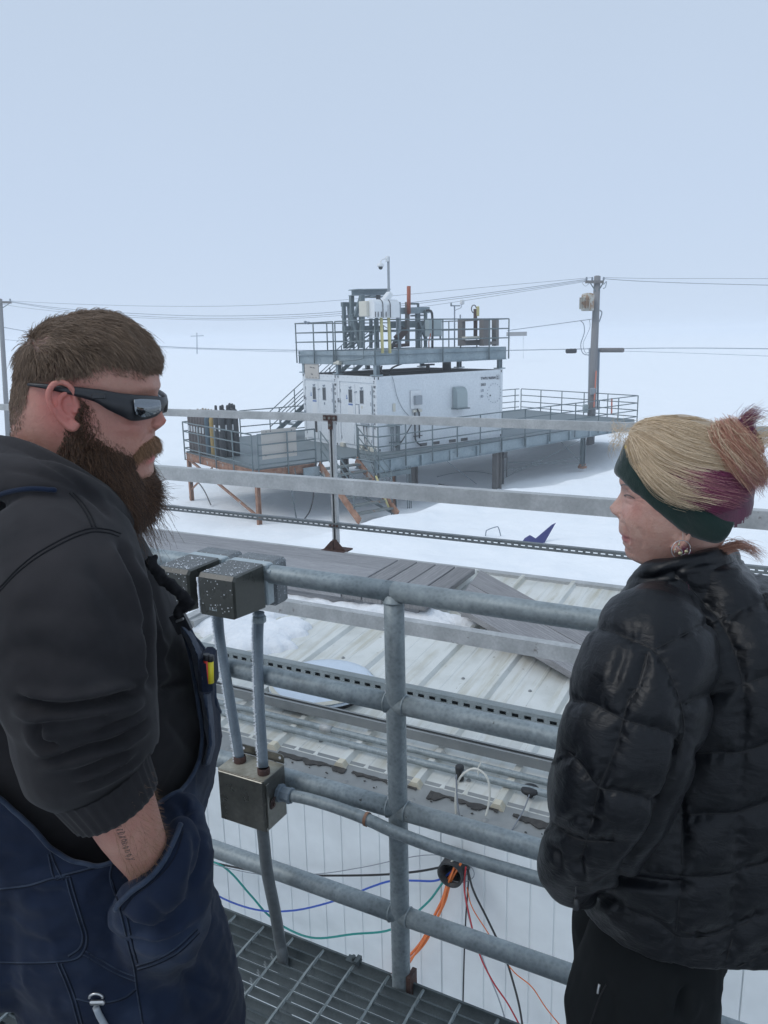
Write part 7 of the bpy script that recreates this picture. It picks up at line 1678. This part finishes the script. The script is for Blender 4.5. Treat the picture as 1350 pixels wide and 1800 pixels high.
yn = WY-.05
skin_cols(wh, (.50,.315,.255), [
    (atY(1072,900,WY), (.016,.02,.013), (.52,.165,.14), .8), (atY(1112,900,yn), (.022,.04,.018), (.53,.20,.17), .7), (atY(1096,945,WY), (.0075,.02,.0050), (.40,.085,.115), .95), (atY(1094,952,WY), (.0080,.02,.0045), (.42,.10,.13), .9), (atY(1160,940,yn), (.05,.04,.03), (.48,.28,.21), .5), (atY(1104,875,WY-.03), (.010,.012,.0022), (.14,.07,.06), .85), (atY(1101,856,WY-.03), (.012,.014,.003), (.30,.17,.13), .55), (atY(1085,909,WY-.012), (.004,.006,.0022), (.12,.04,.04), .9), (atY(1100,949,WY-.02), (.010,.010,.0013), (.16,.04,.05), .8), (atY(1150,975,yn), (.04,.05,.012), (.40,.23,.18), .6)])  # shade of nostril, mouth line and jaw put into the skin colour
wv_ = getv(wh); bvh_wh = bvh_of(wh); headw = wh.copy(); setv(wh, wv_-og); link('body', wh, M['skin'], wom)
ey = drape(bvh_wh, [(1097,871.5),(1101,870),(1106,870.5),(1112,873.5),(1116,876)], .0004, 5)
if len(ey) > 2: MB().tube(ey, [.0003]+[.0009]*(len(ey)-2)+[.0003], 6).build('lash_line', M['cylbrown'], wom)
eb = drape(bvh_wh, [(1092,853),(1097,851.5),(1104,854),(1112,860)], .0003, 5)
if len(eb) > 2: MB().tube(eb, .0008, 6).build('eyebrow', M['weathercol'], wom)
# ---- hair volume
mb = MB()
for z0, z1, k_ in ((wzz(945), wzz(738), 44),):
    hx0 = wtab([(1100,775),(1104,790),(1112,800),(1125,830),(1150,850),(1180,880),(1200,945),(1108,760),(1122,745),(1150,741),(1190,740)]); hx1 = wtab([(1300,945),(1318,915),(1326,885),(1327,855),(1322,825),(1316,795),(1305,770),(1285,750),(1250,741),(1215,738)])
    rings = []
    for z in np.linspace(z0, z1, k_):
        f_, b_ = np.interp(z, *hx0), -np.interp(z, hx1[0], -hx1[1]); w_ = np.interp(z, [wzz(945), wzz(905), wzz(860), wzz(820), wzz(785), wzz(760), wzz(745), wzz(738)], [.066,.084,.089,.086,.074,.055,.034,.006])
        t_ = np.linspace(0, 2*np.pi, 72, endpoint=False); c, s = np.cos(t_), np.sin(t_); xc = (f_+b_)/2; x_ = xc+(f_-xc)*np.sign(c)*np.abs(c)**.95; y_ = w_*np.sign(s)*np.abs(s)**.95
        rings.append(np.stack([x_, y_, np.full(72, z)], 1))
    rings, _, _ = place_head(rings, wcx, WY, wyaw, -1); loft(mb, rings)
hm = remesh(mb, .004, 4, 'hair_base')
v = getv(hm); nn_ = getn(hm)
setv(hm, v+nn_*(nz3(v, 60, 8)*.0018)[:, None]); bvh_hair = bvh_of(hm)
# split: blonde crown and magenta lower back
def wside(v): lat = (v-np.array([wcx, WY, 0]))@WL; far_ = lat < 0; q = v.copy(); q[far_] -= 2*np.outer(lat[far_], WL); return project(q)
def part_mesh(me, keep, name, mat):
    v = getv(me); k_ = keep(*wside(v)); bm = bmesh.new(); bm.from_mesh(me); bm.verts.ensure_lookup_table(); bmesh.ops.delete(bm, geom=[f for f in bm.faces if not k_[f.verts[0].index]], context='FACES'); o = bpy.data.meshes.new(name); bm.to_mesh(o); bm.free()
    setv(o, getv(o)-og); o.polygons.foreach_set('use_smooth', [True]*len(o.polygons)); return link(name, o, M[mat], wom)
split_ = lambda x, y: y < 812+.035*(x-1150)+22*np.sin((x-1150)/60.)-sstep(1150,1110,x)*-200
above = lambda x, y: y < np.interp(x, [1085,1117,1150,1179,1210,1241,1272,1293,1312,1345], [800,822,852,876,904,921,932,926,912,880])
part_mesh(hm, lambda x, y: split_(x, y) & above(x, y), 'crown_hair', 'hairbase_b'); part_mesh(hm, lambda x, y: ~split_(x, y) & above(x, y), 'nape_hair', 'hairbase_p')
def flow(guides, N, rad, mat, name, seed, jit=4., off=(.0015,.006), k=22, far=True, lift=0.):
    r = np.random.default_rng(seed); G = []
    for g in guides:
        L = smooth_line(g, 12); t0 = np.linspace(0, 1, len(L)); T = np.linspace(0, 1, k); G.append(np.stack([np.interp(T, t0, L[:,0]), np.interp(T, t0, L[:,1])], 1))
    G = np.array(G); out = []; 
    for i in range(N):
        u_ = r.uniform(0, len(G)-1); a_ = min(int(u_), len(G)-2); c = G[a_]*(1-u_+a_)+G[a_+1]*(u_-a_)
        s0 = r.uniform(0, .35)**1.2; s1 = r.uniform(.65, 1.); T = np.linspace(s0, s1, k)*(k-1); ii = np.minimum(T.astype(int), k-2); c = c[ii]*(1-(T-ii))[:, None]+c[ii+1]*(T-ii)[:, None]
        ph = r.uniform(0, 6.28); c = c+np.stack([np.sin(np.linspace(0, 3, k)+ph), np.cos(np.linspace(0, 2.6, k)+ph*1.7)], 1)*r.normal()*jit*.5; o_ = r.uniform(*off)+lift*r.random()**3*np.sin(np.linspace(0, math.pi, k)); P = []; last = None
        for j, (px, py) in enumerate(c):
            d = ray(px, py).normalized(); h = bvh_hair.ray_cast(CAMP, d)
            if h[0] is not None: nn2 = h[1] if h[1].dot(d) < 0 else -h[1]; p = h[0]+nn2*(o_ if np.ndim(o_) == 0 else o_[j])
            else:
                p = None
                for q in range(1, 9):
                    d = ray(px+(1205-px)*.035*q, py+(845-py)*.035*q).normalized(); h = bvh_hair.ray_cast(CAMP, d)
                    if h[0] is not None: nn2 = h[1] if h[1].dot(d) < 0 else -h[1]; p = h[0]+nn2*((o_ if np.ndim(o_) == 0 else o_[j])+.001); break
            P.append(p)
        if any(p is None for p in P): continue
        A = np.array([tuple(p) for p in P])
        for _ in range(2): A[1:-1] = (A[:-2]+A[1:-1]*2+A[2:])/4
        out.append(A)
        if far and r.random() < .8: lat = (A-np.array([wcx, WY, 0]))@WL; out.append(A-2*np.outer(lat, WL))
    if out: return strands(name, np.array(out), rad, M[mat], wom)
blonde = [[(1106,778),(1118,806),(1150,846),(1190,870),(1230,884)], [(1108,768),(1130,800),(1170,838),(1220,858),(1262,862)], [(1110,758),(1140,780),(1190,812),(1240,828),(1290,832)], [(1114,750),(1150,760),(1200,786),(1250,800),(1300,806)], [(1122,745),(1160,750),(1205,764),(1250,776),(1300,790)], [(1132,742),(1170,744),(1210,750),(1250,760),(1290,775)]]
flow(blonde, 2600, .00030, 'blonde', 'blonde_strands', 31, lift=.006)
flow([[(1150,832),(1190,868),(1230,888),(1268,905)], [(1175,826),(1215,858),(1260,880),(1300,893)], [(1185,818),(1235,842),(1285,858),(1320,868)], [(1220,822),(1265,832),(1300,842),(1322,850)]], 1500, .00030, 'magenta', 'magenta_strands', 32, lift=.003)
flow([[(1160,806),(1215,830),(1262,842),(1318,848)], [(1170,822),(1220,846),(1270,862),(1318,872)], [(1150,826),(1200,858),(1250,882),(1296,896)]], 520, .00030, 'pinkhair', 'rose_strands', 34, off=(.0025,.0065), lift=.003)
flow([[(1108,776),(1122,812),(1160,862),(1200,890)], [(1112,770),(1150,836),(1200,876),(1250,896)], [(1120,772),(1170,830),(1225,862),(1290,876)]], 260, .00028, 'blonde', 'loose_blonde_strands', 33, off=(.005,.011), lift=.006)
# twisted bun end at the back: copper and magenta tail standing up
mb = MB(); P = catmull([WH(-.064,.030,wzz(752)), WH(-.078,.046,wzz(776)), WH(-.098,.050,wzz(805)), WH(-.112,.040,wzz(832))], 8); mb.tube(P, list(np.interp(np.linspace(0,1,len(P)), [0,.2,.6,1], [.007,.010,.011,.004])), 14)
P2 = catmull([WH(-.062,.025,wzz(752)), WH(-.080,.020,wzz(748)), WH(-.098,.018,wzz(765)), WH(-.108,.012,wzz(790))], 6); mb.tube(P2, list(np.interp(np.linspace(0,1,len(P2)), [0,.4,1], [.007,.012,.007])), 12)
bn = remesh(mb, .0025, 3, 'bun'); setv(bn, getv(bn)-og); link('bun', bn, M['hairbase_g'], wom)
def tuft(paths, N, rad, mat, name, seed, spread=.006, k=16):
    r = np.random.default_rng(seed); out = []
    for path in paths:
        C_ = catmull([WH(*q) for q in path], 10); A = np.array([tuple(p) for p in C_]); T = np.linspace(0, len(A)-1, k); ii = np.minimum(T.astype(int), len(A)-2); A = A[ii]*(1-(T-ii))[:, None]+A[ii+1]*(T-ii)[:, None]
        for i in range(N):
            o_ = r.normal(size=3)*spread; o2 = r.normal(size=3)*spread*1.3; t_ = np.linspace(0, 1, k)[:, None]; B = A+o_*(1-t_*.3)+o2*t_+r.normal(size=3)*.003*np.sin(t_*r.uniform(2, 6)+r.uniform(0,6)); cut = r.uniform(.6, 1.); tt_ = np.linspace(0, cut, k)*(k-1); ii = np.minimum(tt_.astype(int), k-2); out.append(B[ii]*(1-(tt_-ii))[:, None]+B[ii+1]*(tt_-ii)[:, None])
    return strands(name, np.array(out), rad, M[mat], wom)
tuft([[(-.056,.036,wzz(744)), (-.064,.054,wzz(758)), (-.082,.062,wzz(784)), (-.100,.058,wzz(812)), (-.112,.044,wzz(836))], [(-.064,.03,wzz(741)), (-.082,.044,wzz(760)), (-.098,.050,wzz(790)), (-.110,.040,wzz(822)), (-.110,.026,wzz(842))], [(-.052,.046,wzz(752)), (-.060,.058,wzz(776)), (-.080,.064,wzz(806)), (-.104,.056,wzz(832))]], 750, .00028, 'ginger', 'copper_lock', 41, .0048)
tuft([[(-.050,.044,wzz(748)), (-.062,.060,wzz(770)), (-.084,.066,wzz(800)), (-.106,.058,wzz(828))], [(-.056,.034,wzz(743)), (-.076,.050,wzz(760)), (-.098,.054,wzz(792)), (-.112,.040,wzz(830))]], 170, .00026, 'blonde', 'blonde_lock', 47, .0052)
tuft([[(-.070,.050,wzz(775)), (-.090,.062,wzz(808)), (-.110,.048,wzz(842))]], 260, .00026, 'pinkhair', 'rose_lock', 48, .0050)
tuft([[(-.092,.045,wzz(800)), (-.090,.034,wzz(765)), (-.086,.028,wzz(738)), (-.094,.020,wzz(722)), (-.106,.014,wzz(728))], [(-.082,.045,wzz(790)), (-.080,.036,wzz(758)), (-.083,.03,wzz(735)), (-.100,.02,wzz(718))]], 240, .00026, 'magenta', 'upright_magenta_tuft', 42, .0040)
tuft([[(-.098,.03,wzz(770)), (-.116,.03,wzz(762)), (-.138,.03,wzz(768))], [(-.10,.03,wzz(765)), (-.125,.02,wzz(752)), (-.150,.0,wzz(762))], [(-.07,.03,wzz(748)), (-.09,.03,wzz(732)), (-.11,.02,wzz(720))]], 60, .00024, 'blonde', 'flyaway_ends', 43, .006)
tuft([[(-.068,.03,wzz(950)), (-.088,.03,wzz(940)), (-.108,.02,wzz(950)), (-.125,.01,wzz(972))], [(-.068,.03,wzz(952)), (-.095,.02,wzz(946)), (-.125,.0,wzz(968))]], 90, .00026, 'ginger', 'windblown_tail', 44, .0030)
tuft([[(-.016,.066,wzz(940)), (-.022,.070,wzz(960)), (-.026,.082,wzz(985)), (-.024,.092,wzz(1004))]], 45, .00026, 'magenta', 'magenta_wisp', 45, .0026)
0 and tuft([[(.030,.065,wzz(905)), (.020,.070,wzz(925)), (.004,.072,wzz(945))], [(.022,.066,wzz(912)), (.026,.070,wzz(930)), (.035,.068,wzz(942))]], 40, .00020, 'magenta', 'temple_wisp', 46, .0030)
r = np.random.default_rng(50); out = []     # single flyaway hairs over the crown
for i in range(150):
    a_ = r.uniform(0, 1); x0_ = .085-.16*a_; k = 14; t_ = np.linspace(0, 1, k)[:, None]; st = np.array(WH(x0_, r.uniform(-.05,.07), wzz(752)+r.uniform(-.012,.002))); d_ = -wfv*r.uniform(.03,.08)+np.array([0,0,1.])*r.uniform(.002,.022)+WL*r.normal()*.02
    out.append(st+d_*t_+np.array([0,0,-1.])*(t_**2)*r.uniform(.004,.022)+np.array([0,0,1.])*np.sin(t_*3.1)*r.uniform(0,.010))
strands('flyaway_hairs', np.array(out), .00017, M['blonde'], wom)
r = np.random.default_rng(51); out = []
for i in range(120):
    k = 14; t_ = np.linspace(0, 1, k)[:, None]; st = np.array(WH(.082+r.uniform(-.01,.008), r.uniform(.0,.05), wzz(770)+r.uniform(-.01,.02))); out.append(st+wfv*(np.sin(t_*2.4)*r.uniform(.002,.011))+np.array([0,0,1.])*(t_*r.uniform(-.03,.02)))
strands('fringe_wisps', np.array(out), .00021, M['blonde'], wom)
# ---- fleece headband wrapped around head and hair
both = bvh_of(hm, headw)
top_l = [(1103,776),(1108,783),(1125,803),(1148,826),(1170,846),(1195,864),(1216,879),(1241,895),(1272,910),(1293,917)]
bot_l = [(1089,838),(1094,842),(1117,867),(1148,895),(1179,920),(1210,941),(1232,950),(1254,955),(1268,953),(1279,944)]
TL, BL = smooth_line(top_l, 5), smooth_line(bot_l, 5); n_ = len(TL); m_ = 13; rows = []; GR = np.zeros((n_, m_, 2)); EC = smooth_line([(1103,776),(1095,796),(1087,815),(1083.5,828),(1089,839)], 6)
for i in range(n_):
    for j in range(m_):
        f_ = j/(m_-1); a_ = TL[i]*(1-f_)+BL[i]*f_; e0 = TL[0]*(1-f_)+BL[0]*f_; q = f_*(len(EC)-1); k_ = min(int(q), len(EC)-2); ec = EC[k_]*(1-q+k_)+EC[k_+1]*(q-k_); GR[i, j] = a_+(ec-e0)*math.exp(-(i/6.)**2)
for i in range(n_):
    row = []
    for j in range(m_):
        px, py = float(GR[i,j,0]), float(GR[i,j,1])
        d = ray(px, py).normalized(); h = both.ray_cast(CAMP, d)
        z_ = None
        if i == 0: p = atP(px, py, V(wcx, WY, 0), _wl)
        elif h[0] is not None and (h[0]-CAMP).length < 1.6: p = h[0]
        else: p = atP(px, py, V(wcx, WY, 0), _wl)
        row.append(np.array(p))
    rows.append(row)
A = np.array(rows)      # smooth depth then offset outwards
for _ in range(30):
    B = A.copy(); B[1:-1] = (A[:-2]+A[2:]+2*A[1:-1])/4; B[:, 1:-1] = (B[:, :-2]+B[:, 2:]+2*B[:, 1:-1])/4
    # keep to the same camera rays: only the distance is smoothed
    for i in range(n_):
        for j in range(m_):
            d = np.array(ray(float(GR[i,j,0]), float(GR[i,j,1]))); B[i, j] = _C+d*((B[i, j]-_C)@_F)
    A = B
mb = MB(); outer = []
for i in range(n_): A[i] += wfv*.0035*math.exp(-(i/9.)**2)
for i in range(n_):
    for j in range(m_):
        f_ = j/(m_-1); lat = np.array(WL)*(.0065*(math.sin(math.pi*min(1, max(0, f_)))**.35)); outer.append(A[i, j]+lat)
outer = np.array(outer).reshape(n_, m_, 3); outer += (nz3(outer.reshape(-1,3), 55, 3)*.0010).reshape(n_, m_, 1)*np.array(WL)
lat = ((outer-np.array([wcx, WY, 0]))@WL)[..., None]; mirror = outer-2*lat*WL
sm = np.clip(lat, .004, None); outer = outer-lat*WL+sm*WL; mirror = outer-2*sm*WL
vs = [tuple(p) for p in outer.reshape(-1, 3)]+[tuple(p) for p in mirror.reshape(-1, 3)]; N_ = n_*m_
fs = [(i*m_+j, i*m_+j+1, (i+1)*m_+j+1, (i+1)*m_+j) for i in range(n_-1) for j in range(m_-1)]; fs += [tuple(a+N_ for a in q[::-1]) for q in fs]
fs += [(j, j+N_, j+1+N_, j+1) for j in range(m_-1)]+[((n_-1)*m_+j, (n_-1)*m_+j+1, (n_-1)*m_+j+1+N_, (n_-1)*m_+j+N_) for j in range(m_-1)]
fs += [(i*m_, (i+1)*m_, (i+1)*m_+N_, i*m_+N_) for i in range(n_-1)]+[(i*m_+m_-1, i*m_+m_-1+N_, (i+1)*m_+m_-1+N_, (i+1)*m_+m_-1) for i in range(n_-1)]
mb.add(vs, fs, True); hbm = remesh(mb, .0022, 3, 'headband'); v = getv(hbm); nn_ = getn(hbm); x, y = project(v)
d1, _, _, _ = dist_line(x, y, [(1085,822),(1110,842),(1140,866),(1170,888),(1210,908),(1250,926),(1282,932)])
d2, _, _, _ = dist_line(x, y, [(1108,800),(1130,822),(1165,856),(1200,880),(1240,902),(1285,924)])
setv(hbm, v+nn_*(nz3(v, 120, 6)*.0006-.0010*np.exp(-(d2/2.5)**2))[:, None]); bvh_hb = bvh_of(hbm); setv(hbm, getv(hbm)-og); hb = link('headband', hbm, M['fleece'], wom)
yb = MB()
for pl, w_ in (([(1103,786),(1108,793),(1115,802),(1123,810)], .0038), ([(1179,850),(1186,854),(1193,861)], .0018), ([(1122,816),(1127,822),(1134,827),(1142,829)], .0024)):
    P = drape(bvh_hb, pl, .0010, 5)
    if len(P) > 1: yb.tube(P, w_, 8)
yb.build('yellow_stripe', M['knit_yellow'], hb)
# ---- earring: hoop with small discs
ec_ = atY(1197, 966, WY-.076); R2 = .0135
er = thing('x', (0,0,0), '', '') if 0 else None
hoop = MB().tube([ec_+V(R2*math.cos(a_), 0, R2*math.sin(a_)) for a_ in np.linspace(0, 2*math.pi, 33)], .0006, 6); hoop.tube([ec_+V(.002,0,R2), ec_+V(.003,.004,.021), ec_+V(.004,.008,.026)], .0004, 5)
hoop.tube(catmull([ec_+V(-.002,0,R2*.98), ec_+V(-.004,0,.004), ec_+V(.002,0,-.003), ec_+V(.0,0,-R2)], 5), .0005, 5); hoop.tube(catmull([ec_+V(-.004,0,.006), ec_+V(-.008,0,.003), ec_+V(-.009,0,-.006)], 5), .0004, 5); hoop.tube(catmull([ec_+V(.001,0,-.008), ec_+V(.006,0,-.006), ec_+V(.009,0,.002)], 5), .0004, 5)
ho_ = hoop.build('earring', M['silver'], wom); mb = MB()
for dx, dz, q in ((-.0035,.0075,.0019), (-.001,-.0055,.0030), (.0075,-.003,.0027), (-.008,.0,.0015)): mb.lathe([(0,.0007),(q,.0005),(q,-.0005),(0,-.0007)], ec_+V(dx,-.0006,dz), (0,1,0), 14)
mb.build('brass_disc', M['brass'], ho_)
# ---- trousers
mb = MB(); rings = [sring(z, xw-.10, xw+.10, WY, .15, 80, .9) for z in np.linspace(.68, .84, 20)]; loft(mb, rings)
for Yl, dx in ((WY-.095, -.055), (WY+.095, .0)):
    mb.tube([V(xw+dx+.04, Yl, .82), V(xw+dx+.01, Yl, .70), V(xw+dx-.005, Yl, .58), V(xw+dx-.01, Yl, .38), V(xw+dx, Yl, .22), V(xw+dx, Yl, .06)], [.075,.104,.122,.105,.085,.082], 28)
pm = remesh(mb, .005, 4, 'trousers'); v = getv(pm); nn_ = getn(pm); x, y = project(v); nearm = sstep(.25, -.15, nn_[:,1]); disp = nz3(v, 14, 5)*.004
for pl, dp, w_ in (([(1215,1725),(1200,1750),(1190,1800)], .012, 10), ([(1060,1700),(1075,1760),(1070,1820)], .004, 10), ([(1270,1740),(1280,1770),(1278,1810)], .005, 8)): disp += crease(pl, dp, w_)
setv(pm, v+nn_*disp[:, None]); bvh_tr = bvh_of(pm); setv(pm, getv(pm)-og); tr = link('trousers', pm, M['pants'], wom)
draped_tube(bvh_tr, [(1066,1730),(1058,1745),(1050,1765),(1040,1795),(1032,1815)], .0012, 'pocket_zip', 'nylon_seam', tr); draped_tube(bvh_tr, [(1054,1730),(1052,1738),(1051,1746)], .0022, 'zip_pull', 'silver', tr)
for Yl in (WY-.095, WY+.095): mb = MB(); mb.tube([V(xw+.06, Yl, .045), V(xw, Yl, .06), V(xw-.08, Yl, .045), V(xw-.15, Yl, .035)], [.035,.045,.04,.028], 14); mb.box((xw-.045, Yl, .010), V(.12,0,0), V(0,.04,0), V(0,0,.010)); mb.build('boot', M['rubber'], wom)
# ---- quilted jacket
FJ = table([(1150,1000), (1128,1020), (1112,1048), (1088,1078), (1066,1110), (1052,1160), (1045,1230), (1042,1300), (1036,1380), (1022,1460), (1010,1530), (1004,1565), (1006,1600), (1013,1645), (1040,1690), (1060,1760)], WY+.05)
mb = MB(); rings = []
zs = np.linspace(.775, 1.315, 64)
for z in zs:
    g = .012; x0_ = np.interp(z, *FJ); lw_ = 1-sstep(.85, 1.08, z); x0_ = x0_*(1-lw_)+lw_*np.interp(z, [.775,.83,.95,1.05], [.290,.280,.272,.275]); rings.append(sring(z, x0_, np.interp(z, *BW_)+g, WY, HBW(z)+g+.008, 110, .88-.18*lw_))
loft(mb, rings)
limb(mb, [(1160,1105,1.015,.070), (1146,1150,.985,.080), (1128,1215,.958,.084), (1108,1285,.945,.083), (1086,1350,.942,.079), (1067,1410,.945,.0715), (1047,1462,.955,.061), (1018,1508,.975,.050), (1008,1532,1.0,.044), (1030,1552,1.02,.034)], 30)
limb(mb, [(1162,1105,1.285,.07), (1130,1200,1.335,.085), (1100,1300,1.35,.085), (1075,1400,1.345,.075), (1050,1480,1.32,.062), (1050,1530,1.28,.05)], 24)
P = catmull([atY(1124,1036,WY-.020), atY(1148,1010,WY-.055), atY(1195,1002,WY-.078), atY(1240,992,WY-.068), atY(1272,982,WY-.02), atY(1274,980,WY+.03), atY(1245,988,WY+.070), atY(1198,998,WY+.080), atY(1152,1006,WY+.060), atY(1126,1034,WY+.03)], 6)
for k_, (dz, rr_) in enumerate(((0,.016), (-.020,.022), (-.040,.026))): mb.tube([p+V(0,0,dz) for p in P], rr_, 14)
jk = remesh(mb, .0032, 3, 'puffer_jacket'); v = getv(jk); nn_ = getn(jk); x, y = project(v)
seams = [
 [(1050,1104),(1079,1111),(1104,1122),(1142,1138),(1166,1163),(1180,1190),(1196,1235),(1203,1285),(1190,1325)],
 [(1186,1012),(1206,1026),(1223,1045),(1254,1078),(1263,1088),(1282,1122),(1298,1170),(1305,1210),(1306,1316),(1300,1428),(1296,1530),(1291,1630),(1273,1700)],
 [(1150,1142),(1195,1119),(1263,1088),(1350,1050)], [(1322,985),(1335,1022),(1352,1072),(1375,1150)],
 [(1206,1238),(1226,1229),(1255,1219),(1304,1204),(1380,1178)], [(1200,1326),(1251,1323),(1306,1321),(1380,1296)], [(1140,1424),(1199,1432),(1255,1430),(1300,1427),(1380,1398)],
 [(1095,1518),(1150,1534),(1197,1540),(1244,1542),(1295,1533),(1380,1506)], [(1038,1562),(1092,1594),(1154,1620),(1194,1648),(1255,1645),(1300,1628),(1380,1588)],
 [(1197,1410),(1199,1497),(1194,1583),(1187,1656),(1183,1735)],
 [(1010,1232),(1040,1236),(1074,1254),(1096,1265),(1132,1276),(1179,1291),(1198,1312)], [(1000,1322),(1018,1340),(1035,1363),(1053,1385),(1089,1392),(1154,1410)],
 [(1136,1150),(1132,1168),(1121,1204),(1103,1233),(1096,1264),(1085,1305),(1067,1352),(1053,1385),(1040,1440),(1031,1475),(1022,1508)],
 [(975,1450),(1000,1468),(1030,1478),(1080,1480)], [(1010,1655),(1045,1678),(1108,1702),(1183,1718),(1255,1712),(1310,1694),(1380,1655)]]
dm = np.full(len(v), 1e9); wr_ = np.zeros(len(v))
sleeve_poly = [(1000,1100),(1142,1138),(1194,1185),(1222,1285),(1210,1338),(1182,1424),(1152,1484),(1098,1545),(1030,1566),(940,1570),(940,1100)]
ins_ = inpoly(x, y, sleeve_poly); front_ = v[:,1] < WY
for i, pl in enumerate(seams):
    d, a, s_, tot = dist_line(x, y, pl)
    on_sleeve = i in (10, 11, 12, 13); mask = (ins_ if on_sleeve else (~ins_ if i not in (0,) else np.ones(len(v), bool)))
    d = np.where(mask | (i == 0), d, 1e3); d = np.where(a <= 0.01, d*1.6, d); d = np.where(a >= tot-.01, d*1.6, d)
    d = np.maximum(d+3.0*nz3(v, 26, 40+i), 0); ph = nz3(np.stack([a/60., np.full(len(a), i*3.7), d/40.], 1), 3., 90+i)
    wr_ += (np.sin(a/(3.1 if on_sleeve else 3.6)+2.6*ph)*.7+np.sin(a/(5.3 if on_sleeve else 6.3)+3.3*ph+1)*.6)*np.exp(-(d/(15 if on_sleeve else 13))**1.3)*np.clip(d/3., 0, 1)*(.6+.5*ph)
    dm = np.minimum(dm, d)
A_ = .0105
disp = (A_*(1-np.exp(-(dm/17.)**1.1))-.004)*(.25+.75*sstep(.78, .84, v[:,2]))
lowband = sstep(1380, 1480, y)
horiz = np.sin((y+.16*(x-1190)+3*nz3(v, 9, 77))/5.2)*(.5+.5*nz3(v, 12, 78))
disp += .0024*wr_+.0022*nz3(v, 17, 61)+.0009*nz3(v, 55, 62)+.0007*horiz*lowband*(1-sstep(0,8,10-dm))
fold = np.zeros(len(v)); nearm = sstep(.25, -.15, nn_[:,1])
for pl, dp, w_ in (([(1226,1560),(1100,1543),(1082,1536),(1040,1556)], .010, 8), ([(1082,1530),(1132,1470),(1160,1412),(1190,1325),(1203,1290)], .014, 7), ([(1000,1505),(1020,1520),(1030,1545)], .010, 6), ([(965,1480),(985,1500),(992,1530)], .008, 6), ([(1010,1590),(1050,1580),(1100,1590)], .005, 8), ([(1104,1130),(1090,1180),(1078,1220)], .004, 8), ([(1015,1430),(1040,1445),(1070,1440)], .007, 6), ([(985,1450),(1005,1440),(1022,1420)], .006, 6),
    ([(1120,1010),(1140,1018),(1180,1005),(1230,990),(1280,985)], .006, 6), ([(1125,1032),(1160,1022),(1200,1010)], .005, 6)):
    fold += crease(pl, dp, w_, ridge=.15)
setv(jk, v+nn_*(disp+fold)[:, None]); bvh_jk = bvh_of(jk); setv(jk, getv(jk)-og); jo = link('puffer_jacket', jk, M['nylon'], wom)
for i, pl in enumerate(seams): draped_tube(bvh_jk, pl, .00075, 'quilt_seam', 'nylon_seam', jo, .0001, 4, 5)
hemP = drape(bvh_jk, [(1018,1652),(1050,1685),(1110,1716),(1183,1733),(1255,1724),(1290,1714)], -.004, 6)
if len(hemP) > 3: MB().tube(hemP, .0058, 8).build('hem', M['nylon'], jo)
tg = drape(bvh_jk, [(1012,1566),(1013,1580)], .004, 1, False)
if tg: mb = MB(); mb.cyl(tg[0]+V(0,-.002,.012), tg[0]+V(.001,-.002,-.006), .0012, 6); mb.tube([tg[0]+V(.001,-.003,-.006), tg[0]+V(.001,-.003,-.022)], [.0028,.0042], 8); mb.build('cord_toggle', M['rubber'], jo)
